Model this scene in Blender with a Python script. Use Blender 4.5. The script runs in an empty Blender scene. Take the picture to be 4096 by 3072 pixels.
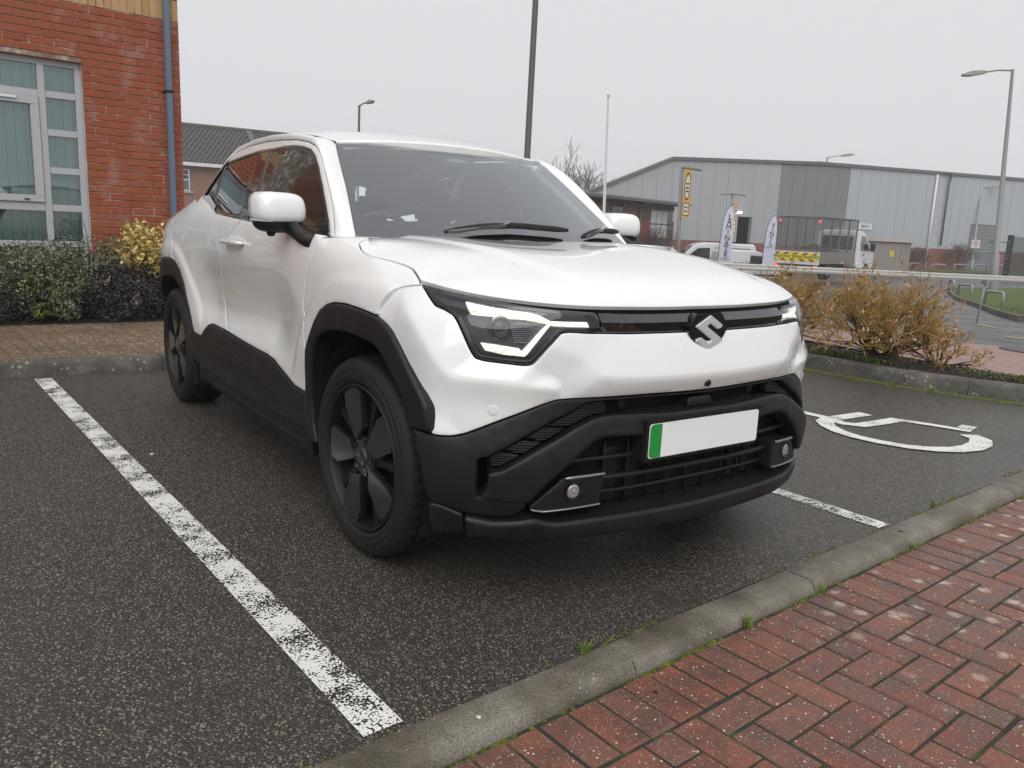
import bpy, bmesh, math, random
import numpy as np
from mathutils import Vector, Matrix, Euler
from mathutils.geometry import delaunay_2d_cdt
random.seed(7); rng = np.random.default_rng(7)
scene = bpy.context.scene
COL = scene.collection
# ---------------------------------------------------------------- camera
cam_d = bpy.data.cameras.new('camera'); cam_d.sensor_width = 36.0; cam_d.sensor_fit = 'HORIZONTAL'
cam_d.lens = 27.978; cam_d.clip_start = .05; cam_d.clip_end = 2000
cam_o = bpy.data.objects.new('camera', cam_d); COL.objects.link(cam_o)
def _cam(yaw, pitch, roll, loc):
    f = Vector((math.cos(pitch)*math.cos(yaw), math.cos(pitch)*math.sin(yaw), math.sin(pitch)))
    r = f.cross(Vector((0, 0, 1))).normalized(); u = r.cross(f)
    r2 = r*math.cos(roll)+u*math.sin(roll); u2 = u*math.cos(roll)-r*math.sin(roll)
    M = Matrix(((r2.x, u2.x, -f.x), (r2.y, u2.y, -f.y), (r2.z, u2.z, -f.z))).to_4x4(); M.translation = loc
    cam_o.matrix_world = M
_cam(math.radians(144.5938), math.radians(-11.1737), math.radians(2.5697), Vector((2.4623, -1.995, 1.1571)))
scene.camera = cam_o
# ---------------------------------------------------------------- overcast sky, weak broad sun
SUN_EL, SUN_AZ = math.radians(50), math.radians(-35)      # azimuth measured from +x towards +y
world = bpy.data.worlds.new('World'); scene.world = world; world.use_nodes = True
wn = world.node_tree.nodes; wl = world.node_tree.links; wn.clear()
o = wn.new('ShaderNodeOutputWorld'); bg = wn.new('ShaderNodeBackground'); sky = wn.new('ShaderNodeTexSky')
sky.sky_type = 'NISHITA'; sky.sun_disc = False; sky.sun_elevation = SUN_EL; sky.sun_rotation = math.radians(90)-SUN_AZ
sky.dust_density = 4; sky.air_density = 1.0
bw = wn.new('ShaderNodeRGBToBW'); mul = wn.new('ShaderNodeMath'); mul.operation = 'MULTIPLY'; mul.inputs[1].default_value = .35
cloud = wn.new('ShaderNodeRGB'); cloud.outputs[0].default_value = (6.75, 6.85, 7.05, 1)
mix = wn.new('ShaderNodeMix'); mix.data_type = 'RGBA'; mix.inputs[0].default_value = .90
wl.new(sky.outputs[0], bw.inputs[0]); wl.new(bw.outputs[0], mul.inputs[0]); wl.new(mul.outputs[0], mix.inputs[6]); wl.new(cloud.outputs[0], mix.inputs[7])
wl.new(mix.outputs[2], bg.inputs[0]); bg.inputs[1].default_value = .10; wl.new(bg.outputs[0], o.inputs[0])
sun_d = bpy.data.lights.new('sun', 'SUN'); sun_d.energy = 1.5; sun_d.angle = math.radians(60); sun_d.color = (1, .985, .96)
sun_o = bpy.data.objects.new('sun', sun_d); COL.objects.link(sun_o)
_sd = Vector((math.cos(SUN_EL)*math.cos(SUN_AZ), math.cos(SUN_EL)*math.sin(SUN_AZ), math.sin(SUN_EL)))
sun_o.rotation_euler = (-_sd).to_track_quat('-Z', 'Y').to_euler()
vs = scene.view_settings; vs.view_transform = 'Standard'; vs.look = 'None'; vs.exposure = 0.30; vs.gamma = 1.0; vs.use_curve_mapping = False
scene.render.engine = 'CYCLES'
scene.cycles.max_bounces = 8; scene.cycles.transparent_max_bounces = 16
# ---------------------------------------------------------------- helpers
def tag(o, label=None, cat=None, group=None, kind=None):
    if label: o['label'] = label
    if cat: o['category'] = cat
    if group: o['group'] = group
    if kind: o['kind'] = kind
    return o
def empty(name, loc=(0, 0, 0), rz=0, parent=None):
    o = bpy.data.objects.new(name, None); COL.objects.link(o); o.location = loc; o.rotation_euler = (0, 0, rz); o.empty_display_size = .1
    if parent: o.parent = parent
    return o
def link(name, me, parent=None, mat=None):
    o = bpy.data.objects.new(name, me); COL.objects.link(o)
    if parent: o.parent = parent
    if mat and not me.materials: me.materials.append(mat)
    return o
def mesh(name, V, Fs, mat=None, parent=None, smooth=False):
    me = bpy.data.meshes.new(name); me.from_pydata([tuple(map(float, v)) for v in V], [], [tuple(map(int, f)) for f in Fs]); me.update()
    if smooth: me.polygons.foreach_set('use_smooth', [True]*len(me.polygons))
    return link(name, me, parent, mat)
class MB:
    """collects shapes for ONE mesh object"""
    def __init__(s): s.V = []; s.F = []
    def add(s, V, Fs):
        n = len(s.V); s.V += [tuple(v) for v in V]; s.F += [tuple(i+n for i in f) for f in Fs]; return s
    def box(s, a, b, M=None):
        x0, y0, z0 = a; x1, y1, z1 = b
        V = [Vector(v) for v in ((x0,y0,z0),(x1,y0,z0),(x1,y1,z0),(x0,y1,z0),(x0,y0,z1),(x1,y0,z1),(x1,y1,z1),(x0,y1,z1))]
        if M is not None: V = [M@v for v in V]
        return s.add(V, ((0,3,2,1),(4,5,6,7),(0,1,5,4),(1,2,6,5),(2,3,7,6),(3,0,4,7)))
    def obox(s, c, size, M=None):
        c = Vector(c); h = Vector(size)/2
        return s.box(c-h, c+h, M)
    def tube(s, pts, r, n=8, cap=True):
        pts = [Vector(p) for p in pts]; rs = r if hasattr(r, '__len__') else [r]*len(pts)
        rings = []; up = None
        for i, p in enumerate(pts):
            t = (pts[min(i+1, len(pts)-1)]-pts[max(i-1, 0)]).normalized()
            if up is None: up = Vector((0, 0, 1)) if abs(t.z) < .9 else Vector((1, 0, 0))
            a = t.cross(up); a = a.normalized() if a.length > 1e-6 else t.orthogonal().normalized(); b = t.cross(a).normalized(); up = -b if (-b).dot(up) > 0 else b
            rings.append([p+(a*math.cos(2*math.pi*k/n)+b*math.sin(2*math.pi*k/n))*rs[i] for k in range(n)])
        V = [v for R_ in rings for v in R_]; Fs = []
        for i in range(len(rings)-1):
            for k in range(n): Fs.append((i*n+k, i*n+(k+1) % n, (i+1)*n+(k+1) % n, (i+1)*n+k))
        if cap: Fs += [tuple(range(n))[::-1], tuple((len(rings)-1)*n+k for k in range(n))]
        return s.add(V, Fs)
    def lathe(s, prof, n=32, M=None, close=False):
        V = []; Fs = []; m = len(prof)
        for k in range(n):
            a = 2*math.pi*k/n
            for r, h in prof: V.append(Vector((r*math.cos(a), r*math.sin(a), h)))
        if M is not None: V = [M@v for v in V]
        for k in range(n):
            k2 = (k+1) % n
            for i in range(m-1 if not close else m):
                j = (i+1) % m; Fs.append((k*m+i, k2*m+i, k2*m+j, k*m+j))
        return s.add(V, Fs)
    def prism(s, poly, h0, h1, M=None):
        n = len(poly); V = [Vector((p[0], p[1], h0)) for p in poly]+[Vector((p[0], p[1], h1)) for p in poly]
        if M is not None: V = [M@v for v in V]
        Fs = [tuple(range(n))[::-1], tuple(range(n, 2*n))]+[(i, (i+1) % n, n+(i+1) % n, n+i) for i in range(n)]
        return s.add(V, Fs)
    def build(s, name, mat=None, parent=None, smooth=False, bevel=0, segs=2, sharp=None):
        o = mesh(name, s.V, s.F, mat, parent, smooth)
        if bevel:
            b = bmesh.new(); b.from_mesh(o.data)
            bmesh.ops.recalc_face_normals(b, faces=b.faces)
            es = [e for e in b.edges if len(e.link_faces) == 2 and e.calc_face_angle(0) > .5]
            bmesh.ops.bevel(b, geom=es, offset=bevel, segments=segs, affect='EDGES', clamp_overlap=True); b.to_mesh(o.data); b.free()
            o.data.polygons.foreach_set('use_smooth', [True]*len(o.data.polygons))
            sharp = sharp or 50
        if sharp: o.data.set_sharp_from_angle(angle=math.radians(sharp))
        return o
def copy_tree(o, parent=None):
    c = o.copy(); COL.objects.link(c); c.parent = parent
    for ch in list(o.children): copy_tree(ch, c)
    return c
# ---- node materials
class NM:
    def __init__(s, name, **p):
        s.m = bpy.data.materials.new(name); s.m.use_nodes = True; s.t = s.m.node_tree; s.b = s.t.nodes['Principled BSDF']; s.set(**p)
        s.out = s.t.nodes['Material Output']
    def set(s, **p):
        for k, v in p.items():
            k = {'base': 'Base Color', 'rough': 'Roughness', 'metal': 'Metallic', 'spec': 'Specular IOR Level', 'coat': 'Coat Weight', 'coatr': 'Coat Roughness', 'em': 'Emission Color', 'ems': 'Emission Strength', 'alpha': 'Alpha', 'trans': 'Transmission Weight', 'ior': 'IOR', 'sheen': 'Sheen Weight'}[k]
            if hasattr(v, 'is_output') or isinstance(v, bpy.types.NodeSocket): s.t.links.new(v, s.b.inputs[k])
            else: s.b.inputs[k].default_value = (*v, 1) if hasattr(v, '__len__') and len(v) == 3 else v
        return s
    def n(s, typ, **kw):
        nd = s.t.nodes.new('ShaderNode'+typ)
        for k, v in kw.items():
            if k.startswith('i'):
                key = k[1:]; key = int(key) if key.isdigit() else key.replace('_', ' ')
                if isinstance(v, bpy.types.NodeSocket): s.t.links.new(v, nd.inputs[key])
                else: nd.inputs[key].default_value = v
            else: setattr(nd, k, v)
        return nd
    def pos(s, obj=False): return s.n('TexCoord').outputs['Object'] if obj else s.n('NewGeometry').outputs['Position']
    def noise(s, vec, scale, detail=3, rough=.55, out=0, dim=None):
        return s.n('TexNoise', iVector=vec, iScale=scale, iDetail=detail, iRoughness=rough).outputs[out]
    def voro(s, vec, scale, out='Distance', feature='F1', rand=1.):
        return s.n('TexVoronoi', iVector=vec, iScale=scale, feature=feature, iRandomness=rand).outputs[out]
    def ramp(s, fac, stops, interp='LINEAR'):
        r = s.n('ValToRGB', iFac=fac); cr = r.color_ramp; cr.interpolation = interp
        while len(cr.elements) < len(stops): cr.elements.new(.5)
        for e, (p, c) in zip(cr.elements, stops):
            e.position = p; e.color = (*c, 1) if hasattr(c, '__len__') else (c, c, c, 1)
        return r.outputs[0]
    def mix(s, fac, a, b, mode='MIX'):
        m = s.n('Mix', data_type='RGBA', blend_type=mode)
        for i, v in ((0, fac), (6, a), (7, b)):
            if isinstance(v, bpy.types.NodeSocket): s.t.links.new(v, m.inputs[i])
            else: m.inputs[i].default_value = (*v, 1) if hasattr(v, '__len__') and len(v) == 3 else v
        return m.outputs[2]
    def math(s, op, a, b=0., c=None, clamp=False):
        m = s.n('Math', operation=op, use_clamp=clamp)
        for i, v in enumerate((a, b, c)):
            if v is None: continue
            if isinstance(v, bpy.types.NodeSocket): s.t.links.new(v, m.inputs[i])
            else: m.inputs[i].default_value = v
        return m.outputs[0]
    def bump(s, h, strength=.3, dist=.01, normal=None):
        b = s.n('Bump', iHeight=h, iStrength=strength, iDistance=dist)
        if normal is not None: s.t.links.new(normal, b.inputs['Normal'])
        s.t.links.new(b.outputs[0], s.b.inputs['Normal']); return b.outputs[0]
    def rand(s): return s.n('ObjectInfo').outputs['Random']
    def map(s, vec, scale=(1, 1, 1), rot=(0, 0, 0), loc=(0, 0, 0)):
        return s.n('Mapping', iVector=vec, iScale=scale, iRotation=rot, iLocation=loc).outputs[0]
def plain(name, base, rough=.5, **k): return NM(name, base=base, rough=rough, **k).m
# ---------------------------------------------------------------- car body surfaces (metres, x forward from front axle, z up)
class TPS:
    def __init__(s, pts, reg=1e-4):
        a = np.array(pts, float); s.c = a[:, :2]; n = len(a)
        K = s.k(s.c, s.c) + reg*np.eye(n); Pm = np.c_[np.ones(n), s.c]
        A = np.zeros((n+3, n+3)); A[:n, :n] = K; A[:n, n:] = Pm; A[n:, :n] = Pm.T
        w = np.linalg.solve(A, np.r_[a[:, 2], 0, 0, 0]); s.w = w[:n]; s.a = w[n:]
    @staticmethod
    def k(A, B):
        d = ((A[:, None]-B[None])**2).sum(2)
        return 0.5*d*np.log(d+1e-12)
    def __call__(s, Q):
        Q = np.atleast_2d(Q); return s.k(Q, s.c)@s.w + s.a[0] + Q@s.a[1:]
def pchip_lin(xs, ys, q): return np.interp(q, xs, ys)

# lower body side: half width over (x, z), built from a shoulder roll, a door hollow, wheel-arch rings and haunches
def _sm(t): t = np.clip(t, 0, 1); return t*t*(3-2*t)
_ztx = [-3.4,-3.05,-2.8,-2.6,-2.3,-2.1,-1.9,-1.5,-1.1,-.7,-.42,-.19,0,.15,.30,.45,.6]
_ztz = [1.08,1.13,1.17,1.205,1.246,1.248,1.228,1.20,1.185,1.168,1.135,1.083,1.048,1.015,.985,.93,.86]
_pmx = [-3.6,-3.3,-3.05,-2.85,-2.6,-2.3,-2.0,-1.6,-.9,-.5,-.2,.1,.3,.45,.6]
_pmy = [.62,.775,.868,.897,.904,.896,.884,.884,.884,.887,.893,.896,.893,.885,.86]
def _c1(xs, ys, q):
    xs, ys = np.array(xs), np.array(ys); m = np.gradient(ys, xs); i = np.clip(np.searchsorted(xs, q)-1, 0, len(xs)-2); h = xs[i+1]-xs[i]; t = np.clip((q-xs[i])/h, -.2, 1.2)
    return ys[i]*(1+2*t)*(1-t)**2+h*m[i]*t*(1-t)**2+ys[i+1]*t*t*(3-2*t)+h*m[i+1]*t*t*(t-1)
def _side(Q):
    Q = np.atleast_2d(np.asarray(Q, float)); x, z = Q[:, 0], Q[:, 1]; w = np.maximum(_c1(_ztx, _ztz, x)-z, -.05); pm = _c1(_pmx, _pmy, x)
    base = .795+.02*_sm((-.6-x)/.4)*_sm((x+2.6)/.4)
    y = base+(pm-base)*(1-np.exp(-w/.058))
    hol = _sm((-.52-x)/.42)*_sm((x+2.34)/.50)                    # door hollow with a firm lower edge
    zc = .70+.03*(x+1.4)
    y = y-hol*.046*np.where(z > zc, _sm((.98-z)/(.98-zc)), _sm((z-.525)/(zc-.525)))
    for xc in (0., -2.7):
        r = np.hypot((x-xc)*.97, z-.349); y = y+.012*_sm((.655-r)/.035)*_sm((z-.45)/.25)*_sm((1.0-z)/.06)
    y = y-.02*_sm((.30-z)/.2)
    return y
# upper side (window band)
_gh_z = [1.06,1.10,1.14,1.18,1.25,1.32,1.40,1.46,1.50,1.53,1.56,1.585]
_gh_y = [.825,.812,.800,.787,.760,.731,.693,.660,.634,.608,.572,.53]
def gh_half(Q):
    Q = np.atleast_2d(Q); x, z = Q[:, 0], Q[:, 1]
    y = np.interp(z, _gh_z, _gh_y)
    # the cabin narrows a little at both ends
    return y + .012 - .085*((x+1.35)/.8)**2*(x > -1.35) - .035*((x+1.6)/1.2)**2*(x < -1.6)
# bonnet: a smooth crown that rolls over to the measured edge line
HOOD_EDGE = [(.70,0,.93),(.70,.16,.93),(.69,.30,.932),(.67,.44,.935),(.635,.55,.940),(.59,.63,.946),(.50,.705,.953),(.43,.764,.965),(.28,.805,.984)]
_SHUT = [(-.185,1.077),(-.144,1.061),(-.102,1.048),(-.067,1.041),(.014,1.035),(.085,1.028),(.158,1.018),(.19,1.012),(.237,.998),(.278,.983)]
def _spl(P, n):
    P = np.array(P, float); s = np.r_[0, np.cumsum(np.linalg.norm(np.diff(P[:, :2], axis=0), axis=1))]; m = np.gradient(P, s, axis=0)
    q = np.linspace(0, s[-1], n); i = np.clip(np.searchsorted(s, q)-1, 0, len(s)-2); h = (s[i+1]-s[i])[:, None]; t = ((q-s[i])/(s[i+1]-s[i]))[:, None]
    return P[i]*(1+2*t)*(1-t)**2+h*m[i]*t*(1-t)**2+P[i+1]*t*t*(3-2*t)+h*m[i+1]*t*t*(t-1)
_hb = np.vstack([_spl([(.70, -.16, .93)]+HOOD_EDGE[:-1]+[(.278, float(_side([[.278, .983]])[0]), .983)], 70), _spl([(x, float(_side([[x, z]])[0]), z) for x, z in _SHUT[::-1]], 40)[1:], [(-.25, .80, 1.083), (-.40, .80, 1.088)]])
CROWN = [(.70,0,.985),(.70,.4,.98),(.62,.6,.972),(.45,0,1.030),(.45,.3,1.031),(.42,.5,1.026),(.35,.68,1.010),(.2,0,1.060),(.2,.3,1.064),(.2,.5,1.064),(.15,.70,1.048),
 (-.1,0,1.079),(-.1,.3,1.085),(-.1,.5,1.088),(-.1,.70,1.080),(-.35,0,1.088),(-.35,.3,1.094),(-.35,.5,1.096),(-.35,.72,1.090),(0,.85,1.055),(.3,.85,1.0),(.55,.75,.97),(-.3,.9,1.085)]
CROWN = [c for c in CROWN if c[1] < .82]+[(x, float(_side([[x, z]])[0]), z+.002) for x, z in _SHUT]
_crown = TPS(CROWN+[(x, -y, z) for x, y, z in CROWN if y > 0], 1e-3)
def _hood(Q):
    Q = np.atleast_2d(Q); P = np.c_[Q[:, 0], np.abs(Q[:, 1])]; best = np.full(len(P), 9.); zb = np.zeros(len(P)); nb = np.zeros((len(P), 2)); wd = np.full(len(P), .1)
    for a, b in zip(_hb[:-1], _hb[1:]):
        d = b[:2]-a[:2]; t = np.clip(((P-a[:2])@d)/(d@d+1e-12), 0, 1); n = a[:2]+t[:, None]*d; r = np.hypot(*(P-n).T); k = r < best
        best[k] = r[k]; zb[k] = (a[2]+t*(b[2]-a[2]))[k]; nb[k] = n[k]
    wd = np.clip(.05+.10*np.clip((nb[:, 0]-.25)/.4, 0, 1), .05, .15)
    g = np.clip(1-best/wd, 0, 1)**2.6
    # soft power bulge either side of the centre
    bul = .010*np.clip((.52-.10*P[:, 0]-P[:, 1])/.05, 0, 1); bul = bul*bul*(3-2*bul/.010)/.010 if False else bul
    fade = np.clip((best-.05)/.12, 0, 1)
    return _crown(Q)+bul*fade-g*(_crown(nb)-zb)
# roof
ROOF_PTS = [(-.905,0,1.515),(-.915,.2,1.512),(-.95,.4,1.502),(-1.003,.558,1.486),(-1.2,0,1.566),(-1.2,.3,1.558),(-1.2,.48,1.542),(-1.2,.58,1.519),
 (-1.6,0,1.600),(-1.6,.3,1.590),(-1.6,.5,1.567),(-1.6,.59,1.544),(-2.1,0,1.588),(-2.1,.3,1.578),(-2.1,.5,1.550),(-2.1,.58,1.526),
 (-2.6,0,1.53),(-2.6,.3,1.52),(-2.6,.5,1.485),(-2.6,.57,1.455),(-3.05,0,1.45),(-3.05,.3,1.438),(-3.05,.5,1.395)]
_roof = TPS(ROOF_PTS + [(x, -y, z) for x, y, z in ROOF_PTS if y > 0], 2e-4)
# front: radius about a vertical axis, over (angle, z)
FAX = -.25
FRONT_ROWS = [
 (1.00,[(.67,0),(.64,.42),(.57,.61),(.47,.70),(.37,.76),(.2,.81),(.0,.83)]),
 (.95,[(.70,0),(.695,.2),(.675,.42),(.63,.57),(.575,.65),(.50,.715),(.43,.775),(.30,.83),(.15,.858),(0,.866)]),
 (.90,[(.716,0),(.712,.2),(.697,.42),(.668,.56),(.62,.66),(.56,.74),(.47,.81),(.35,.86),(.2,.878),(0,.885)]),
 (.85,[(.728,0),(.723,.2),(.704,.41),(.678,.55),(.632,.65),(.572,.74),(.495,.81),(.405,.86),(.25,.886),(0,.893)]),
 (.80,[(.736,0),(.731,.2),(.712,.41),(.684,.55),(.64,.65),(.582,.735),(.508,.81),(.43,.862),(.3,.888),(0,.896)]),
 (.70,[(.746,0),(.74,.25),(.715,.45),(.683,.56),(.642,.65),(.587,.735),(.517,.81),(.46,.858),(.38,.886),(0,.897)]),
 (.65,[(.736,0),(.73,.25),(.707,.42),(.677,.55),(.64,.65),(.592,.725),(.527,.80),(.475,.852),(.42,.886),(0,.897)]),
 (.58,[(.742,0),(.736,.25),(.716,.42),(.69,.55),(.652,.65),(.602,.735),(.54,.81),(.495,.86),(.445,.89),(0,.897)]),
 (.50,[(.750,0),(.744,.3),(.726,.45),(.702,.56),(.665,.66),(.62,.735),(.56,.81),(.512,.86),(.462,.892),(0,.897)]),
 (.40,[(.748,0),(.740,.3),(.722,.45),(.698,.56),(.66,.66),(.615,.735),(.555,.81),(.507,.86),(.462,.89),(0,.895)]),
 (.30,[(.742,0),(.734,.3),(.714,.45),(.684,.56),(.642,.66),(.588,.735),(.52,.81),(.48,.85),(.44,.88),(0,.89)]),
 (.20,[(.72,0),(.712,.3),(.692,.45),(.655,.56),(.605,.66),(.545,.735),(.48,.80),(.44,.845),(.40,.87),(0,.88)]),
 (.12,[(.70,0),(.69,.3),(.67,.45),(.63,.56),(.58,.66),(.52,.735),(.45,.80),(.41,.84),(.37,.86),(0,.87)])]
_NA = 140
_ang = np.linspace(0, 1.32, _NA)
def _front_grid():
    rows = []
    for z, pl in FRONT_ROWS:
        p = np.array(pl); ph = np.arctan2(p[:, 1], p[:, 0]-FAX); r = np.hypot(p[:, 1], p[:, 0]-FAX)
        m = np.gradient(r, ph); m[0] = 0
        i = np.clip(np.searchsorted(ph, _ang)-1, 0, len(ph)-2); h = ph[i+1]-ph[i]; t = (_ang-ph[i])/h
        rows.append(r[i]*(1+2*t)*(1-t)**2 + h*m[i]*t*(1-t)**2 + r[i+1]*t*t*(3-2*t) + h*m[i+1]*t*t*(t-1))
    zs = np.array([z for z, _ in FRONT_ROWS])[::-1]; g = np.array(rows)[::-1]
    zf = np.linspace(.12, 1.0, 221); out = np.array([np.interp(zf, zs, g[:, k]) for k in range(_NA)]).T
    kz = np.exp(-.5*(np.arange(-12, 13)/5.)**2); kz /= kz.sum()
    pad = np.pad(out, ((12, 12), (0, 0)), mode='edge')
    out = np.array([np.convolve(pad[:, k], kz, 'valid') for k in range(_NA)]).T
    return zf, out
_fz, _fg = _front_grid()
FACET = None          # optional displacement grid (crisp facets of the painted bumper)
def bilin(grid, u, v):
    n, m = grid.shape; u = np.clip(u, 0, n-1.001); v = np.clip(v, 0, m-1.001)
    i = u.astype(int); j = v.astype(int); f = u-i; g = v-j
    return (grid[i, j]*(1-f)*(1-g) + grid[i+1, j]*f*(1-g) + grid[i, j+1]*(1-f)*g + grid[i+1, j+1]*f*g)
def front_rho(Q):
    Q = np.atleast_2d(Q); a = np.abs(Q[:, 0]); z = Q[:, 1]
    r = bilin(_fg, (z-.12)/.88*220, a/1.32*(_NA-1))
    if FACET is not None: r = r + bilin(FACET, (z-.55)/.45*(FACET.shape[0]-1), a/1.32*(FACET.shape[1]-1))
    return r
def W_x(Q):        # windscreen: x over (y, z)
    Q = np.atleast_2d(Q); y, z = np.abs(Q[:, 0]), Q[:, 1]
    t = (z-1.096)/.40
    return -.325 - .60*t - .03*t*t + .03*t - (.115 - .018*t)*(y/.70)**2.4
class Chart:
    def __init__(s, name): s.n = name
    def pos(s, q):
        q = np.atleast_2d(np.asarray(q, float)); a, b = q[:, 0], q[:, 1]
        if s.n == 'side': return np.c_[a, -_side(q), b]
        if s.n == 'gh': return np.c_[a, -gh_half(q), b]
        if s.n == 'hood': return np.c_[a, b, _hood(q)]
        if s.n == 'roof': return np.c_[a, b, _roof(q)]
        if s.n == 'front': r = front_rho(q); return np.c_[FAX+r*np.cos(a), -r*np.sin(a), b]
        if s.n == 'ws': return np.c_[W_x(q), a, b]
    def nrm(s, q, e=4e-3):
        q = np.atleast_2d(np.asarray(q, float))
        n = np.cross(s.pos(q+[e, 0])-s.pos(q-[e, 0]), s.pos(q+[0, e])-s.pos(q-[0, e]))
        n /= np.linalg.norm(n, axis=1)[:, None]+1e-12
        sg = {'side': n[:, 1] < 0, 'gh': n[:, 1] < 0, 'hood': n[:, 2] > 0, 'roof': n[:, 2] > 0, 'front': n[:, 0]*np.cos(q[:, 0]) - n[:, 1]*np.sin(q[:, 0]) > 0, 'ws': n[:, 0] > 0}[s.n]
        return n*np.where(sg, 1, -1)[:, None]
    def at(s, q, off=0.):
        return s.pos(q) + s.nrm(q)*np.asarray(off, float).reshape(-1, 1)
SIDE, GH, HOOD, ROOF, FRONT, WS = [Chart(n) for n in ('side', 'gh', 'hood', 'roof', 'front', 'ws')]
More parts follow.
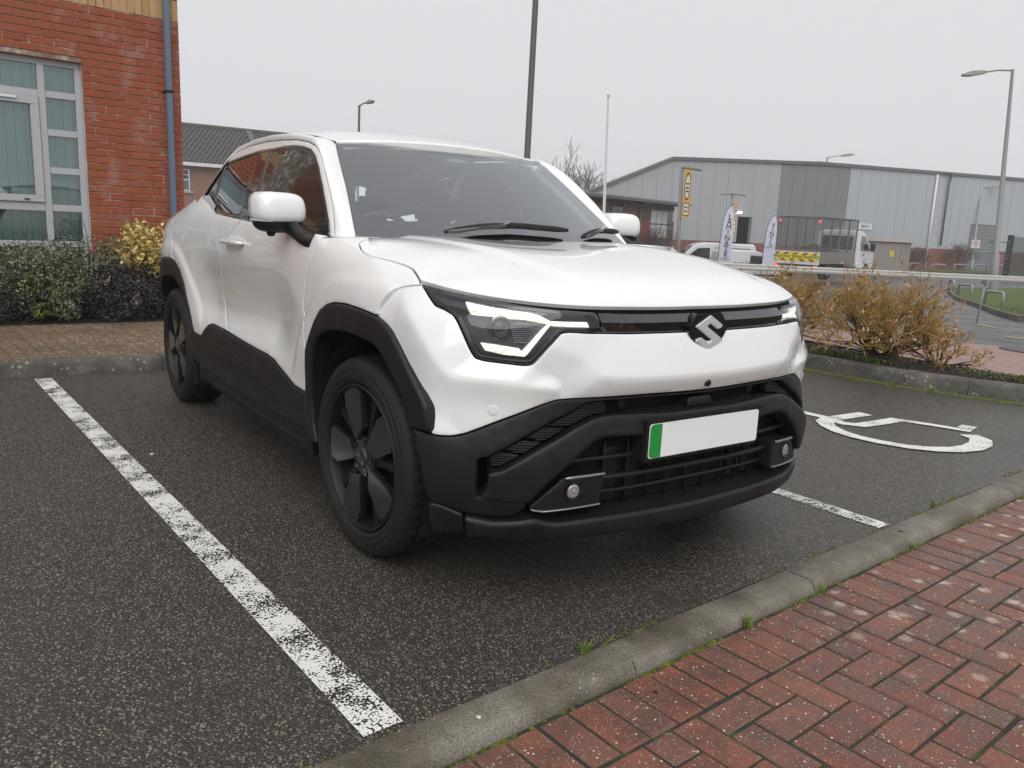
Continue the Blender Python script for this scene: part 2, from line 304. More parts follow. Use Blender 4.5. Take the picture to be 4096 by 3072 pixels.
# outlines on the body surfaces (metres)
TRACE = {
 'bar_bottom': [(0.093,0.854),(0.248,0.855),(0.335,0.856),(0.39,0.857)],
 'bar_top': [(0.076,0.915),(0.244,0.916),(0.355,0.919),(0.401,0.922),(0.436,0.922)],
 'lamp': [(0.395,0.858),(0.464,0.86),(0.514,0.864),(0.541,0.862),(0.57,0.826),(0.604,0.781),(0.617,0.768),(0.639,0.766),(0.692,0.771),(0.741,0.775),(0.759,0.779),(0.768,0.783),(0.782,0.806),(0.803,0.848),(0.821,0.88),(0.836,0.898),(0.868,0.911),(0.899,0.918),(0.954,0.956),(0.989,0.978),(0.922,0.971),(0.843,0.962),(0.754,0.951),(0.656,0.94),(0.563,0.931),(0.515,0.928),(0.437,0.922)],
 'white': [(0.093,0.854),(0.248,0.855),(0.335,0.856),(0.395,0.858),(0.464,0.86),(0.514,0.864),(0.541,0.862),(0.57,0.826),(0.604,0.781),(0.617,0.768),(0.639,0.766),(0.692,0.771),(0.741,0.775),(0.759,0.779),(0.768,0.783),(0.782,0.806),(0.803,0.848),(0.821,0.88),(0.836,0.898),(0.868,0.911),(0.899,0.918),(0.954,0.956),(0.989,0.978),(0.98,0.97),(1.016,0.966),(1.058,0.958),(1.1,0.946),(1.114,0.934),(1.134,0.911),(1.15,0.882),(1.148,0.861),(1.097,0.846),(1.062,0.826),(1.006,0.775),(0.95,0.708),(0.909,0.658),(0.891,0.626),(0.881,0.588),(0.872,0.552),(0.869,0.55),(0.85,0.548),(0.815,0.55),(0.781,0.56),(0.704,0.598),(0.63,0.631),(0.58,0.652),(0.543,0.664),(0.499,0.666),(0.379,0.666),(0.239,0.666),(0.073,0.662)],
 'facet_ridge': [(1.045,0.936),(0.991,0.892),(0.94,0.851),(0.899,0.81),(0.864,0.764),(0.844,0.737),(0.825,0.724),(0.779,0.722),(0.734,0.721),(0.645,0.71),(0.54,0.7)],
 'facet_centre': [(0.537,0.857),(0.472,0.784),(0.42,0.734),(0.398,0.727),(0.247,0.72),(0.084,0.714)],
 'facet_valley': [(0.611,0.763),(0.573,0.731),(0.535,0.701)],
 'shell': [(0.932,0.556),(0.869,0.55),(0.85,0.548),(0.815,0.55),(0.781,0.56),(0.704,0.598),(0.63,0.631),(0.58,0.652),(0.543,0.664),(0.499,0.666),(0.441,0.665),(0.378,0.663),(0.239,0.663),(0.073,0.659),(0.07,0.648),(0.237,0.652),(0.402,0.652),(0.448,0.648),(0.551,0.599),(0.632,0.55),(0.72,0.492),(0.745,0.486),(0.746,0.369),(0.71,0.362),(0.624,0.357),(0.61,0.342),(0.642,0.307),(0.704,0.297),(0.782,0.308),(0.874,0.335),(0.894,0.391),(0.905,0.461)],
 'ridge': [(0.154,0.604),(0.271,0.61),(0.381,0.613),(0.437,0.605),(0.495,0.58),(0.6,0.518),(0.687,0.458),(0.719,0.452),(0.72,0.402),(0.743,0.371),(0.71,0.363),(0.644,0.358),(0.614,0.357),(0.599,0.371),(0.564,0.416),(0.492,0.486),(0.436,0.533),(0.399,0.544),(0.247,0.536),(0.152,0.535)],
 'intake0': [(0.72,0.492),(0.689,0.512),(0.63,0.5),(0.687,0.461),(0.717,0.463)],
 'intake1': [(0.685,0.514),(0.632,0.549),(0.573,0.539),(0.625,0.504)],
 'intake2': [(0.627,0.552),(0.572,0.585),(0.507,0.578),(0.568,0.541)],
 'intake3': [(0.567,0.587),(0.448,0.646),(0.402,0.649),(0.383,0.645),(0.378,0.616),(0.437,0.608),(0.501,0.581)],
 'fog_house': [(0.61,0.342),(0.517,0.432),(0.392,0.439),(0.39,0.42),(0.397,0.339),(0.4,0.333),(0.57,0.324),(0.602,0.329)],
 'fog_trim_top': [(0.52,0.434),(0.501,0.439),(0.392,0.442),(0.391,0.428),(0.5,0.421),(0.517,0.427)],
 'fog_trim_bottom': [(0.61,0.342),(0.57,0.333),(0.4,0.343),(0.399,0.332),(0.57,0.322),(0.602,0.329)],
 'fog_c': [(0.487,0.386),(0.489,0.411),(0.509,0.388)],
 'lip': [(0.78,0.307),(0.704,0.296),(0.642,0.301),(0.596,0.309),(0.537,0.291),(0.41,0.295),(0.212,0.292),(0.025,0.288),(-0,0.217),(0.195,0.222),(0.422,0.227),(0.53,0.228),(0.618,0.23),(0.704,0.234),(0.777,0.236)],
 'deflector': [(0.88,0.334),(0.849,0.333),(0.782,0.306),(0.778,0.236),(0.872,0.23),(0.881,0.275)],
 'sensor_white': [(0.713,0.631),(0.714,0.641)],
 'sensor_black': [(0.31,0.634),(0.311,0.644)],
 'drl_top': [(0.825,0.953),(0.778,0.951),(0.703,0.941),(0.665,0.935),(0.6,0.917),(0.568,0.899),(0.577,0.892),(0.609,0.902),(0.641,0.911),(0.682,0.915),(0.71,0.922),(0.801,0.925),(0.812,0.936)],
 'drl_inner': [(0.568,0.899),(0.458,0.895),(0.449,0.877),(0.553,0.882),(0.577,0.892)],
 'drl_diag': [(0.574,0.893),(0.563,0.891),(0.633,0.791),(0.647,0.802)],
 'drl_low': [(0.759,0.826),(0.716,0.822),(0.65,0.814),(0.645,0.802),(0.633,0.789),(0.693,0.793),(0.744,0.803)],
 'proj': [(0.706,0.872),(0.708,0.901),(0.728,0.871)],
 'lamp_reflect': [(0.686,0.903),(0.581,0.888),(0.641,0.814),(0.668,0.828)],
 'lamp_upper_grey': [(0.976,0.978),(0.837,0.96),(0.804,0.928),(0.888,0.935),(0.917,0.947)],
 'fender': [(-0.451,0.665),(-0.466,0.702),(-0.472,0.757),(-0.504,0.802),(-0.5,0.858),(-0.486,0.914),(-0.463,0.964),(-0.441,1.012),(-0.439,1.054),(-0.447,1.08),(-0.344,1.092),(-0.243,1.098),(-0.179,1.099),(-0.195,1.087),(-0.186,1.077),(-0.144,1.061),(-0.102,1.048),(-0.067,1.041),(0.014,1.035),(0.085,1.028),(0.158,1.018),(0.19,1.012),(0.237,0.998),(0.278,0.983),(0.3,0.97),(0.27,0.967),(0.233,0.959),(0.208,0.948),(0.202,0.937),(0.184,0.914),(0.168,0.884),(0.169,0.863),(0.056,0.872),(-0.069,0.876),(-0.171,0.87),(-0.242,0.854),(-0.308,0.826),(-0.359,0.784),(-0.411,0.726),(-0.451,0.664)],
 'flare_front': [(-0.451,0.301),(-0.476,0.351),(-0.484,0.484),(-0.471,0.588),(-0.457,0.663),(-0.411,0.726),(-0.359,0.784),(-0.308,0.826),(-0.242,0.854),(-0.171,0.87),(-0.069,0.876),(0.056,0.872),(0.169,0.863),(0.225,0.848),(0.267,0.829),(0.335,0.779),(0.409,0.714),(0.462,0.665),(0.485,0.634),(0.493,0.594),(0.496,0.556),(0.394,0.55),(0.385,0.589),(0.354,0.644),(0.3,0.688),(0.267,0.715),(0.226,0.744),(0.17,0.767),(0.083,0.776),(-0.027,0.781),(-0.13,0.776),(-0.239,0.758),(-0.308,0.732),(-0.349,0.701),(-0.374,0.649),(-0.399,0.569),(-0.409,0.46),(-0.4,0.384),(-0.379,0.343),(-0.362,0.308)],
 'front_door': [(-0.439,1.054),(-0.42,1.077),(-0.386,1.096),(-0.544,1.102),(-0.783,1.112),(-1.072,1.122),(-1.376,1.135),(-1.44,1.101),(-1.536,1.055),(-1.606,0.992),(-1.652,0.927),(-1.727,0.832),(-1.784,0.734),(-1.746,0.663),(-1.657,0.618),(-1.607,0.579),(-1.374,0.57),(-1.094,0.562),(-0.966,0.561),(-0.864,0.552),(-0.789,0.533),(-0.612,0.489),(-0.484,0.486),(-0.478,0.544),(-0.466,0.617),(-0.459,0.664),(-0.466,0.702),(-0.472,0.757),(-0.504,0.802),(-0.5,0.858),(-0.486,0.914),(-0.463,0.964),(-0.441,1.012)],
 'rear_door': [(-1.376,1.135),(-1.626,1.147),(-1.856,1.162),(-1.974,1.199),(-2.238,1.253),(-2.207,1.214),(-2.321,1.179),(-2.496,1.136),(-2.578,1.093),(-2.62,1.029),(-2.592,0.966),(-2.563,0.904),(-2.491,0.871),(-2.399,0.831),(-2.317,0.755),(-2.258,0.638),(-2.192,0.496),(-2.077,0.492),(-1.926,0.572),(-1.891,0.582),(-1.607,0.579),(-1.657,0.618),(-1.746,0.663),(-1.784,0.734),(-1.727,0.832),(-1.652,0.927),(-1.606,0.992),(-1.536,1.055),(-1.44,1.101)],
 'flare_rear': [(-2.192,0.496),(-2.258,0.638),(-2.317,0.755),(-2.399,0.831),(-2.452,0.864),(-2.531,0.88),(-2.67,0.887)],
 'flare_rear_in': [(-2.203,0.48),(-2.272,0.575),(-2.313,0.663),(-2.394,0.728),(-2.466,0.759),(-2.568,0.779),(-2.687,0.777)],
 'clad_front': [(-1.605,0.577),(-1.374,0.57),(-1.094,0.562),(-0.966,0.561),(-0.864,0.552),(-0.789,0.533),(-0.612,0.489),(-0.484,0.486),(-0.48,0.48),(-0.462,0.407),(-0.433,0.33),(-0.474,0.335),(-0.685,0.327),(-0.918,0.32),(-1.174,0.312),(-1.46,0.31),(-1.519,0.338),(-1.57,0.394),(-1.603,0.462),(-1.614,0.53),(-1.612,0.578)],
 'clad_rear': [(-2.171,0.495),(-2.064,0.496),(-1.925,0.577),(-1.884,0.584),(-1.615,0.578),(-1.614,0.53),(-1.603,0.462),(-1.57,0.394),(-1.519,0.338),(-1.46,0.31),(-1.617,0.308),(-1.772,0.306),(-1.931,0.314),(-2.117,0.326),(-2.19,0.35),(-2.228,0.391),(-2.272,0.463),(-2.285,0.487)],
 'clad_panel': [(-1.98,0.423),(-1.951,0.458),(-1.867,0.494),(-1.822,0.502),(-1.6,0.5),(-1.301,0.488),(-1.047,0.477),(-0.936,0.454),(-0.761,0.404),(-0.756,0.382),(-0.915,0.373),(-1.17,0.377),(-1.547,0.384),(-1.957,0.397)],
 'handle': [(-1.552,1.022),(-1.527,1.04),(-1.388,1.042),(-1.281,1.036),(-1.268,1.024),(-1.294,1.012),(-1.412,1.011),(-1.536,1.012)],
 'handle_cup': [(-1.568,1.028),(-1.506,1.055),(-1.364,1.061),(-1.264,1.044),(-1.251,1.02),(-1.326,0.996),(-1.439,0.976),(-1.544,0.986)],
 'win_front': [(-1.412,1.244),(-1.416,1.292),(-1.455,1.379),(-1.493,1.446),(-1.492,1.469),(-1.346,1.473),(-1.203,1.469),(-1.088,1.458),(-1.004,1.441),(-0.928,1.41),(-0.851,1.362),(-0.759,1.285),(-0.675,1.204),(-0.619,1.14),(-0.59,1.096),(-0.739,1.102),(-0.947,1.111),(-1.261,1.124),(-1.412,1.131)],
 'win_rear': [(-2.234,1.406),(-2.237,1.431),(-1.938,1.455),(-1.702,1.47),(-1.659,1.395),(-1.641,1.313),(-1.621,1.241),(-1.575,1.158),(-1.791,1.16),(-2.055,1.177),(-2.119,1.194),(-2.16,1.293)],
 'pillar_b': [(-1.702,1.47),(-1.492,1.469),(-1.493,1.446),(-1.455,1.379),(-1.416,1.292),(-1.412,1.244),(-1.412,1.131),(-1.551,1.135),(-1.575,1.158),(-1.621,1.241),(-1.641,1.313),(-1.659,1.395)],
 'tri_black': [(-2.292,1.432),(-2.237,1.431),(-2.234,1.406),(-2.16,1.293),(-2.119,1.194),(-2.055,1.177),(-1.791,1.16),(-1.575,1.158),(-1.553,1.137),(-1.812,1.149),(-2.088,1.165),(-2.222,1.202),(-2.463,1.258),(-2.423,1.344)],
 'frame_out': [(-2.288,1.446),(-2.162,1.492),(-1.952,1.517),(-1.695,1.524),(-1.437,1.517),(-1.218,1.504),(-1.073,1.487),(-0.971,1.463),(-0.888,1.424),(-0.798,1.36),(-0.704,1.285),(-0.629,1.212),(-0.576,1.142),(-0.554,1.091)],
 'frame_in': [(-2.27,1.434),(-1.95,1.462),(-1.713,1.476),(-1.505,1.476),(-1.357,1.479),(-1.211,1.475),(-1.095,1.464),(-1.001,1.446),(-0.924,1.414),(-0.843,1.361),(-0.752,1.285),(-0.669,1.204),(-0.612,1.141),(-0.583,1.094)],
 'ws_side': [(-0.566,1.489),(-0.605,1.384),(-0.633,1.296),(-0.662,1.213),(-0.686,1.145),(-0.702,1.097)],
 'ws_top': [(-0.566,1.489),(-0.531,1.492),(-0.457,1.496),(-0.361,1.502),(-0.261,1.507),(-0.155,1.511),(-0.083,1.513),(-0.008,1.514)],
 'ws_in': [(-0.025,1.495),(-0.17,1.493),(-0.272,1.492),(-0.416,1.485),(-0.53,1.475),(-0.543,1.467),(-0.56,1.423),(-0.585,1.362),(-0.609,1.292),(-0.628,1.226),(-0.63,1.189),(-0.627,1.158),(-0.604,1.136),(-0.56,1.133)],
 'hood_near': [(0.278,-0.808),(0.237,-0.797),(0.19,-0.787),(0.158,-0.786),(0.085,-0.797),(0.015,-0.812),(-0.068,-0.823)],
 'hood_shut': [(-0.186,1.077),(-0.144,1.061),(-0.102,1.048),(-0.067,1.041),(0.014,1.035),(0.085,1.028),(0.158,1.018),(0.19,1.012),(0.237,0.998),(0.278,0.983)],
 'lamp_inner': [(0.408,0.864),(0.463,0.874),(0.514,0.878),(0.549,0.874),(0.581,0.834),(0.615,0.79),(0.622,0.781),(0.638,0.78),(0.691,0.784),(0.739,0.789),(0.755,0.792),(0.757,0.792),(0.77,0.813),(0.791,0.855),(0.809,0.888),(0.829,0.91),(0.864,0.925),(0.892,0.93),(0.946,0.968),(0.983,0.966),(0.924,0.957),(0.844,0.948),(0.755,0.937),(0.658,0.926),(0.564,0.917),(0.516,0.914),(0.444,0.91)],
}
# ================================================================ the white car
def M_paint():
    m = NM('white_paint', rough=.32, coat=1., coatr=.03, spec=.5)
    p = m.pos(True); v = m.voro(p, 300.); drop = m.ramp(v, [(0, 1.), (.16, .75), (.2, 0.), (1, 0.)])
    msk = m.ramp(m.noise(p, 5., 4), [(.50, 0.), (.66, 1.)]); h = m.math('MULTIPLY', drop, msk)
    haze = m.noise(p, 2.2, 4)
    m.set(base=m.mix(haze, (.82, .815, .80), (.86, .86, .85))); m.set(rough=m.math('MULTIPLY_ADD', haze, .12, .22)); m.bump(h, .35, .002); return m.m
def M_plastic():
    m = NM('black_plastic', spec=.36); p = m.pos(True); v = m.voro(p, 190.); d = m.ramp(v, [(0, 1.), (.2, .8), (.26, 0.), (1, 0.)])
    msk = m.ramp(m.noise(p, 5., 4), [(.48, 0.), (.6, 1.)]); h = m.math('MULTIPLY', d, msk); g = m.noise(p, 900., 2)
    dirt = m.ramp(m.noise(p, 9., 5), [(.4, 0.), (.75, 1.)])
    m.set(base=m.mix(m.math('MULTIPLY', dirt, .4), (.0085, .0085, .009), (.026, .023, .020)), rough=m.math('MULTIPLY_ADD', m.noise(p, 14., 4), .25, .36))
    m.bump(m.math('ADD', m.math('MULTIPLY', g, .12), h), .32, .0025); return m.m
PAINT, PLASTIC = M_paint(), M_plastic()
GLOSSB = plain('gloss_black', (.006, .006, .007), .06, coat=1.)
DARK = plain('dark_cavity', (.003, .003, .003), .9)
LINER = plain('arch_liner', (.004, .004, .004), .9)
SILVER = plain('satin_silver', (.27, .27, .28), .3, metal=1.)
CHROME = plain('chrome', (.80, .80, .82), .22, metal=.45)
RIMM = NM('rim_black', base=(.012, .012, .0125), rough=.32, spec=.5, coat=.9, coatr=.12).m
BARREL = plain('rim_barrel', (.004, .004, .004), .55)
def M_tyre():
    m = NM('tyre_rubber', base=(.014, .0137, .0135), spec=.35); p = m.pos(True); m.set(rough=m.math('MULTIPLY_ADD', m.noise(p, 12., 4), .3, .45)); m.bump(m.noise(p, 300., 3), .2, .002); return m.m
TYRE = M_tyre()
TRIM = plain('cabin_trim', (.22, .23, .23), .7)
SEATM = plain('seat_cloth', (.26, .265, .27), .85)
ROOFLIN = plain('roof_lining', (.70, .70, .68), .9)
def M_glass(name, tint, refl=1., ior=1.52, rough=.0, veil=0.):
    m = NM(name); t = m.n('BsdfTransparent', iColor=(*tint, 1)); g = m.n('BsdfGlossy', iRoughness=rough, iColor=(.95, .97, 1, 1)); f = m.n('Fresnel', iIOR=ior)
    fac = m.math('MULTIPLY_ADD', f.outputs[0], refl, veil, clamp=True); x = m.n('MixShader', iFac=fac); m.t.links.new(t.outputs[0], x.inputs[1]); m.t.links.new(g.outputs[0], x.inputs[2])
    m.t.links.new(x.outputs[0], m.out.inputs['Surface']); return m.m
G_WS = M_glass('windscreen_glass', (.88, .97, .94), 1.8, veil=.12)
G_SIDE = M_glass('tinted_glass', (.10, .11, .11), 2.2)
G_DOOR = M_glass('door_glass', (.78, .86, .83), 1.8)
G_LAMP = M_glass('lamp_cover', (.86, .88, .90), 1.3)
G_WIN = M_glass('window_glass', (.76, .86, .85), 2.4)
def M_drl():
    m = NM('daytime_light', base=(.9, .9, .8), rough=.25, coat=1.); p = m.pos(True); v = m.n('TexVoronoi', iVector=p, iScale=95.); m.set(em=m.ramp(v.outputs['Distance'], [(.15, (1., 1., .92)), (.45, (1., 1., .80)), (.75, (.60, .60, .46))]), ems=.95); return m.m
DRL = M_drl()
PLATEW = plain('plate_white', (.86, .86, .85), .35)
PLATEG = plain('plate_green', (.02, .28, .05), .35)

def seg_dist(P, poly):
    A = poly; B = np.roll(poly, -1, 0); D = B-A; L = (D*D).sum(1)+1e-15; best = np.full(len(P), 9.); 
    for a, d, l in zip(A, D, L):
        t = np.clip(((P-a)@d)/l, 0, 1); q = P-(a+t[:, None]*d); best = np.minimum(best, (q*q).sum(1))
    return np.sqrt(best)
def inside(P, poly):
    x, y = P[:, 0], P[:, 1]; c = np.zeros(len(P), bool); j = len(poly)-1
    for i in range(len(poly)):
        xi, yi = poly[i]; xj, yj = poly[j]
        if yi != yj:
            c ^= ((yi > y) != (yj > y)) & (x < (xj-xi)*(y-yi)/(yj-yi)+xi)
        j = i
    return c
def densify(poly, step):
    out = []
    for i in range(len(poly)):
        a, b = poly[i], poly[(i+1) % len(poly)]; n = max(1, int(np.hypot(*(b-a))/step))
        out += [a+(b-a)*k/n for k in range(n)]
    return np.array(out)
def chaikin(poly, n):
    for _ in range(n):
        q = np.roll(poly, -1, 0); poly = np.stack([.75*poly+.25*q, .25*poly+.75*q], 1).reshape(-1, 2)
    return poly
def area(p): q = np.roll(p, -1, 0); return .5*np.sum(p[:, 0]*q[:, 1]-q[:, 0]*p[:, 1])
def inset(poly, d):
    t = np.roll(poly, -1, 0)-np.roll(poly, 1, 0); t /= np.linalg.norm(t, axis=1)[:, None]+1e-12
    return poly+np.c_[-t[:, 1], t[:, 0]]*d
def clean(poly, e=1e-4):
    keep = [0]
    for i in range(1, len(poly)):
        if np.hypot(*(poly[i]-poly[keep[-1]])) > e: keep.append(i)
    return poly[keep]
def both(h, ax=0):
    h = np.array(h, float); m = h[::-1].copy(); m[:, ax] *= -1; return np.vstack([h, m])
def panel_mesh(name, chart, poly, off=0., thick=.014, bev=.004, grid=.03, rnd=2, step=.02, shrink=.0021, hole=None, inner=False):
    poly = clean(np.array(poly, float)); poly = poly if area(poly) > 0 else poly[::-1]
    P0 = clean(chaikin(densify(poly, step), rnd), 2e-4)
    if shrink: P0 = inset(P0, shrink)
    loops = [P0]
    if hole is not None:
        h = np.array(hole, float); h = h if area(h) < 0 else h[::-1]; loops.append(clean(chaikin(densify(h, step), rnd), 2e-4))
    pts = []; edges = []
    def addloop(L):
        n = len(pts); pts.extend(map(tuple, L)); edges.extend((n+i, n+(i+1) % len(L)) for i in range(len(L)))
    for L in loops:
        addloop(L)
    if bev > 0:
        for L in loops:
            for k in (.3, 1.): pts.extend(map(tuple, inset(L, bev*k)))
    lo, hi = P0.min(0), P0.max(0)
    gx, gy = np.meshgrid(np.arange(lo[0], hi[0]+grid, grid), np.arange(lo[1], hi[1]+grid, grid)); gx[1::2] += grid/2
    G = np.c_[gx.ravel(), gy.ravel()]; ins = inside(G, P0)
    G = G[ins]
    if len(G):
        d = seg_dist(G, P0)
        if hole is not None: d = np.minimum(d, seg_dist(G, loops[1])); d = np.where(inside(G, loops[1]), 0, d)
        G = G[d > max(bev*1.3, grid*.35)]
        pts.extend(map(tuple, G))
    V, _, Fs, _, _, _ = delaunay_2d_cdt([Vector(p) for p in pts], edges, [], 0, 1e-6)
    V = np.array([tuple(v) for v in V]); Fs = np.array([f for f in Fs if len(f) == 3])
    cen = V[Fs].mean(1); ok = inside(cen, P0)
    if hole is not None: ok &= ~inside(cen, loops[1])
    A = V[Fs]; ar = np.abs((A[:, 1, 0]-A[:, 0, 0])*(A[:, 2, 1]-A[:, 0, 1])-(A[:, 2, 0]-A[:, 0, 0])*(A[:, 1, 1]-A[:, 0, 1])); ok &= ar > 1e-9
    Fs = Fs[ok]; used = np.unique(Fs); re = -np.ones(len(V), int); re[used] = np.arange(len(used)); V = V[used]; Fs = re[Fs]
    d = seg_dist(V, P0)
    if hole is not None: d = np.minimum(d, seg_dist(V, loops[1]))
    oo = np.full(len(V), float(off))
    if bev > 0: q = np.minimum(d, bev); oo = off-bev+np.sqrt(np.maximum(0, bev**2-(bev-q)**2))
    N = chart.nrm(V); S = chart.pos(V); X = S+N*oo[:, None]
    # outward orientation
    f0 = Fs; nn = np.cross(X[f0[:, 1]]-X[f0[:, 0]], X[f0[:, 2]]-X[f0[:, 0]]); flip = (nn*N[f0[:, 0]]).sum(1) < 0
    Fs = np.where(flip[:, None], Fs[:, ::-1], Fs)
    e = {}
    for t in Fs:
        for a, b in ((t[0], t[1]), (t[1], t[2]), (t[2], t[0])):
            if (b, a) in e: del e[(b, a)]
            else: e[(a, b)] = 1
    VV = list(X); FF = [tuple(t) for t in Fs]; dup = {}
    for a, b in e:
        for k in (a, b):
            if k not in dup:
                dup[k] = len(VV); VV.append(X[k]); VV.append(X[k]-N[k]*thick)
        FF.append((dup[b], dup[a], dup[a]+1, dup[b]+1))
    return np.array(VV), FF
def put(name, V, Fs, mat, parent, mirror=False):
    if mirror: V = V*np.array([1, -1, 1]); Fs = [f[::-1] for f in Fs]
    return mesh(name, V, Fs, mat, parent, True)
def panel(name, chart, poly, mat, parent, sides=1, **k):
    """sides 1: as traced, 2: and its mirror image"""
    V, Fs = panel_mesh(name, chart, poly, **k)
    r = [put(name, V, Fs, mat, parent if not isinstance(parent, (list, tuple)) else parent[0])]
    if sides == 2: r.append(put(name, V, Fs, mat, parent if not isinstance(parent, (list, tuple)) else parent[1], True))
    return r
def loft(name, A, B, mat, parent, bulge=.0, n=8, sides=1, out=(0, -1, .5), smooth=True, thick=.0):
    A = np.array(A, float); B = np.array(B, float); m = len(A); o_ = np.array(out, float); o_ /= np.linalg.norm(o_); V = []; Fs = []
    for i in range(m):
        for k in range(n+1):
            t = k/n; V.append(A[i]*(1-t)+B[i]*t+o_*bulge*(1-(2*t-1)**2)**.8)
    for i in range(m-1):
        for k in range(n): a = i*(n+1)+k; Fs.append((a, a+1, a+n+2, a+n+1))
    V = np.array(V); r = [put(name, V, Fs, mat, parent)]
    if sides == 2: r.append(put(name, V, Fs, mat, parent, True))
    return r
def respl(P, n):
    P = np.array(P, float); s = np.r_[0, np.cumsum(np.linalg.norm(np.diff(P, axis=0), axis=1))]; q = np.linspace(0, s[-1], n)
    return np.array([np.interp(q, s, P[:, k]) for k in range(P.shape[1])]).T
T = {k: np.array(v, float) for k, v in TRACE.items()}

def make_facets():
    global FACET
    pts = []; edges = []; val = []
    def line(L, v):
        n = len(pts); pts.extend(map(tuple, L)); val.extend(v); edges.extend((n+i, n+i+1) for i in range(len(L)-1))
    w = T['white']; pts.extend(map(tuple, w)); val.extend([0]*len(w))
    line(T['facet_ridge'], [.006, .014, .020, .024, .026, .026, .025, .024, .022, .018, .010])
    c = np.vstack([T['facet_centre'], [(0, .7145), (-.08, .7145)]]); line(c, [.0, .006, .016, .019, .020, .020, .020, .020])
    line(T['facet_valley'], [0, -.008, -.006])
    for a in (-.1, 0.): pts.extend([(a, .855), (a, .662)]); val.extend([0, 0])
    V, _, Fs, ov, _, _ = delaunay_2d_cdt([Vector(p) for p in pts], edges, [], 0, 1e-5)
    vv = np.array([max((val[i] for i in o), key=abs) if o else 0. for o in ov]); V = np.array([tuple(v) for v in V])
    nz, na = 91, 265; g = np.zeros((nz, na)); Z, A = np.meshgrid(np.linspace(.55, 1, nz), np.linspace(0, 1.32, na), indexing='ij'); Q = np.c_[A.ravel(), Z.ravel()]; gf = g.ravel()
    for t in Fs:
        if len(t) != 3: continue
        a, b, c3 = V[t[0]], V[t[1]], V[t[2]]; den = (b[1]-c3[1])*(a[0]-c3[0])+(c3[0]-b[0])*(a[1]-c3[1])
        if abs(den) < 1e-12: continue
        l1 = ((b[1]-c3[1])*(Q[:, 0]-c3[0])+(c3[0]-b[0])*(Q[:, 1]-c3[1]))/den; l2 = ((c3[1]-a[1])*(Q[:, 0]-c3[0])+(a[0]-c3[0])*(Q[:, 1]-c3[1]))/den; l3 = 1-l1-l2
        k = (l1 >= -1e-9) & (l2 >= -1e-9) & (l3 >= -1e-9) & inside(Q, w_full())
        gf[k] = l1[k]*vv[t[0]]+l2[k]*vv[t[1]]+l3[k]*vv[t[2]]
    g = gf.reshape(nz, na); ker = np.exp(-.5*(np.arange(-5, 6)/.6)**2); ker /= ker.sum()
    for ax in (0, 1): g = np.apply_along_axis(lambda r: np.convolve(np.pad(r, 5, mode='edge'), ker, 'valid'), ax, g)
    FACET = g
def w_full(): return np.vstack([[(0, .8545)], T['white'], [(0, .6615)], [(-.15, .6615), (-.15, .8545)]])

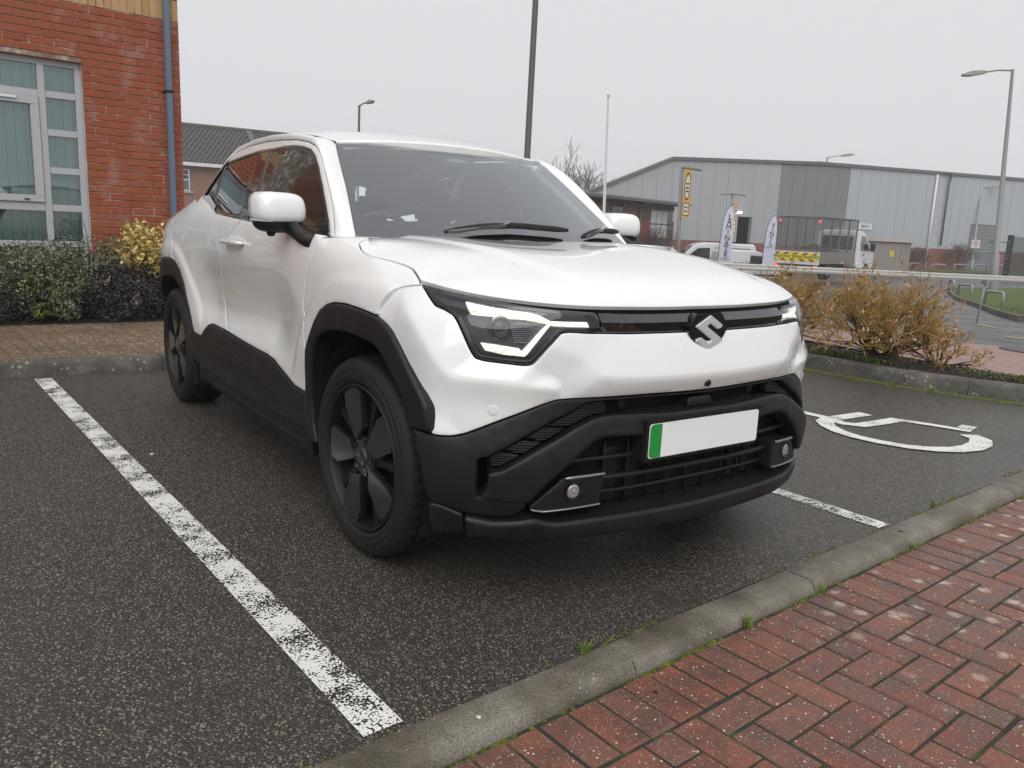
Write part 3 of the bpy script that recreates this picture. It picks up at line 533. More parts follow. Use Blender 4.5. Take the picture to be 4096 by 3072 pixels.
def build_wheel(name, parent, loc, rz, flip, label):
    w = empty(name, loc, rz, parent); w['label'] = label
    M = Matrix.Rotation(math.radians(90), 4, 'X')            # local z -> -y (outward on the right side)
    if flip: M = Matrix.Rotation(math.radians(-90), 4, 'X')
    # tyre
    prof = [(.259, -.030), (.259, -.006), (.266, .004), (.278, .0085), (.280, .0065), (.2815, .009), (.300, .0105), (.303, .0075), (.306, .0098), (.322, .007), (.324, .0045), (.331, .002), (.343, -.008), (.3495, -.022), (.3525, -.038), (.3535, -.052), (.3468, -.053), (.3468, -.060), (.354, -.061), (.354, -.088), (.3468, -.089), (.3468, -.098), (.354, -.099), (.354, -.126), (.3468, -.127), (.3468, -.136), (.354, -.137), (.3535, -.170), (.350, -.198), (.343, -.213), (.331, -.222), (.30, -.226), (.266, -.222), (.259, -.20)]
    n = 200; V = []; Fs = []; m = len(prof)
    for k in range(n):
        a = 2*math.pi*k/n
        for i, (r, h) in enumerate(prof):
            if k % 4 == 0 and i in (13, 14, 15, 26, 27, 28): r -= .005
            if k % 4 == 2 and 18 <= i <= 23 and i not in (20, 21): r -= .003
            V.append(M@Vector((r*math.cos(a), r*math.sin(a), h)))
    zc = loc[2]
    V = [Vector((v.x, v.y, max(v.z, -zc+.002))) if v.z < -zc+.002 else v for v in V]
    for k in range(n):
        for i in range(m-1): Fs.append((k*m+i, ((k+1) % n)*m+i, ((k+1) % n)*m+i+1, k*m+i+1))
    t = mesh('tyre', V, Fs, TYRE, w, True); t.data.set_sharp_from_angle(angle=math.radians(38))
    b = MB(); b.lathe([(.2585, .0), (.2545, .004), (.248, .002), (.243, -.012), (.236, -.05), (.232, -.19)], 72, M); b.lathe([(.232, -.075), (.02, -.085)], 48, M)
    b.build('rim', BARREL, w, True, sharp=40)
    disc = MB(); disc.lathe([(.165, -.125), (.165, -.110), (.06, -.105), (.055, -.06)], 40, M); disc.build('brake_disc', plain('brake_steel', (.16, .15, .14), .4, metal=1.) if 'brake_steel' not in bpy.data.materials else bpy.data.materials['brake_steel'], w, True, sharp=40)
    R0 = .2475
    sg = -1 if flip else 1
    blade = [(.24, .06), (.50, .15), (.76, .235), (.965, .20), (.99, .0), (.955, -.235), (.86, -.305), (.62, -.245), (.40, -.215)]
    for k in range(5):
        a = math.radians(72*k+38); Rk = M@Matrix.Rotation(a*sg, 4, 'Z')
        bl = [(r*R0, t_*R0*sg) for r, t_ in blade]
        if sg < 0: bl = bl[::-1]
        s = MB(); s.prism(bl, -.030, -.004, Rk); s.build('blade', RIMM, w, bevel=.004, segs=2)
        sp = [(.16*R0, -.10*R0), (.16*R0, .10*R0), (.60*R0, .075*R0), (.98*R0, .11*R0), (.98*R0, -.10*R0), (.6*R0, -.06*R0)]
        Rs = M@Matrix.Rotation((a+math.radians(36))*sg, 4, 'Z'); s = MB(); s.prism(sp, -.062, -.028, Rs); s.build('spoke', BARREL, w, bevel=.006, segs=2)
        Rn = M@Matrix.Rotation((a+math.radians(36))*sg, 4, 'Z')@Matrix.Translation((.055, 0, 0)); s = MB(); s.lathe([(.013, -.03), (.013, -.012), (.0085, -.012), (.0085, -.026), (0, -.026)], 14, Rn); s.build('nut_cup', GLOSSB, w, True, sharp=35)
    h = MB(); h.lathe([(.075, -.034), (.072, -.020), (.036, -.012), (.030, -.006), (0, -.004)], 28, M); h.build('hub_cap', RIMM, w, True, sharp=30)
    return w

def build_car():
    make_facets()
    car = empty('car', (0, 0, 0)); tag(car, 'white compact electric crossover with black cladding parked in the marked bay', 'car')
    W_ = T['white']
    # ---- nose
    panel('front_bumper', FRONT, both(np.vstack([[(0, .8545)], W_, [(0, .6615)]])), PAINT, car, off=0, thick=.02, bev=.0015, grid=.012, step=.015)
    bt, bb = T['bar_top'], T['bar_bottom']
    ba_ = np.linspace(-.425, .425, 61); zt_ = np.interp(np.abs(ba_), bt[:, 0], bt[:, 1]); zb_ = np.interp(np.abs(ba_), bb[:, 0], bb[:, 1]); rows_ = [FRONT.at(np.c_[ba_, zt_], -.030), FRONT.at(np.c_[ba_, zt_-.002], -.014), FRONT.at(np.c_[ba_, zb_+(zt_-zb_)*.50], .004), FRONT.at(np.c_[ba_, zb_+.002], -.010), FRONT.at(np.c_[ba_, zb_], -.028)]
    gb_ = MB(); gb_.add([v for r_ in rows_ for v in r_], [(i*61+k, i*61+k+1, (i+1)*61+k+1, (i+1)*61+k) for i in range(4) for k in range(60)]); gb_.build('nose_bar', GLOSSB, car, True, sharp=18)
    gap = panel('bonnet_gap_seal', FRONT, both(np.vstack([[(0, .940)], [(.2, .941), (.4, .945), (.55, .951), (.70, .962), (.83, .972), (.97, .985), (.98, .975), (.85, .955), (.6, .92), (.42, .912), (.2, .905), (0, .905)]])), DARK, car, off=-.03, thick=.02, bev=0, grid=.05)
    # ---- bonnet
    he = np.array([(x, -y) for x, y, z in _hb[:-2] if y > .004])
    half = np.vstack([[(.70, 0)], he, [(-.20, -.775), (-.235, -.742), (-.29, -.725), (-.36, -.70), (-.375, -.55), (-.35, -.35), (-.33, -.15), (-.325, 0)]])
    panel('bonnet', HOOD, both(half, 1), PAINT, car, off=0, thick=.012, bev=.002, grid=.014, step=.012, shrink=.0022)
    # ---- side panels
    panel('front_wing', SIDE, T['fender'], PAINT, car, 2, thick=.02, grid=.014, bev=.0014)
    panel('front_arch_flare', SIDE, T['flare_front'], PLASTIC, car, 2, off=.007, thick=.06, bev=.010, grid=.025)
    doors = panel('front_door', SIDE, T['front_door'], PAINT, car, 2, thick=.02, grid=.02, bev=.0014)
    fr, fi = T['flare_rear'], T['flare_rear_in']
    mir = lambda L: np.array([(-5.4-x, z) for x, z in L])
    ro = np.vstack([fr, [(-2.87, .874)], [(-3.0, .845), (-3.1, .775), (-3.16, .66), (-3.19, .5)]]); ri = np.vstack([fi, [(-2.87, .762), (-2.99, .716), (-3.08, .63), (-3.12, .52), (-3.13, .47)]])
    panel('rear_arch_flare', SIDE, np.vstack([ro, ri[::-1]]), PLASTIC, car, 2, off=.007, thick=.06, bev=.010, grid=.03)
    panel('rear_door', SIDE, T['rear_door'], PAINT, car, 2, thick=.02, grid=.02, bev=.0014)
    q = np.vstack([T['rear_door'][5:13], ro[4:], [(-3.35, .5), (-3.36, .9), (-3.30, 1.07), (-3.1, 1.125), (-2.8, 1.172), (-2.6, 1.205), (-2.40, 1.232)]])
    panel('rear_quarter', SIDE, q, PAINT, car, 2, thick=.02, grid=.025, bev=.0014)
    cl = panel('door_cladding', SIDE, T['clad_front'], PLASTIC, car, 2, off=.010, thick=.03, bev=.008, grid=.03)
    cr = panel('door_cladding', SIDE, T['clad_rear'], PLASTIC, car, 2, off=.010, thick=.03, bev=.008, grid=.03)
    cp = T['clad_panel']; x_split = -1.665
    panel('cladding_inlay', SIDE, cp, PLASTIC, (cl[0], cl[1]), 2, off=.0115, thick=.004, bev=.0035, grid=.03)
    for k in range(4):
        zz = .444-.012*k; s = [(-1.0+.03*k, zz+.004), (-1.93, zz+.004), (-1.93, zz), (-1.0+.03*k, zz)]
        panel('cladding_rib', SIDE, s, PLASTIC, (cl[0], cl[1]), 2, off=.0155, thick=.006, bev=.002, grid=.03, rnd=0, step=.1, shrink=0)
    sill = [(-.50, .345), (-.9, .325), (-1.5, .31), (-1.98, .315), (-2.2, .33), (-2.2, .22), (-1.5, .20), (-.5, .21)]
    panel('sill_underside', SIDE, sill, PLASTIC, car, 2, off=-.02, thick=.05, bev=.01, grid=.05)
    for s in (-1, 1):
        b = MB(); b.tube([(-1.95, s*.835, .262), (-1.90, s*.85, .260), (-1.2, s*.852, .256), (-.62, s*.852, .254), (-.53, s*.84, .256)], [.012, .019, .019, .019, .012], 12); b.build('side_step', PLASTIC, car, True)
        f = MB(); f.add([(-2.32, s*.86, .34), (-2.30, s*.68, .34), (-2.30, s*.68, .16), (-2.31, s*.86, .18), (-2.34, s*.87, .34), (-2.33, s*.68, .34), (-2.33, s*.68, .16), (-2.34, s*.87, .17)], ((0,1,2,3),(7,6,5,4),(0,4,5,1),(1,5,6,2),(2,6,7,3),(3,7,4,0))).build('mud_flap', PLASTIC, car, bevel=.004)
    # handles
    hc = panel('handle_recess', SIDE, T['handle_cup'], PAINT, (doors[0], doors[1]), 2, off=.0012, thick=.004, bev=.001, grid=.02)
    panel('door_handle', SIDE, T['handle'], PAINT, (doors[0], doors[1]), 2, off=.040, thick=.022, bev=.014, grid=.006, step=.006)
    # ---- greenhouse
    panel('front_side_window', GH, T['win_front'], G_DOOR, (doors[0], doors[1]), 2, off=-.004, thick=.004, bev=0, grid=.05)
    panel('rear_side_window', GH, T['win_rear'], G_SIDE, car, 2, off=-.004, thick=.004, bev=0, grid=.05)
    panel('window_pillar', GH, T['pillar_b'], GLOSSB, car, 2, off=.0, thick=.02, bev=.003, grid=.04)
    panel('rear_pillar_trim', GH, T['tri_black'], GLOSSB, car, 2, off=.0, thick=.02, bev=.003, grid=.04)
    fo, fi_ = T['frame_out'], T['frame_in']
    panel('door_frame', GH, np.vstack([fo, fi_[::-1]]), PAINT, (doors[0], doors[1]), 2, off=.003, thick=.03, bev=.004, grid=.02, step=.015)
    sl = np.vstack([inset_line(fi_, -.004), fi_[::-1]*1.0])
    panel('window_seal', GH, np.vstack([fi_, offs(fi_, .014)[::-1]]), GLOSSB, (doors[0], doors[1]), 2, off=.0015, thick=.02, bev=.002, grid=.03, step=.02)
    bx_ = np.array([(-.40, 1.0955), (-.57, 1.102), (-.82, 1.112), (-1.11, 1.122), (-1.41, 1.1345), (-1.68, 1.1465), (-1.92, 1.163), (-2.04, 1.20), (-2.25, 1.253)])
    loft('belt_moulding', SIDE.at(bx_, -.003), GH.at(bx_, .001), GLOSSB, car, n=2, sides=2)
    wt_ = np.array([(-.50, 1.086), (-.36, 1.0915), (-.226, 1.098), (-.14, 1.0995)]); loft('wing_top', SIDE.at(wt_, -.002), np.array([(-.56, -.725, 1.105), (-.44, -.700, 1.098), (-.33, -.72, 1.094), (-.20, -.765, 1.090)]), PAINT, car, n=4, sides=2, bulge=.004, out=(0, 0, 1))
    # roof rail and front pillar: between the door-frame gap and the windscreen / roof channel
    go = GH.at(fo, .003)
    ditch = ROOF.at([(x, -y) for x, y in ((-2.12, .572), (-1.88, .576), (-1.62, .578), (-1.36, .574), (-1.18, .568), (-1.06, .562))], 0)
    ws = WS.at(T['ws_side'], .0); x0, z0 = fo[1]
    rear_o = np.vstack([GH.at([(x0-.30, z0-.272), (x0-.225, z0-.222), (x0-.18, z0-.18), (x0-.125, z0-.12), (x0-.07, z0-.055)], .008), go[1:2]])
    rear_i = np.array([(-2.9, -.66, 1.17), (-3.0, -.57, 1.23), (-3.0, -.50, 1.32), (-2.88, -.47, 1.40), (-2.5, -.53, 1.468), tuple(ditch[0])])
    go = np.vstack([go, go[-1:]+[[.02, -.01, -.03]]]); ws = np.vstack([ws, ws[-1:]+[[.04, -.005, -.03]]])
    outer = np.vstack([respl(rear_o, 16)[:-1], respl(go[1:], 44)]); inn = np.vstack([respl(rear_i, 16)[:-1], respl(np.vstack([ditch, ws]), 44)])
    loft('roof_rail', outer, inn, PAINT, car, bulge=.026, n=10, sides=2, out=(.12, -.8, .6))
    # roof and screen
    rh = np.vstack([[(-.905, 0), (-.912, -.2), (-.945, -.4), (-1.0, -.552)], [(-1.06, -.556), (-1.18, -.562), (-1.36, -.568), (-1.62, -.572), (-2.12, -.566), (-2.55, -.56), (-2.9, -.55), (-3.0, -.4), (-3.04, 0)]])
    panel('roof', ROOF, both(rh, 1), PAINT, car, off=.006, thick=.03, bev=.008, grid=.04)
    for s in (-1, 1):
        ch = MB(); ch.tube([(-.985, s*.562, 1.487)]+[(x, s*(abs(y)-.001), z+.0005) for x, y, z in ditch[::-1]], .0075, 6); ch.build('roof_channel_strip', GLOSSB, car, True)
    wt = np.vstack([[(0, 1.5145)], T['ws_top'][::-1], T['ws_side'][1:], [(-.71, 1.07), (-.5, 1.065), (0, 1.06)]])
    wsg = panel('windscreen', WS, both(wt, 0), G_WS, car, off=.0, thick=.005, bev=0, grid=.05)[0]
    wi = np.vstack([[(0, 1.4955)], T['ws_in'], [(-.45, 1.131), (-.2, 1.133), (0, 1.134)]])
    panel('black_border', WS, both(wt, 0), DARK, wsg, off=-.008, thick=.002, bev=0, grid=.05, hole=both(wi, 0))
    panel('sensor_housing', WS, both([(0, 1.50), (-.13, 1.498), (-.085, 1.43), (0, 1.425)], 0), LINER, wsg, off=-.014, thick=.03, bev=0, grid=.05)
    panel('sensor_window', WS, both([(0, 1.468), (-.05, 1.466), (-.07, 1.447), (0, 1.445)], 0), plain('sensor_glass', (.25, .27, .27), .2), wsg, off=-.010, thick=.002, bev=0, grid=.05)
    for s, pts in ((0, [(-.365, 1.100), (-.18, 1.128), (-.003, 1.138), (.28, 1.128)]), (1, [(.337, 1.100), (.44, 1.124), (.527, 1.134), (.66, 1.131)])):
        P = WS.at(respl(pts, 12), .030); b = MB(); b.tube(P, [.007]+[.013]*10+[.008], 8); wp = b.build('wiper', PLASTIC, car, True)
        a = WS.at([(pts[0][0]+.0, 1.085), ((pts[1][0]+pts[2][0])/2, 1.118), ((pts[1][0]+pts[2][0])/2+.05, 1.135)], .05); b = MB(); b.tube(a, .008, 6); b.build('wiper_arm', GLOSSB, wp, True)
    cow = MB(); V = [(-.335-.12*(abs(y)/.7)**2.4, y, 1.078-.01*(abs(y)/.7)) for y in np.linspace(-.72, .72, 25)]; Vb = [(x-.16, y, z-.015) for x, y, z in V]
    cow.add(V+Vb, [(i, i+1, 25+i+1, 25+i) for i in range(24)]).build('cowl_panel', PLASTIC, car, True)
    # rear closing surfaces
    tg = MB(); ys = np.linspace(-1, 1, 17); prof = [(-2.98, 1.42, .44), (-3.08, 1.34, .47), (-3.2, 1.18, .53), (-3.33, 1.06, .62), (-3.42, .9, .72), (-3.47, .7, .78), (-3.46, .4, .76)]
    V = [(x-.03*(1-t*t), t*w, z) for x, z, w in prof for t in ys]; tg.add(V, [(i*17+k, i*17+k+1, (i+1)*17+k+1, (i+1)*17+k) for i in range(6) for k in range(16)]).build('tailgate', PAINT, car, True)
    # ---- headlamps
    for s in (1, -1):
        L = T['lamp'].copy(); root = empty('headlamp', (0, 0, 0), 0, car)
        def lp(nm, key, mat, **k):
            V, Fs = panel_mesh(nm, FRONT, T[key] if isinstance(key, str) else np.array(key), **k); return put(nm, V, Fs, mat, root, s < 0)
        lp('lamp_cover', L, G_LAMP, off=-.002, thick=.010, bev=.004, grid=.03, rnd=1)
        lp('lamp_housing', inset(clean(densify(L[::-1] if area(L) < 0 else L, .03)), .008), plain('lamp_black', (.010, .010, .011), .35) if 'lamp_black' not in bpy.data.materials else bpy.data.materials['lamp_black'], off=-.045, thick=.0, bev=0, grid=.03, shrink=0)
        lp('lamp_border', L, GLOSSB, off=-.006, thick=.05, bev=.003, grid=.05, rnd=1, hole=LAMP_IN)
        for key in ('drl_top', 'drl_inner', 'drl_diag', 'drl_low'):
            lp('daytime_light', key, DRL, off=-.016, thick=.02, bev=.004, grid=.02, rnd=1, step=.008, shrink=0)
        lp('reflector', 'lamp_reflect', plain('lamp_reflector', (.04, .045, .055), .15, metal=1.) if 'lamp_reflector' not in bpy.data.materials else bpy.data.materials['lamp_reflector'], off=-.036, thick=.01, bev=.003, grid=.02, shrink=0)
        q = T['lamp_reflect']
        for z in np.arange(.832, .898, .0062):
            xs = [q[i][0]+(z-q[i][1])*(q[(i+1) % 4][0]-q[i][0])/(q[(i+1) % 4][1]-q[i][1]) for i in range(4) if (q[i][1] > z) != (q[(i+1) % 4][1] > z)]
            if len(xs) == 2 and abs(xs[0]-xs[1]) > .012: A = FRONT.at([(t_, z) for t_ in np.linspace(min(xs)+.003, max(xs)-.003, 3)], -.032); b = MB(); b.tube([(v[0], v[1]*s, v[2]) for v in A], .0013, 4, False); b.build('reflector_rib', SILVER, root)
        lp('upper_trim', 'lamp_upper_grey', plain('lamp_grey', (.05, .05, .053), .3) if 'lamp_grey' not in bpy.data.materials else bpy.data.materials['lamp_grey'], off=-.022, thick=.01, bev=.003, grid=.03, shrink=0)
        c = FRONT.at(T['proj'][:1], -.034)[0]; d = FRONT.nrm(T['proj'][:1])[0]*np.array([1, .55, .3]); d /= np.linalg.norm(d)
        if s < 0: c = c*[1, -1, 1]; d = d*[1, -1, 1]
        Mx = Matrix.Translation(Vector(c))@Vector(d).to_track_quat('Z', 'Y').to_matrix().to_4x4()
        b = MB(); b.lathe([(.036, -.03), (.036, .008), (.031, .010), (.029, .0)], 28, Mx); b.build('projector_ring', GLOSSB, root, True, sharp=40)
        b = MB(); b.lathe([(.0295, .0), (.026, .008), (.018, .014), (.008, .017), (0, .0175)], 24, Mx); b.build('projector_lens', plain('lens_glass', (.012, .013, .015), .06, spec=.5) if 'lens_glass' not in bpy.data.materials else bpy.data.materials['lens_glass'], root, True)
    # ---- lower bumper
    panel('lower_bumper', FRONT, both(np.vstack([T['shell'][:14], ])[0:0].reshape(0, 2)) if False else both(np.vstack([[(0, .6590)], T['shell'][13::-1], T['shell'][:0:-1][:18], [(0, .647)]])), PLASTIC, car, off=-.001, thick=.05, bev=.006, grid=.025, rnd=2, step=.015)
    bk = panel('grille_backing', FRONT, both([(0, .66), (.40, .66), (.55, .60), (.73, .49), (.73, .40), (.62, .33), (.5, .25), (0, .24)]), DARK, car, off=-.085, thick=.0, bev=0, grid=.05)[0]
    panel('bumper_arch', FRONT, both(np.vstack([[(0, .6030)], T['ridge'], [(0, .534)]])), PLASTIC, car, off=.018, thick=.06, bev=.008, grid=.02, rnd=2, step=.02)
    for k in range(4):
        a = panel('intake_louvre', FRONT, T['intake%d' % k], PLASTIC, car, 2, off=-.022, thick=.02, bev=.002, grid=.03, rnd=1)
        q = T['intake%d' % k]; lo, hi = q.min(0), q.max(0)
        zz = np.arange(lo[1]+.006, hi[1]-.003, .0075)
        for z in zz:
            xs = []
            for i in range(len(q)):
                p0, p1 = q[i], q[(i+1) % len(q)]
                if (p0[1] > z) != (p1[1] > z): xs.append(p0[0]+(z-p0[1])*(p1[0]-p0[0])/(p1[1]-p0[1]))
            if len(xs) >= 2 and max(xs)-min(xs) > .03:
                x0, x1 = min(xs)+.006, max(xs)-.006; A = FRONT.at([(t, z) for t in np.linspace(x0, x1, 5)], -.019)
                for sd in (0, 1):
                    b = MB(); b.tube([(v[0], v[1]*(1-2*sd), v[2]) for v in A], .0016, 4, False); b.build('louvre_rib', PLASTIC, a[sd])
    # fog lamps
    for s in (1, -1):
        root = empty('fog_lamp', (0, 0, 0), 0, car)
        def fp(nm, key, mat, **k):
            V, Fs = panel_mesh(nm, FRONT, T[key], **k); return put(nm, V, Fs, mat, root, s < 0)
        fp('fog_bezel', 'fog_house', PLASTIC, off=.004, thick=.06, bev=.006, grid=.02, rnd=1, step=.01)
        fp('silver_trim', 'fog_trim_top', SILVER, off=.016, thick=.03, bev=.005, grid=.01, rnd=1, step=.01)
        fp('silver_trim', 'fog_trim_bottom', SILVER, off=.014, thick=.03, bev=.004, grid=.01, rnd=1, step=.01)
        c = FRONT.at(T['fog_c'][:1], .006)[0]; d = FRONT.nrm(T['fog_c'][:1])[0]*np.array([1, .4, .2]); d /= np.linalg.norm(d)
        if s < 0: c = c*[1, -1, 1]; d = d*[1, -1, 1]
        Mx = Matrix.Translation(Vector(c))@Vector(d).to_track_quat('Z', 'Y').to_matrix().to_4x4()
        b = MB(); b.lathe([(.030, -.01), (.030, .003), (.025, .004), (.0235, -.004)], 28, Mx); b.build('fog_ring', GLOSSB, root, True, sharp=40)
        b = MB(); b.lathe([(.024, -.003), (.021, .0015), (.012, .003), (.009, .0012), (.006, .0034), (0, .0036)], 24, Mx); b.build('fog_lens', plain('fog_glass', (.42, .43, .44), .12, coat=1., metal=.5) if 'fog_glass' not in bpy.data.materials else bpy.data.materials['fog_glass'], root, True)
    # lower grille bars
    for z, a0, o_, r in ((.470, .50, -.035, .008), (.405, .40, -.030, .010), (.352, .40, -.045, .007)):
        P = FRONT.at([(t, z) for t in np.linspace(-a0, a0, 31)], o_); b = MB(); b.tube(P, r, 8); b.build('grille_slat', PLASTIC, car, True)
    for a in np.linspace(-.36, .36, 9):
        P = FRONT.at([(a, z) for z in np.linspace(.30, .53, 5)], -.055); b = MB(); b.tube(P, .006, 6); b.build('grille_bar', PLASTIC, car, True)
    for s in (-1, 1):
        for a, wd in ((.33, .05), (.245, .04)):
            q = [(s*(a-wd/2), .31), (s*(a+wd/2), .31), (s*(a+wd/2), .50), (s*(a-wd/2), .50)]; panel('grille_flap', FRONT, q, PLASTIC, car, off=-.06, thick=.01, bev=.002, grid=.04)
    lip = T['lip'].copy(); top = lip[:8]; bot = lip[8:]
    panel('front_lip', FRONT, both(np.vstack([[(0, .2872)], top[::-1], bot[::-1], [(0, .2165)]])), PLASTIC, car, off=.022, thick=.11, bev=.012, grid=.03, rnd=2)
    panel('wheel_deflector', FRONT, T['deflector'], PLASTIC, car, 2, off=.004, thick=.05, bev=.006, grid=.03)
    panel('upper_intake_block', FRONT, both([(0, .640), (.055, .641), (.062, .605), (0, .604)]), PLASTIC, car, off=-.01, thick=.05, bev=.005, grid=.03)
    for s in (1, -1):
        for key, mt, o_, r in (('sensor_white', PAINT, .001, .0115), ('sensor_black', PLASTIC, -.045, .0135)):
            c = FRONT.at(T[key][:1], o_)[0]; d = FRONT.nrm(T[key][:1])[0]
            if s < 0: c = c*[1, -1, 1]; d = d*[1, -1, 1]
            Mx = Matrix.Translation(Vector(c))@Vector(d).to_track_quat('Z', 'Y').to_matrix().to_4x4()
            b = MB(); b.lathe([(r+.003, -.004), (r+.003, .0005), (r+.001, .001), (r, -.002), (r-.001, .0015), (0, .002)], 24, Mx); b.build('parking_sensor', mt, car, True, sharp=30)
    b = MB(); c = FRONT.at([(0.0, .688)], .002)[0]; b.lathe([(.012, -.02), (.012, .004), (.009, .006), (0, .0065)], 20, Matrix.Translation(Vector(c))@Matrix.Rotation(math.radians(90), 4, 'Y')); b.build('front_camera', GLOSSB, car, True, sharp=30)
    # plate
    hold = MB(); hold.box((.70, -.275, .452), (.7635, .275, .592)); hold.build('plate_holder', PLASTIC, car, bevel=.006)
    sh_ = MB(); sh_.add([(.69, -.30, .612), (.69, .30, .612), (.772, .275, .590), (.772, -.275, .590), (.69, -.30, .575), (.69, .30, .575), (.772, .275, .583), (.772, -.275, .583)], ((0,3,2,1),(4,5,6,7),(0,1,5,4),(1,2,6,5),(2,3,7,6),(3,0,4,7))).build('plate_shelf', PLASTIC, car, bevel=.003)
    My = Matrix(((0, 0, 1, .765), (1, 0, 0, 0), (0, 1, 0, .522), (0, 0, 0, 1)))
    def rr(w, h, r, n=5):
        return [(sx*(w/2-r)+r*math.cos(a), sy*(h/2-r)+r*math.sin(a)) for sx, sy, a0 in ((1, 1, 0), (-1, 1, 90), (-1, -1, 180), (1, -1, 270)) for a in [math.radians(a0+90*k/n) for k in range(n+1)]]
    pl = MB(); pl.prism(rr(.52, .111, .010), 0, .0035, My); pl = pl.build('number_plate', PLATEW, car, bevel=.0006)
    gb = [(-.2585+.012, .054), (-.2585+.003, .049), (-.2585, .043), (-.2585, -.043), (-.2585+.003, -.049), (-.2585+.012, -.054), (-.208, -.054), (-.208, .054)]
    g_ = MB(); g_.prism(gb[::-1], .0036, .0043, My); g_.build('green_band', PLATEG, pl)
    # emblem
    Me = Matrix(((0, 0, 1, .727), (1, 0, 0, 0), (0, 1, 0, .846), (0, 0, 0, 1)))
    hexa = [(-.060, .067), (.060, .067), (.089, .030), (.089, .005), (.040, -.066), (-.040, -.066), (-.089, .005), (-.089, .030)]
    e = MB(); e.prism(hexa[::-1], -.02, .010, Me); e = e.build('emblem', GLOSSB, car, bevel=.003)
    S = [(.50, 0), (.95, .29), (.91, .37), (.76, .40), (.50, .235), (.41, .31), (1.0, .70), (.50, 1.0), (.05, .71), (.09, .63), (.24, .60), (.50, .765), (.59, .69), (0, .30)]
    Sp = [((x-.5)*.138, (.5-y)*.118+.002) for x, y in S]
    l_ = MB(); l_.prism(Sp, .0102, .017, Me); l_.build('emblem_letter', CHROME, e, bevel=.0028, segs=2)
    # ---- mirrors
    for s in (1, -1):
        root = empty('door_mirror', (0, 0, 0), 0, car)
        C = Vector((-.725, -.913*s, 1.187)); Rz = Matrix.Translation(C)@Matrix.Rotation(math.radians(10*s), 4, 'Z')
        def sup(u, v, a, b_, c_, e1, e2):
            f = lambda t, e_: math.copysign(abs(t)**e_, t)
            return Vector((a*f(math.cos(v), e1)*f(math.cos(u), e2), b_*f(math.cos(v), e1)*f(math.sin(u), e2), c_*f(math.sin(v), e1)))
        V = []; Fs = []; nu, nv = 40, 24
        for j in range(nv+1):
            v = -math.pi/2+math.pi*j/nv
            for i in range(nu):
                u = 2*math.pi*i/nu; p = sup(u, v, .088, .104, .064, .52, .55)
                p.x = max(p.x, -.030); tt = p.z/.064
                p.x -= .012*max(0, tt); p.y *= 1-.05*max(0, tt)
                if p.z < -.052: p.z = -.052
                V.append(Rz@p)
        for j in range(nv):
            for i in range(nu): Fs.append((j*nu+i, j*nu+(i+1) % nu, (j+1)*nu+(i+1) % nu, (j+1)*nu+i))
        mesh('mirror_shell', V, Fs, PAINT, root, True)
        b = MB(); 
        Vb = []; Fb = []
        for j in range(7):
            v = -math.pi/2+math.pi/2*j/6
            for i in range(nu):
                u = 2*math.pi*i/nu; p = sup(u, v, .078, .094, .048, .8, .62); p.x = max(p.x, -.028); p.z -= .048; Vb.append(Rz@p)
        for j in range(6):
            for i in range(nu): Fb.append((j*nu+i, j*nu+(i+1) % nu, (j+1)*nu+(i+1) % nu, (j+1)*nu+i))
        mesh('mirror_base', Vb, Fb, PLASTIC, root, True)
        b.box((-.031, -.085, -.045), (-.029, .085, .05), Rz); b.build('mirror_glass', CHROME, root)
        b = MB(); A = [Rz@sup(u, -.55, .0865, .1035, .066, .62, .62) for u in np.linspace(-math.pi*.62*s, -math.pi*.12*s, 10)]; b.tube([a+Vector((-.003, 0, -.004)) for a in A], .0055, 8); b.build('turn_signal', plain('signal_lens', (.62, .62, .63), .12, coat=1.) if 'signal_lens' not in bpy.data.materials else bpy.data.materials['signal_lens'], root, True)
        b = MB(); b.lathe([(.018, 0), (.017, -.012), (.011, -.020), (0, -.022)], 16, Matrix.Translation(C+Vector((.02, -.03*s, -.088)))); b.build('mirror_camera', PLASTIC, root, True)
        b = MB(); b.tube([C+Vector((-.005, .03*s, -.056)), C+Vector((.08, .045*s, -.080)), (-.56, -.866*s, 1.080), (-.49, -.845*s, 1.066)], [.030, .030, .028, .034], 12); b.build('mirror_arm', PLASTIC, root, True)
    # ---- wheels, arch liners, floor with added light-blocking core
    for (x, lb) in ((0, 'front'), (-2.7, 'rear')):
        for s in (1, -1):
            build_wheel('wheel', car, (x, -.880*s, .349), math.radians(2.6) if x == 0 else 0, s < 0, 'black five-blade alloy wheel at the %s %s corner' % (lb, 'right' if s > 0 else 'left'))
            b = MB(); n = 24; prof = []
            for k in range(n+1):
                a = math.radians(-25+230*k/n); prof.append((x+.425*math.cos(a), .365+.425*math.sin(a)))
            V = [(px, -s*.855, pz) for px, pz in prof]+[(px, -s*.58, pz) for px, pz in prof]+[(x, -s*.60, .36)]
            b.add(V, [(i, i+1, n+2+i, n+1+i) for i in range(n)]+[(n+1+i, n+2+i, 2*n+2) for i in range(n)]); b.build('arch_liner', LINER, car, True, sharp=60)
    b = MB(); b.box((-3.3, -.66, .20), (.55, .66, .30)); b.box((-2.25, -.80, .22), (-.46, .80, .30)); b.box((-.40, -.52, .30), (.44, .52, .90)); b.box((.0, -.60, .62), (.40, .60, .88)); b.build('floor_and_light_block', DARK, car)  # floor slabs, plus dark boxes added under the bonnet to stop light leaking
    # ---- cabin
    inn = [(-.47, .40), (-.47, 1.06), (-.8, 1.085), (-1.4, 1.11), (-2.1, 1.15), (-2.6, 1.16), (-2.6, .42)]
    panel('door_lining', SIDE, inn, TRIM, car, 2, off=-.07, thick=.0, bev=0, grid=.08)
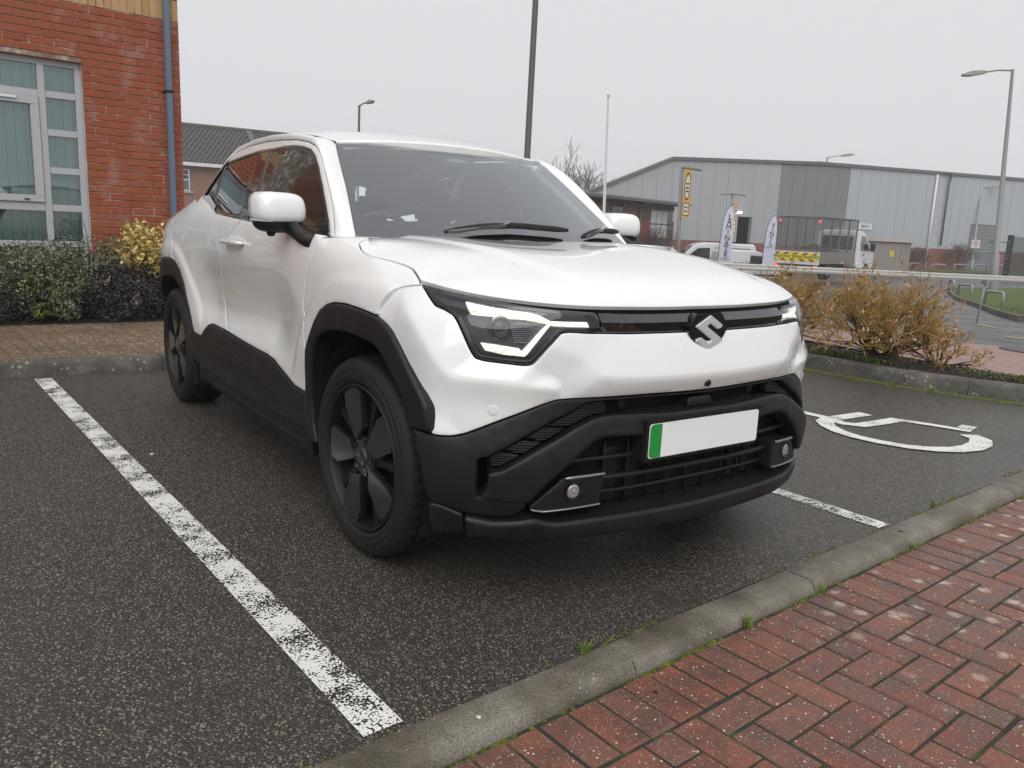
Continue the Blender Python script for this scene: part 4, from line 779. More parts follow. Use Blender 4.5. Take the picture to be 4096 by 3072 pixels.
    b = MB(); V = []; ys = np.linspace(-.74, .74, 15); prof = [(-.36, 1.035), (-.50, 1.055), (-.68, 1.05), (-.80, 1.02), (-.86, .95), (-.88, .70), (-.80, .5)]
    V = [(x-.10*(abs(y)/.74)**2, y, z) for x, z in prof for y in ys]; b.add(V, [(i*15+k, i*15+k+1, (i+1)*15+k+1, (i+1)*15+k) for i in range(6) for k in range(14)]); b.build('dashboard', TRIM, car, True, sharp=60)
    b = MB(); b.box((-.84, -.62, 1.05), (-.82, .10, 1.16)); b.build('dash_screen', plain('dark_screen', (.03, .032, .035), .12, coat=.5), car, bevel=.006)
    sw = MB(); Mw = Matrix.Translation((-.97, -.37, 1.02))@Matrix.Rotation(math.radians(-68), 4, 'Y'); ring = [Mw@Vector((.18*math.cos(a), .19*math.sin(a), 0)) for a in np.linspace(0, 2*math.pi, 33)]
    sw.tube(ring, .015, 8, False); sw.tube([Mw@Vector((0, -.18, 0)), Mw@Vector((0, .18, 0))], .02, 6); sw.tube([Mw@Vector((0, 0, 0)), Mw@Vector((0, 0, -.25))], .03, 8); sw.build('steering_wheel', plain('wheel_leather', (.05, .05, .052), .5), car, True)
    for sx, sy, wd in ((-1.45, -.37, .5), (-1.45, .37, .5), (-2.35, 0, 1.25)):
        r = empty('seat', (sx, sy, 0), 0, car)
        b = MB(); b.box((-.02, -wd/2, .40), (.48, wd/2, .56)); b.build('cushion', SEATM, r, bevel=.05, segs=3)
        b = MB(); Mb = Matrix.Translation((-.02, 0, .50))@Matrix.Rotation(math.radians(-16), 4, 'Y'); b.box((-.11, -wd/2, 0), (.03, wd/2, .64), Mb); b.build('backrest', SEATM, r, bevel=.05, segs=3)
        for hy in ((0,) if wd < 1 else (-.4, .4)):
            b = MB(); b.box((-.10, hy-.13, .68), (0, hy+.13, .86), Mb); b.build('headrest', SEATM, r, bevel=.04, segs=3)
    V = ROOF.at([(x, y) for x in np.linspace(-1.0, -2.95, 10) for y in np.linspace(-.53, .53, 9)], -.035); mesh('roof_lining', V, [(i*9+k, i*9+k+1, (i+1)*9+k+1, (i+1)*9+k) for i in range(9) for k in range(8)], ROOFLIN, car, True)
    b = MB(); b.box((-1.02, -.115, 1.395), (-1.0, .115, 1.455)); b.build('rear_view_mirror', TRIM, car, bevel=.008)
    for s in (1, -1):
        P = WS.at(respl(T['ws_side'], 10), -.035); P = np.array([(x-.03, y*s*1., z) for x, y, z in P]); b = MB(); b.tube(P, .032, 8); b.build('pillar_trim', ROOFLIN, car, True)
    return car
def offs(L, d):
    t = np.gradient(L, axis=0); t /= np.linalg.norm(t, axis=1)[:, None]; return L+np.c_[t[:, 1], -t[:, 0]]*d
def inset_line(L, d): return offs(L, d)
SHUT = np.array([(x, float(_side([[x, z]])[0])) for x, z in T['hood_shut']])
LAMP_IN = T['lamp_inner']
build_car()
# ================================================================ the site: ground, kerbs, paving, markings
def sm01(t): t = min(1., max(0., t)); return t*t*(3-2*t)
def zg(x, y): return -.5*sm01((math.hypot(x, y-2)-6)/26)-.75*math.exp(-((x+28.)**2+(y-33.5)**2)/50.)
def M_asphalt(name, tone=(1., 1., 1.), wet=.5):
    m = NM(name, spec=.5); p = m.pos(); w = m.n('VectorMath', operation='ADD'); m.t.links.new(p, w.inputs[0]); nz = m.noise(p, 40., 2, out=1); sc = m.n('VectorMath', operation='SCALE', iScale=.006); m.t.links.new(nz, sc.inputs[0]); m.t.links.new(sc.outputs[0], w.inputs[1]); pw = w.outputs[0]
    v1 = m.n('TexVoronoi', iVector=pw, iScale=145.); v2 = m.n('TexVoronoi', iVector=pw, iScale=290.)
    big = m.noise(p, .9, 5); mid = m.noise(p, 6., 4)
    stone = m.ramp(m.n('SeparateColor', iColor=v1.outputs['Color']).outputs[0], [(0, (.014, .0135, .013)), (.45, (.033, .031, .028)), (.75, (.075, .070, .063)), (.92, (.14, .13, .112)), (1, (.20, .148, .112))])
    base = m.mix(m.ramp(v1.outputs['Distance'], [(.30, 0.), (.62, 1.)]), stone, (.014, .013, .012))
    base = m.mix(m.ramp(big, [(.35, 0.), (.68, .45)]), base, (.026, .024, .021)); st = m.ramp(m.noise(p, 1.7, 6, .7), [(.60, 0.), (.70, .5)]); base = m.mix(st, base, (.012, .011, .010))
    base = m.mix(1., base, tone, 'MULTIPLY')
    m.set(base=base, rough=m.ramp(m.math('ADD', big, m.math('MULTIPLY', mid, .35)), [(.45, .20+.2*(1-wet)), (.85, .48)]))
    h = m.math('ADD', m.math('MULTIPLY', m.math('SUBTRACT', 1., v1.outputs['Distance']), .75), m.math('MULTIPLY', m.math('SUBTRACT', 1., v2.outputs['Distance']), .3)); m.bump(h, .7, .0065); return m.m
ASPH = M_asphalt('asphalt', (2.3, 2.17, 2.0), .9); ROADM = M_asphalt('wet_road', (2.2, 2.3, 2.45), .95)
def M_line():
    m = NM('line_paint', rough=.55, spec=.4); p = m.pos(); v = m.n('TexVoronoi', iVector=p, iScale=135.); big = m.noise(p, 7., 5, .65); fine = m.noise(p, 120., 3)
    wear = m.math('ADD', m.math('ADD', m.math('MULTIPLY', v.outputs['Distance'], .42), m.math('MULTIPLY', big, 1.05)), m.math('MULTIPLY', fine, .40))
    a = m.ramp(wear, [(.97, 1.), (1.08, 0.)]); m.set(base=m.mix(m.noise(p, 30., 3), (.66, .65, .61), (.80, .79, .76)), alpha=a); m.bump(m.math('SUBTRACT', 1., v.outputs['Distance']), .4, .004); return m.m
LINE = M_line()
def M_line2():
    m = NM('symbol_paint', rough=.55, spec=.4); p = m.pos(); v = m.n('TexVoronoi', iVector=p, iScale=135.); wear = m.math('ADD', m.math('MULTIPLY', v.outputs['Distance'], .55), m.math('MULTIPLY', m.noise(p, 6., 5, .6), .9)); m.set(base=(.74, .73, .69), alpha=m.ramp(wear, [(.80, 1.), (.95, .15)])); m.bump(m.math('SUBTRACT', 1., v.outputs['Distance']), .4, .004); return m.m
LINE2 = M_line2()
def M_kerb():
    m = NM('kerb_concrete', rough=.55, spec=.4); p = m.pos(); big = m.noise(p, 3.5, 6, .65); fine = m.noise(p, 160., 4); sp = m.ramp(m.voro(p, 75.), [(.16, 1.), (.24, 0.)]); mk_ = m.ramp(m.noise(p, 11., 4), [(.5, 0.), (.62, 1.)])
    c = m.ramp(big, [(.36, (.10, .083, .058)), (.5, (.185, .160, .125)), (.64, (.28, .255, .215))]); c = m.mix(m.math('MULTIPLY', m.ramp(fine, [(.35, 0.), (.65, 1.)]), .55), c, (.075, .066, .052)); c = m.mix(m.math('MULTIPLY', sp, mk_), c, (.50, .47, .40))
    m.set(base=m.mix(.5, m.mix(m.rand(), (.86, .84, .80), (1.1, 1.1, 1.1)), c, 'MULTIPLY') if False else c, rough=m.ramp(big, [(.3, .38), (.7, .68)])); m.bump(m.math('ADD', fine, m.math('MULTIPLY', sp, .5)), .9, .006); return m.m
KERB = M_kerb()
def M_kerb_old():
    m = NM('weathered_kerb', rough=.7); p = m.pos(); big = m.noise(p, 4.5, 6, .7); li = m.ramp(m.voro(p, 24.), [(.18, 1.), (.30, 0.)]); mk_ = m.ramp(m.noise(p, 5., 4), [(.47, 0.), (.6, 1.)])
    c = m.ramp(big, [(.3, (.045, .040, .032)), (.55, (.10, .092, .078)), (.75, (.19, .18, .155))]); c = m.mix(m.math('MULTIPLY', m.math('MULTIPLY', li, mk_), .8), c, (.36, .35, .29)); m.set(base=c); m.bump(m.noise(p, 60., 5), .5, .008); return m.m
KERBO = M_kerb_old()
def M_paver():
    m = NM('red_paver', spec=.4); g = m.pos(); r = m.rand(); big = m.noise(g, 9., 5, .7); sp = m.n('TexVoronoi', iVector=g, iScale=210.); sp2 = m.n('TexVoronoi', iVector=g, iScale=110.)
    c = m.ramp(r, [(0, (.165, .058, .040)), (.35, (.205, .070, .046)), (.7, (.235, .092, .062)), (1, (.175, .082, .062))])
    c = m.mix(m.ramp(big, [(.38, .75), (.62, 0.)]), c, (.085, .055, .044))
    pick = m.ramp(m.n('SeparateColor', iColor=sp.outputs['Color']).outputs[1], [(.80, 0.), (.84, 1.)]); dd = m.ramp(sp.outputs['Distance'], [(.28, 1.), (.40, 0.)])
    c = m.mix(m.math('MULTIPLY', pick, dd), c, (.42, .33, .22))
    pick2 = m.ramp(m.n('SeparateColor', iColor=sp2.outputs['Color']).outputs[1], [(.93, 0.), (.95, 1.)]); d2 = m.ramp(sp2.outputs['Distance'], [(.26, 1.), (.36, 0.)]); c = m.mix(m.math('MULTIPLY', pick2, d2), c, (.62, .55, .44))
    lich = m.ramp(m.math('ADD', m.voro(g, 10.5), m.math('MULTIPLY', m.noise(g, 55., 4), .35)), [(.30, 1.), (.46, 0.)]); lm = m.ramp(m.n('SeparateXYZ', iVector=g).outputs[1], [(0., 0.), (.5, 1.)])
    c = m.mix(m.math('MULTIPLY', m.math('MULTIPLY', lich, .85), lm), c, (.48, .40, .32))
    m.set(base=c, rough=m.ramp(big, [(.35, .30), (.7, .62)])); m.bump(m.math('ADD', m.noise(g, 240., 4), m.math('MULTIPLY', dd, .4)), .45, .003); return m.m
PAVER = M_paver()
def M_joint():
    m = NM('mossy_joint', rough=.9); p = m.pos(); m.set(base=m.ramp(m.noise(p, 14., 5), [(.42, (.028, .023, .018)), (.58, (.035, .040, .014)), (.72, (.07, .085, .018))])); m.bump(m.noise(p, 150., 4), .8, .006); return m.m
JOINT = M_joint()
def M_moss():
    m = NM('moss', rough=.95); p = m.pos(); m.set(base=m.ramp(m.noise(p, 35., 4), [(.3, (.05, .07, .008)), (.6, (.16, .19, .02)), (.8, (.24, .26, .05))])); m.bump(m.noise(p, 220., 3), 1., .01); return m.m
MOSS = M_moss()
def M_soil():
    m = NM('soil', rough=.95); p = m.pos(); m.set(base=m.ramp(m.noise(p, 22., 6, .7), [(.35, (.012, .009, .006)), (.55, (.035, .026, .018)), (.72, (.10, .08, .055))])); m.bump(m.noise(p, 60., 6), 1., .03); return m.m
SOIL = M_soil()
def M_tan():
    m = NM('tan_paving', rough=.75); p = m.pos(); v = m.n('TexVoronoi', iVector=p, iScale=75.); big = m.noise(p, 2., 5, .65)
    q = m.map(p, rot=(0, 0, math.radians(-4))); br = m.n('TexBrick', iVector=q, iScale=1., iMortar_Size=.006, iBrick_Width=.2, iRow_Height=.1); br.inputs['Color1'].default_value = (1, 1, 1, 1); br.inputs['Color2'].default_value = (.82, .80, .78, 1); br.inputs['Mortar'].default_value = (.55, .55, .5, 1)
    c = m.ramp(m.n('SeparateColor', iColor=v.outputs['Color']).outputs[0], [(0, (.12, .075, .045)), (.6, (.20, .125, .078)), (.9, (.30, .21, .14)), (1, (.52, .44, .33))]); c = m.mix(m.ramp(big, [(.35, .5), (.65, 0.)]), c, (.085, .070, .038)); c = m.mix(1., c, br.outputs['Color'], 'MULTIPLY'); m.set(base=c); m.bump(v.outputs['Distance'], .5, .006); return m.m
TAN = M_tan()
def M_pinkpave():
    m = NM('pink_paving', rough=.45); p = m.pos(); q = m.map(p, rot=(0, 0, math.radians(-12))); br = m.n('TexBrick', iVector=q, iScale=1., iMortar_Size=.005, iBrick_Width=.2, iRow_Height=.1); br.inputs['Color1'].default_value = (.30, .155, .125, 1); br.inputs['Color2'].default_value = (.24, .125, .10, 1); br.inputs['Mortar'].default_value = (.10, .06, .05, 1)
    m.set(base=m.mix(m.ramp(m.noise(p, 3., 5), [(.4, 0.), (.7, .4)]), br.outputs['Color'], (.34, .22, .19))); m.bump(br.outputs['Fac'], .4, -.004); return m.m
PINK = M_pinkpave()
def M_grass():
    m = NM('turf', rough=.9); p = m.pos(); m.set(base=m.ramp(m.math('ADD', m.math('MULTIPLY', m.noise(p, 1.2, 5), .6), m.math('MULTIPLY', m.noise(p, 25., 4), .5)), [(.35, (.045, .06, .012)), (.55, (.075, .115, .018)), (.75, (.12, .15, .035))])); m.bump(m.noise(p, 60., 4), 1., .03); return m.m
TURF = M_grass()

def struct(o): o['kind'] = 'structure'; return o
def sheet(name, poly, z, mat, zfun=None, holes=None):
    return struct(mesh(name, [(x, y, (zfun(x, y) if zfun else 0)+z) for x, y in poly], [tuple(range(len(poly)))], mat))
KA = math.radians(94.09); KD = Vector((math.cos(KA), math.sin(KA), 0)); KN = Vector((math.sin(KA), -math.cos(KA), 0)); K0 = Vector((.9364, -.5456, 0))
def kp(d, n, z=0): return K0+KD*d+KN*n+Vector((0, 0, z))
# ---- wide ground sheet (falls gently away towards the road)
gx = np.concatenate([np.linspace(-400, -60, 8), np.linspace(-50, 40, 46), np.linspace(60, 300, 6)]); gy = np.concatenate([np.linspace(-300, -50, 6), np.linspace(-40, 80, 61), np.linspace(110, 400, 6)])
GV = [(x, y, zg(x, y)-.08) for x in gx for y in gy]; ny = len(gy)
struct(mesh('ground', GV, [(i*ny+j, (i+1)*ny+j, (i+1)*ny+j+1, i*ny+j+1) for i in range(len(gx)-1) for j in range(ny-1)], ROADM, None, True))
# ---- car park asphalt
lot = [tuple(kp(-14, .0)[:2]), tuple(kp(4.9, .0)[:2]), tuple(kp(5.35, -.3)[:2]), (-.05, 4.66), (-.5, 4.50), (-.96, 4.41), (-1.9, 4.37), (-4.6, 4.30), (-4.35, 3.5), (-3.86, -.75), (-3.66, -1.77), (-3.2, -14)]
lot = [tuple(kp(-14, .0)[:2]), tuple(kp(5.6, .0)[:2]), (.32, 4.86), (-.144, 4.675), (-.5, 4.52), (-.96, 4.41), (-1.9, 4.373), (-4.3, 4.40), (-3.98, 3.0), (-3.76, -.75), (-3.81, -1.77), (-4.4, -14)]
# back kerb line, measured
BK = [(-4.55, -14), (-3.83, -1.77), (-3.77, -.753), (-4.06, 4.35)]
lot = [tuple(kp(-14, .0)[:2]), tuple(kp(5.6, .0)[:2]), (.32, 4.86), (-.144, 4.675), (-.5, 4.52), (-.96, 4.41), (-1.9, 4.373), (-4.06, 4.36), (-3.77, -.753), (-3.83, -1.77), (-4.55, -14)]
sheet('car_park', lot, 0, ASPH)
# ---- bay lines and the wheelchair symbol
def strip(name, pts, w, z=.004, mat=LINE):
    L = [Vector((*p, 0)) for p in pts]; V = []; F_ = []
    for i, p in enumerate(L):
        t = (L[min(i+1, len(L)-1)]-L[max(i-1, 0)]).normalized(); nn = Vector((-t.y, t.x, 0)); ww = w[i] if hasattr(w, '__len__') else w
        V += [p+nn*ww/2+Vector((0, 0, z)), p-nn*ww/2+Vector((0, 0, z))]
    for i in range(len(L)-1): F_.append((2*i, 2*i+1, 2*i+3, 2*i+2))
    return mesh(name, V, F_, mat)
a, b = Vector((.965, -1.251)), Vector((-3.699, -1.53)); struct(strip('bay_line', [tuple(a.lerp(b, t)) for t in np.linspace(0, 1, 12)], .104))
struct(strip('bay_line', [(.807, 1.112), (.27, 1.088), (-1.5, .99), (-3.66, .87)], .085))
sym = MB()
def ribbon(pts, w):
    L = [Vector((*p, 0)) for p in pts]; V = []; 
    for i, p in enumerate(L):
        t = (L[min(i+1, len(L)-1)]-L[max(i-1, 0)]).normalized(); nn = Vector((-t.y, t.x, 0)); ww = w[i] if hasattr(w, '__len__') else w
        V += [p+nn*ww/2, p-nn*ww/2]
    sym.add([(v.x, v.y, .0042) for v in V], [(2*i, 2*i+1, 2*i+3, 2*i+2) for i in range(len(L)-1)])
ribbon([(-1.05, 2.60), (-.72, 2.70), (-.50, 2.72), (-.38, 2.665)], .075)
ribbon([(-.50, 2.76), (-.49, 2.95), (-.485, 3.09)], .10)
ribbon([(-.40, 2.655), (-.30, 2.73), (-.285, 2.95), (-.28, 3.13)], [.08, .10, .10, .10])
ribbon([(-.32, 3.10), (-.10, 3.20), (.13, 3.275)], .07)
ribbon([(.075, 3.31), (.05, 3.42)], .09)
ribbon([(.17, 3.155), (.27, 3.10), (.325, 2.98), (.345, 2.84), (.32, 2.70), (.25, 2.58), (.15, 2.49), (0, 2.43), (-.14, 2.415), (-.27, 2.44), (-.38, 2.50), (-.46, 2.58), (-.49, 2.68)], [.12, .125, .125, .12, .11, .10, .09, .09, .09, .095, .10, .11, .12])
v_ = sym.V; sym.V = [(x, y, z+.0002*k) for k, (x, y, z) in enumerate(v_)] if False else v_
symbol = sym.build('wheelchair_symbol', LINE2); struct(symbol)
# stagger the ribbons so that no two overlap in one plane
for i, v in enumerate(symbol.data.vertices): v.co.z += .0006*(0 if i < 8 else 1 if i < 14 else 2 if i < 22 else 3 if i < 28 else 4 if i < 32 else 5)
# ---- near kerb: round-edged stones laid flush with the asphalt
kerb = struct(empty('kerb', tuple(kp(0, 0))))
prof = [(0, -.10), (0, .0), (.004, .003), (.092, .003), (.103, .0005), (.112, -.006), (.119, -.016), (.1235, -.028), (.125, -.042), (.125, -.10)]
for i in range(-8, 6):
    d0, d1 = i*.9092+.0025, (i+1)*.9092-.0025; V = []; F_ = []; dz = random.uniform(-.002, .002); nn = 14
    for k in range(nn+1):
        d = d0+(d1-d0)*k/nn
        for n_, z in prof: V.append(kp(d, n_, z+dz+.0012*math.sin(d*7+n_*20)*(z > -.05)))
    m_ = len(prof)
    for k in range(nn):
        for j in range(m_-1): F_.append((k*m_+j, k*m_+j+1, (k+1)*m_+j+1, (k+1)*m_+j))
    F_ += [tuple(range(m_))[::-1], tuple(nn*m_+j for j in range(m_))]
    o_ = mesh('kerb_stone', [v-kp(0, 0) for v in V], F_, KERB, kerb, True); o_.data.set_sharp_from_angle(angle=math.radians(40))
# ---- block paving
PZ = -.034
pav = struct(mesh('block_paving', [kp(-14, .124, PZ-.0038), kp(14, .124, PZ-.0038), kp(14, 9, PZ-.0038), kp(-14, 9, PZ-.0038)], [(0, 3, 2, 1)], JOINT))
def block_mesh(l, w):
    c = .005; h = .05; V = []; 
    for (dx, dy, z) in ((0, 0, -h), (0, 0, -c), (c, c, 0)):
        V += [(-l/2+dx, -w/2+dy, z), (l/2-dx, -w/2+dy, z), (l/2-dx, w/2-dy, z), (-l/2+dx, w/2-dy, z)]
    F_ = [(8, 9, 10, 11)]
    for r in (0, 4):
        for k in range(4): F_.append((r+k, r+(k+1) % 4, r+4+(k+1) % 4, r+4+k))
    me = bpy.data.meshes.new('paving_block'); me.from_pydata(V, [], F_); me.materials.append(PAVER); return me
BM = {}
def block(d0, d1, n0, n1):
    l, w = round(d1-d0-.006, 3), round(n1-n0-.006, 3)
    if (l, w) not in BM: BM[(l, w)] = block_mesh(l, w)
    o_ = link('paving_block', BM[(l, w)], pav); c = kp((d0+d1)/2, (n0+n1)/2, PZ+random.uniform(-.0025, .0025)); o_.location = c
    o_.rotation_euler = (random.gauss(0, .006), random.gauss(0, .006), KA+random.gauss(0, .006))
for i in range(-14, 36): block(i*.1+.03, i*.1+.13, .133, .333)
n_cut = .335
for k in range(-40, 60):
    for m_ in range(-30, 30):
        x, y = (k-2*m_), (k+2*m_)
        for (x0, x1, y0, y1) in ((x, x+2, y, y+1), (x, x+1, y+1, y+3)):
            d0, d1, n0, n1 = x0*.1-.01, x1*.1-.01, y0*.1+n_cut, y1*.1+n_cut
            n0 = max(n0, n_cut)
            if n1-n0 < .04: continue
            if d1 < -1.1 or d0 > 2.9 or n0 > 1.15: continue
            if n0 > .33+(d0+1.2)*.75 or n0 > 1.40-.33*(d0-.2): continue
            block(d0, d1, n0, n1)
# moss and grass tufts in the joint beside the kerb
mv = MB()
for i in range(1100):
    d = random.uniform(-1.2, 3.3); n_ = random.gauss(.129, .006)
    if math.sin(d*9)+math.sin(d*23+1)*.7+random.gauss(0, .5) < .2: continue
    p = kp(d, n_, PZ-.004); r = random.uniform(.003, .009); q = [p+Vector((r*math.cos(a), r*math.sin(a), 0)) for a in (0, 1.26, 2.5, 3.77, 5.03)]; mv.add(q+[p+Vector((0, 0, r*.9))], [(k, (k+1) % 5, 5) for k in range(5)])
tag(mv.build('joint_moss', MOSS, None, True), 'bright green moss in the joint beside the near kerb', 'moss', kind='stuff')
mv = MB()
for i in range(1300):
    t = random.random(); d = random.uniform(-1.2, 5); n_ = -abs(random.gauss(0, .012))
    if math.sin(d*6+1)+math.sin(d*17)*.7+random.gauss(0, .5) < .5: continue
    p = kp(d, n_, .001); r = random.uniform(.002, .006); q = [p+Vector((r*math.cos(a), r*math.sin(a), 0)) for a in (0, 1.26, 2.5, 3.77, 5.03)]; mv.add(q+[p+Vector((0, 0, r*.6))], [(k, (k+1) % 5, 5) for k in range(5)])
tag(mv.build('edge_moss', MOSS, None, True), 'thin moss line between the asphalt and the near kerb', 'moss', kind='stuff')
GRASSB = plain('grass_blade', (.14, .20, .03), .7)
def tuft(name, c, n, h, label, mat=GRASSB):
    g = MB()
    for i in range(n):
        a = random.uniform(0, 6.28); l = h*random.uniform(.5, 1.1); w = .0016; lean = random.uniform(.2, .9); p = Vector(c)+Vector((random.gauss(0, .008), random.gauss(0, .008), 0)); dr = Vector((math.cos(a), math.sin(a), 0)); sd = Vector((-math.sin(a), math.cos(a), 0))*w
        p1 = p+dr*l*lean*.4+Vector((0, 0, l*.6)); p2 = p+dr*l*lean+Vector((0, 0, l*.8)); g.add([p-sd, p+sd, p1+sd*.8, p1-sd*.8, p2], [(0, 1, 2, 3), (3, 2, 4)])
    return tag(g.build(name, mat), label, 'grass')
for (d, n_, cnt, h, lb) in ((-.075, -.006, 40, .045, 'pale grass tuft at the kerb joint nearest the camera'), (.50, .137, 34, .05, 'green grass tuft in the gap between kerb and soldier blocks'), (.93, .134, 16, .035, 'small green weed beside the middle kerb joint'), (1.62, .134, 18, .035, 'small grass tuft beside the far end of the kerb'), (2.12, -.008, 20, .05, 'upright grass tuft where the asphalt meets the kerb')):
    tuft('grass_tuft', kp(d, n_, PZ if n_ > 0 else 0), cnt, h, lb)
# stray chips on the ground
def chip(name, x, y, z, r, mat, lb):
    b = MB(); pr = [(r*random.uniform(.7, 1)*math.cos(a), r*.8*random.uniform(.7, 1)*math.sin(a)) for a in np.linspace(0, 6.283, 8)[:-1]]; b.prism(pr, 0, r*.4, Matrix.Translation((x, y, z))); tag(b.build(name, mat, None, bevel=r*.1), lb, 'stone')
WSTONE = plain('white_stone', (.62, .60, .56), .8); DSTONE = plain('dark_stone', (.02, .02, .022), .7)
p = kp(-.50, .07, .003); chip('white_chip', p.x, p.y, p.z, .008, WSTONE, 'white stone chip on the kerb nearest the camera')
p = kp(-.02, .21, PZ); chip('dark_pebble', p.x, p.y, p.z, .011, DSTONE, 'dark pebble lying on the soldier blocks')
chip('white_chip', -1.55, -1.26, 0, .013, WSTONE, 'white chip on the asphalt left of the car'); p = kp(1.66, .06, .003); chip('dark_pebble', p.x, p.y, p.z, .009, DSTONE, 'black pebble on the kerb beside the right bay line')
# ---- back kerb, tan footway, planting bed
def kerb_run(name, pts, h, w, stone, mat, side=1, flip=False):
    root = struct(empty(name, (pts[0][0], pts[0][1], 0))); base = Vector((*pts[0], 0)); P = [Vector((*p, 0)) for p in pts]; seg = []
    for i in range(len(P)-1):
        L = (P[i+1]-P[i]).length; n = max(1, round(L/stone)); seg += [P[i].lerp(P[i+1], k/n) for k in range(n)]
    seg.append(P[-1])
    for i in range(len(seg)-1):
        a_, b_ = seg[i], seg[i+1]; t = (b_-a_).normalized(); nn = Vector((-t.y, t.x, 0))*side; a2 = a_+t*.003; b2 = b_-t*.003; dz = random.uniform(-.004, .004)
        pf = [(0, -.08), (.0, .0), (.012, h*.75), (.022, h*.93), (.036, h), (w, h), (w, -.08)]; V = []; F_ = []; K = 6
        for k in range(K+1):
            c = a2.lerp(b2, k/K)
            for u, z in pf: V.append(c+nn*u+Vector((0, 0, z+dz*(z > 0)+.0015*math.sin(k*2+i)))-base)
        m_ = len(pf)
        for k in range(K):
            for j in range(m_-1): F_.append((k*m_+j, k*m_+j+1, (k+1)*m_+j+1, (k+1)*m_+j))
        F_ += [tuple(range(m_))[::-1], tuple(K*m_+j for j in range(m_))]
        o_ = mesh('kerb_stone', V, F_, mat, root, True); o_.data.set_sharp_from_angle(angle=math.radians(45))
    return root
kerb_run('back_kerb', BK, .105, .125, .915, KERBO, 1)
tan = [(x-.12, y) for x, y in BK]+[(-6.1, 4.5), (-5.86, -.35), (-5.84, -1.7), (-6.5, -14)]; sheet('footway', tan, .098, TAN)
bed = [(-6.1, 4.5), (-5.86, -.35), (-5.84, -1.7), (-6.5, -14), (-8.6, -14), (-7.6, 4.5)]; sheet('planting_bed', bed, .104, SOIL)
# ---- right-hand kerb, soil bed, pink footway
RK = [(.75, 5.10), (.32, 4.87), (-.144, 4.68), (-.5, 4.53), (-.96, 4.42), (-1.9, 4.38), (-4.3, 4.37)]
kerb_run('side_kerb', RK, .125, .13, .915, KERBO, -1)
RB = [(x, y+.10) for x, y in RK]; RBK = [(.75, 5.42), (-.28, 5.10), (-1.13, 5.16), (-1.9, 5.22), (-4.3, 5.4)]
bz = MB(); 
nb = 26; A_ = respl([(x, y, 0) for x, y in RB], nb); B_ = respl([(x, y, 0) for x, y in RBK], nb); V = []; K = 7
for i in range(nb):
    for k in range(K+1):
        t = k/K; p = A_[i]*(1-t)+B_[i]*t; V.append((p[0], p[1], .110+.035*math.sin(math.pi*t)+random.uniform(-.012, .012)*(0 < k < K)))
struct(mesh('shrub_bed', V, [(i*(K+1)+k, i*(K+1)+k+1, (i+1)*(K+1)+k+1, (i+1)*(K+1)+k) for i in range(nb-1) for k in range(K)], SOIL, None, True))
eb = struct(empty('bed_edging', (0, 0, 0))); q = respl([(x, y, 0) for x, y in RBK], 7)
for i in range(6):
    a_, b_ = Vector(q[i]), Vector(q[i+1]); t = (b_-a_).normalized(); nn = Vector((-t.y, t.x, 0)); b = MB(); V = [p+nn*s*.025+Vector((0, 0, z)) for p in (a_+t*.003, b_-t*.003) for s in (-1, 1) for z in (0., .135)]; b.add(V, ((0, 1, 3, 2), (4, 6, 7, 5), (0, 4, 5, 1), (2, 3, 7, 6), (1, 5, 7, 3), (0, 2, 6, 4))); b.build('edging_stone', KERBO, eb, bevel=.006)
pink = RBK[::-1]+[(2.2, 6.0), (1.0, 9.3), (-1.5, 8.05), (-1.9, 7.7), (-4.6, 7.2)]; sheet('side_footway', pink, .060, PINK)
dr = MB(); dr.prism([(.32*math.cos(a), .26*math.sin(a)) for a in np.linspace(0, 6.283, 25)[:-1]], .062, .070, Matrix.Translation((-1.35, 7.72, 0))); tag(dr.build('drain_cover', plain('cast_iron', (.05, .05, .052), .5), None, bevel=.003), 'round dark drain cover at the edge of the pink paving', 'drain cover')
# moss along the foot of the right-hand kerb
mv = MB(); Pm = respl([(x, y, 0) for x, y in RK], 200)
for i in range(9000):
    t = random.random()*198; k = int(t); p = Vector(Pm[k]).lerp(Vector(Pm[k+1]), t-k); off = -abs(random.gauss(0, .035)); p += Vector((0.02*random.gauss(0, 1), off, 0)); r = random.uniform(.003, .010)
    q = [p+Vector((r*math.cos(a), r*math.sin(a), .001)) for a in (0, 1.26, 2.5, 3.77, 5.03)]; mv.add(q+[p+Vector((0, 0, .002+r*.6))], [(j, (j+1) % 5, 5) for j in range(5)])
tag(mv.build('kerb_moss', MOSS, None, True), 'yellow-green moss along the foot of the right-hand kerb', 'moss', kind='stuff')
# yellow and white dashes on the road beyond
YEL = plain('yellow_paint', (.55, .40, .14), .6); WP = plain('road_white', (.55, .55, .55), .6)
for pts, w, mt in (([(-4.05, 12.35), (-3.58, 11.93)], .09, YEL), ([(-3.55, 12.35), (-2.9, 12.1)], .05, YEL), ([(-2.80, 10.48), (-2.55, 10.5)], .10, YEL), ([(-3.5, 11.9), (-1.5, 12.0)], .05, WP)):
    V = []; P = [Vector((x, y, 0)) for x, y in pts]; t = (P[1]-P[0]).normalized(); nn = Vector((-t.y, t.x, 0))*w/2
    o_ = mesh('road_marking', [Vector((v.x, v.y, zg(v.x, v.y)-.072)) for v in (P[0]+nn, P[0]-nn, P[1]-nn, P[1]+nn)], [(0, 1, 2, 3)], mt); struct(o_)
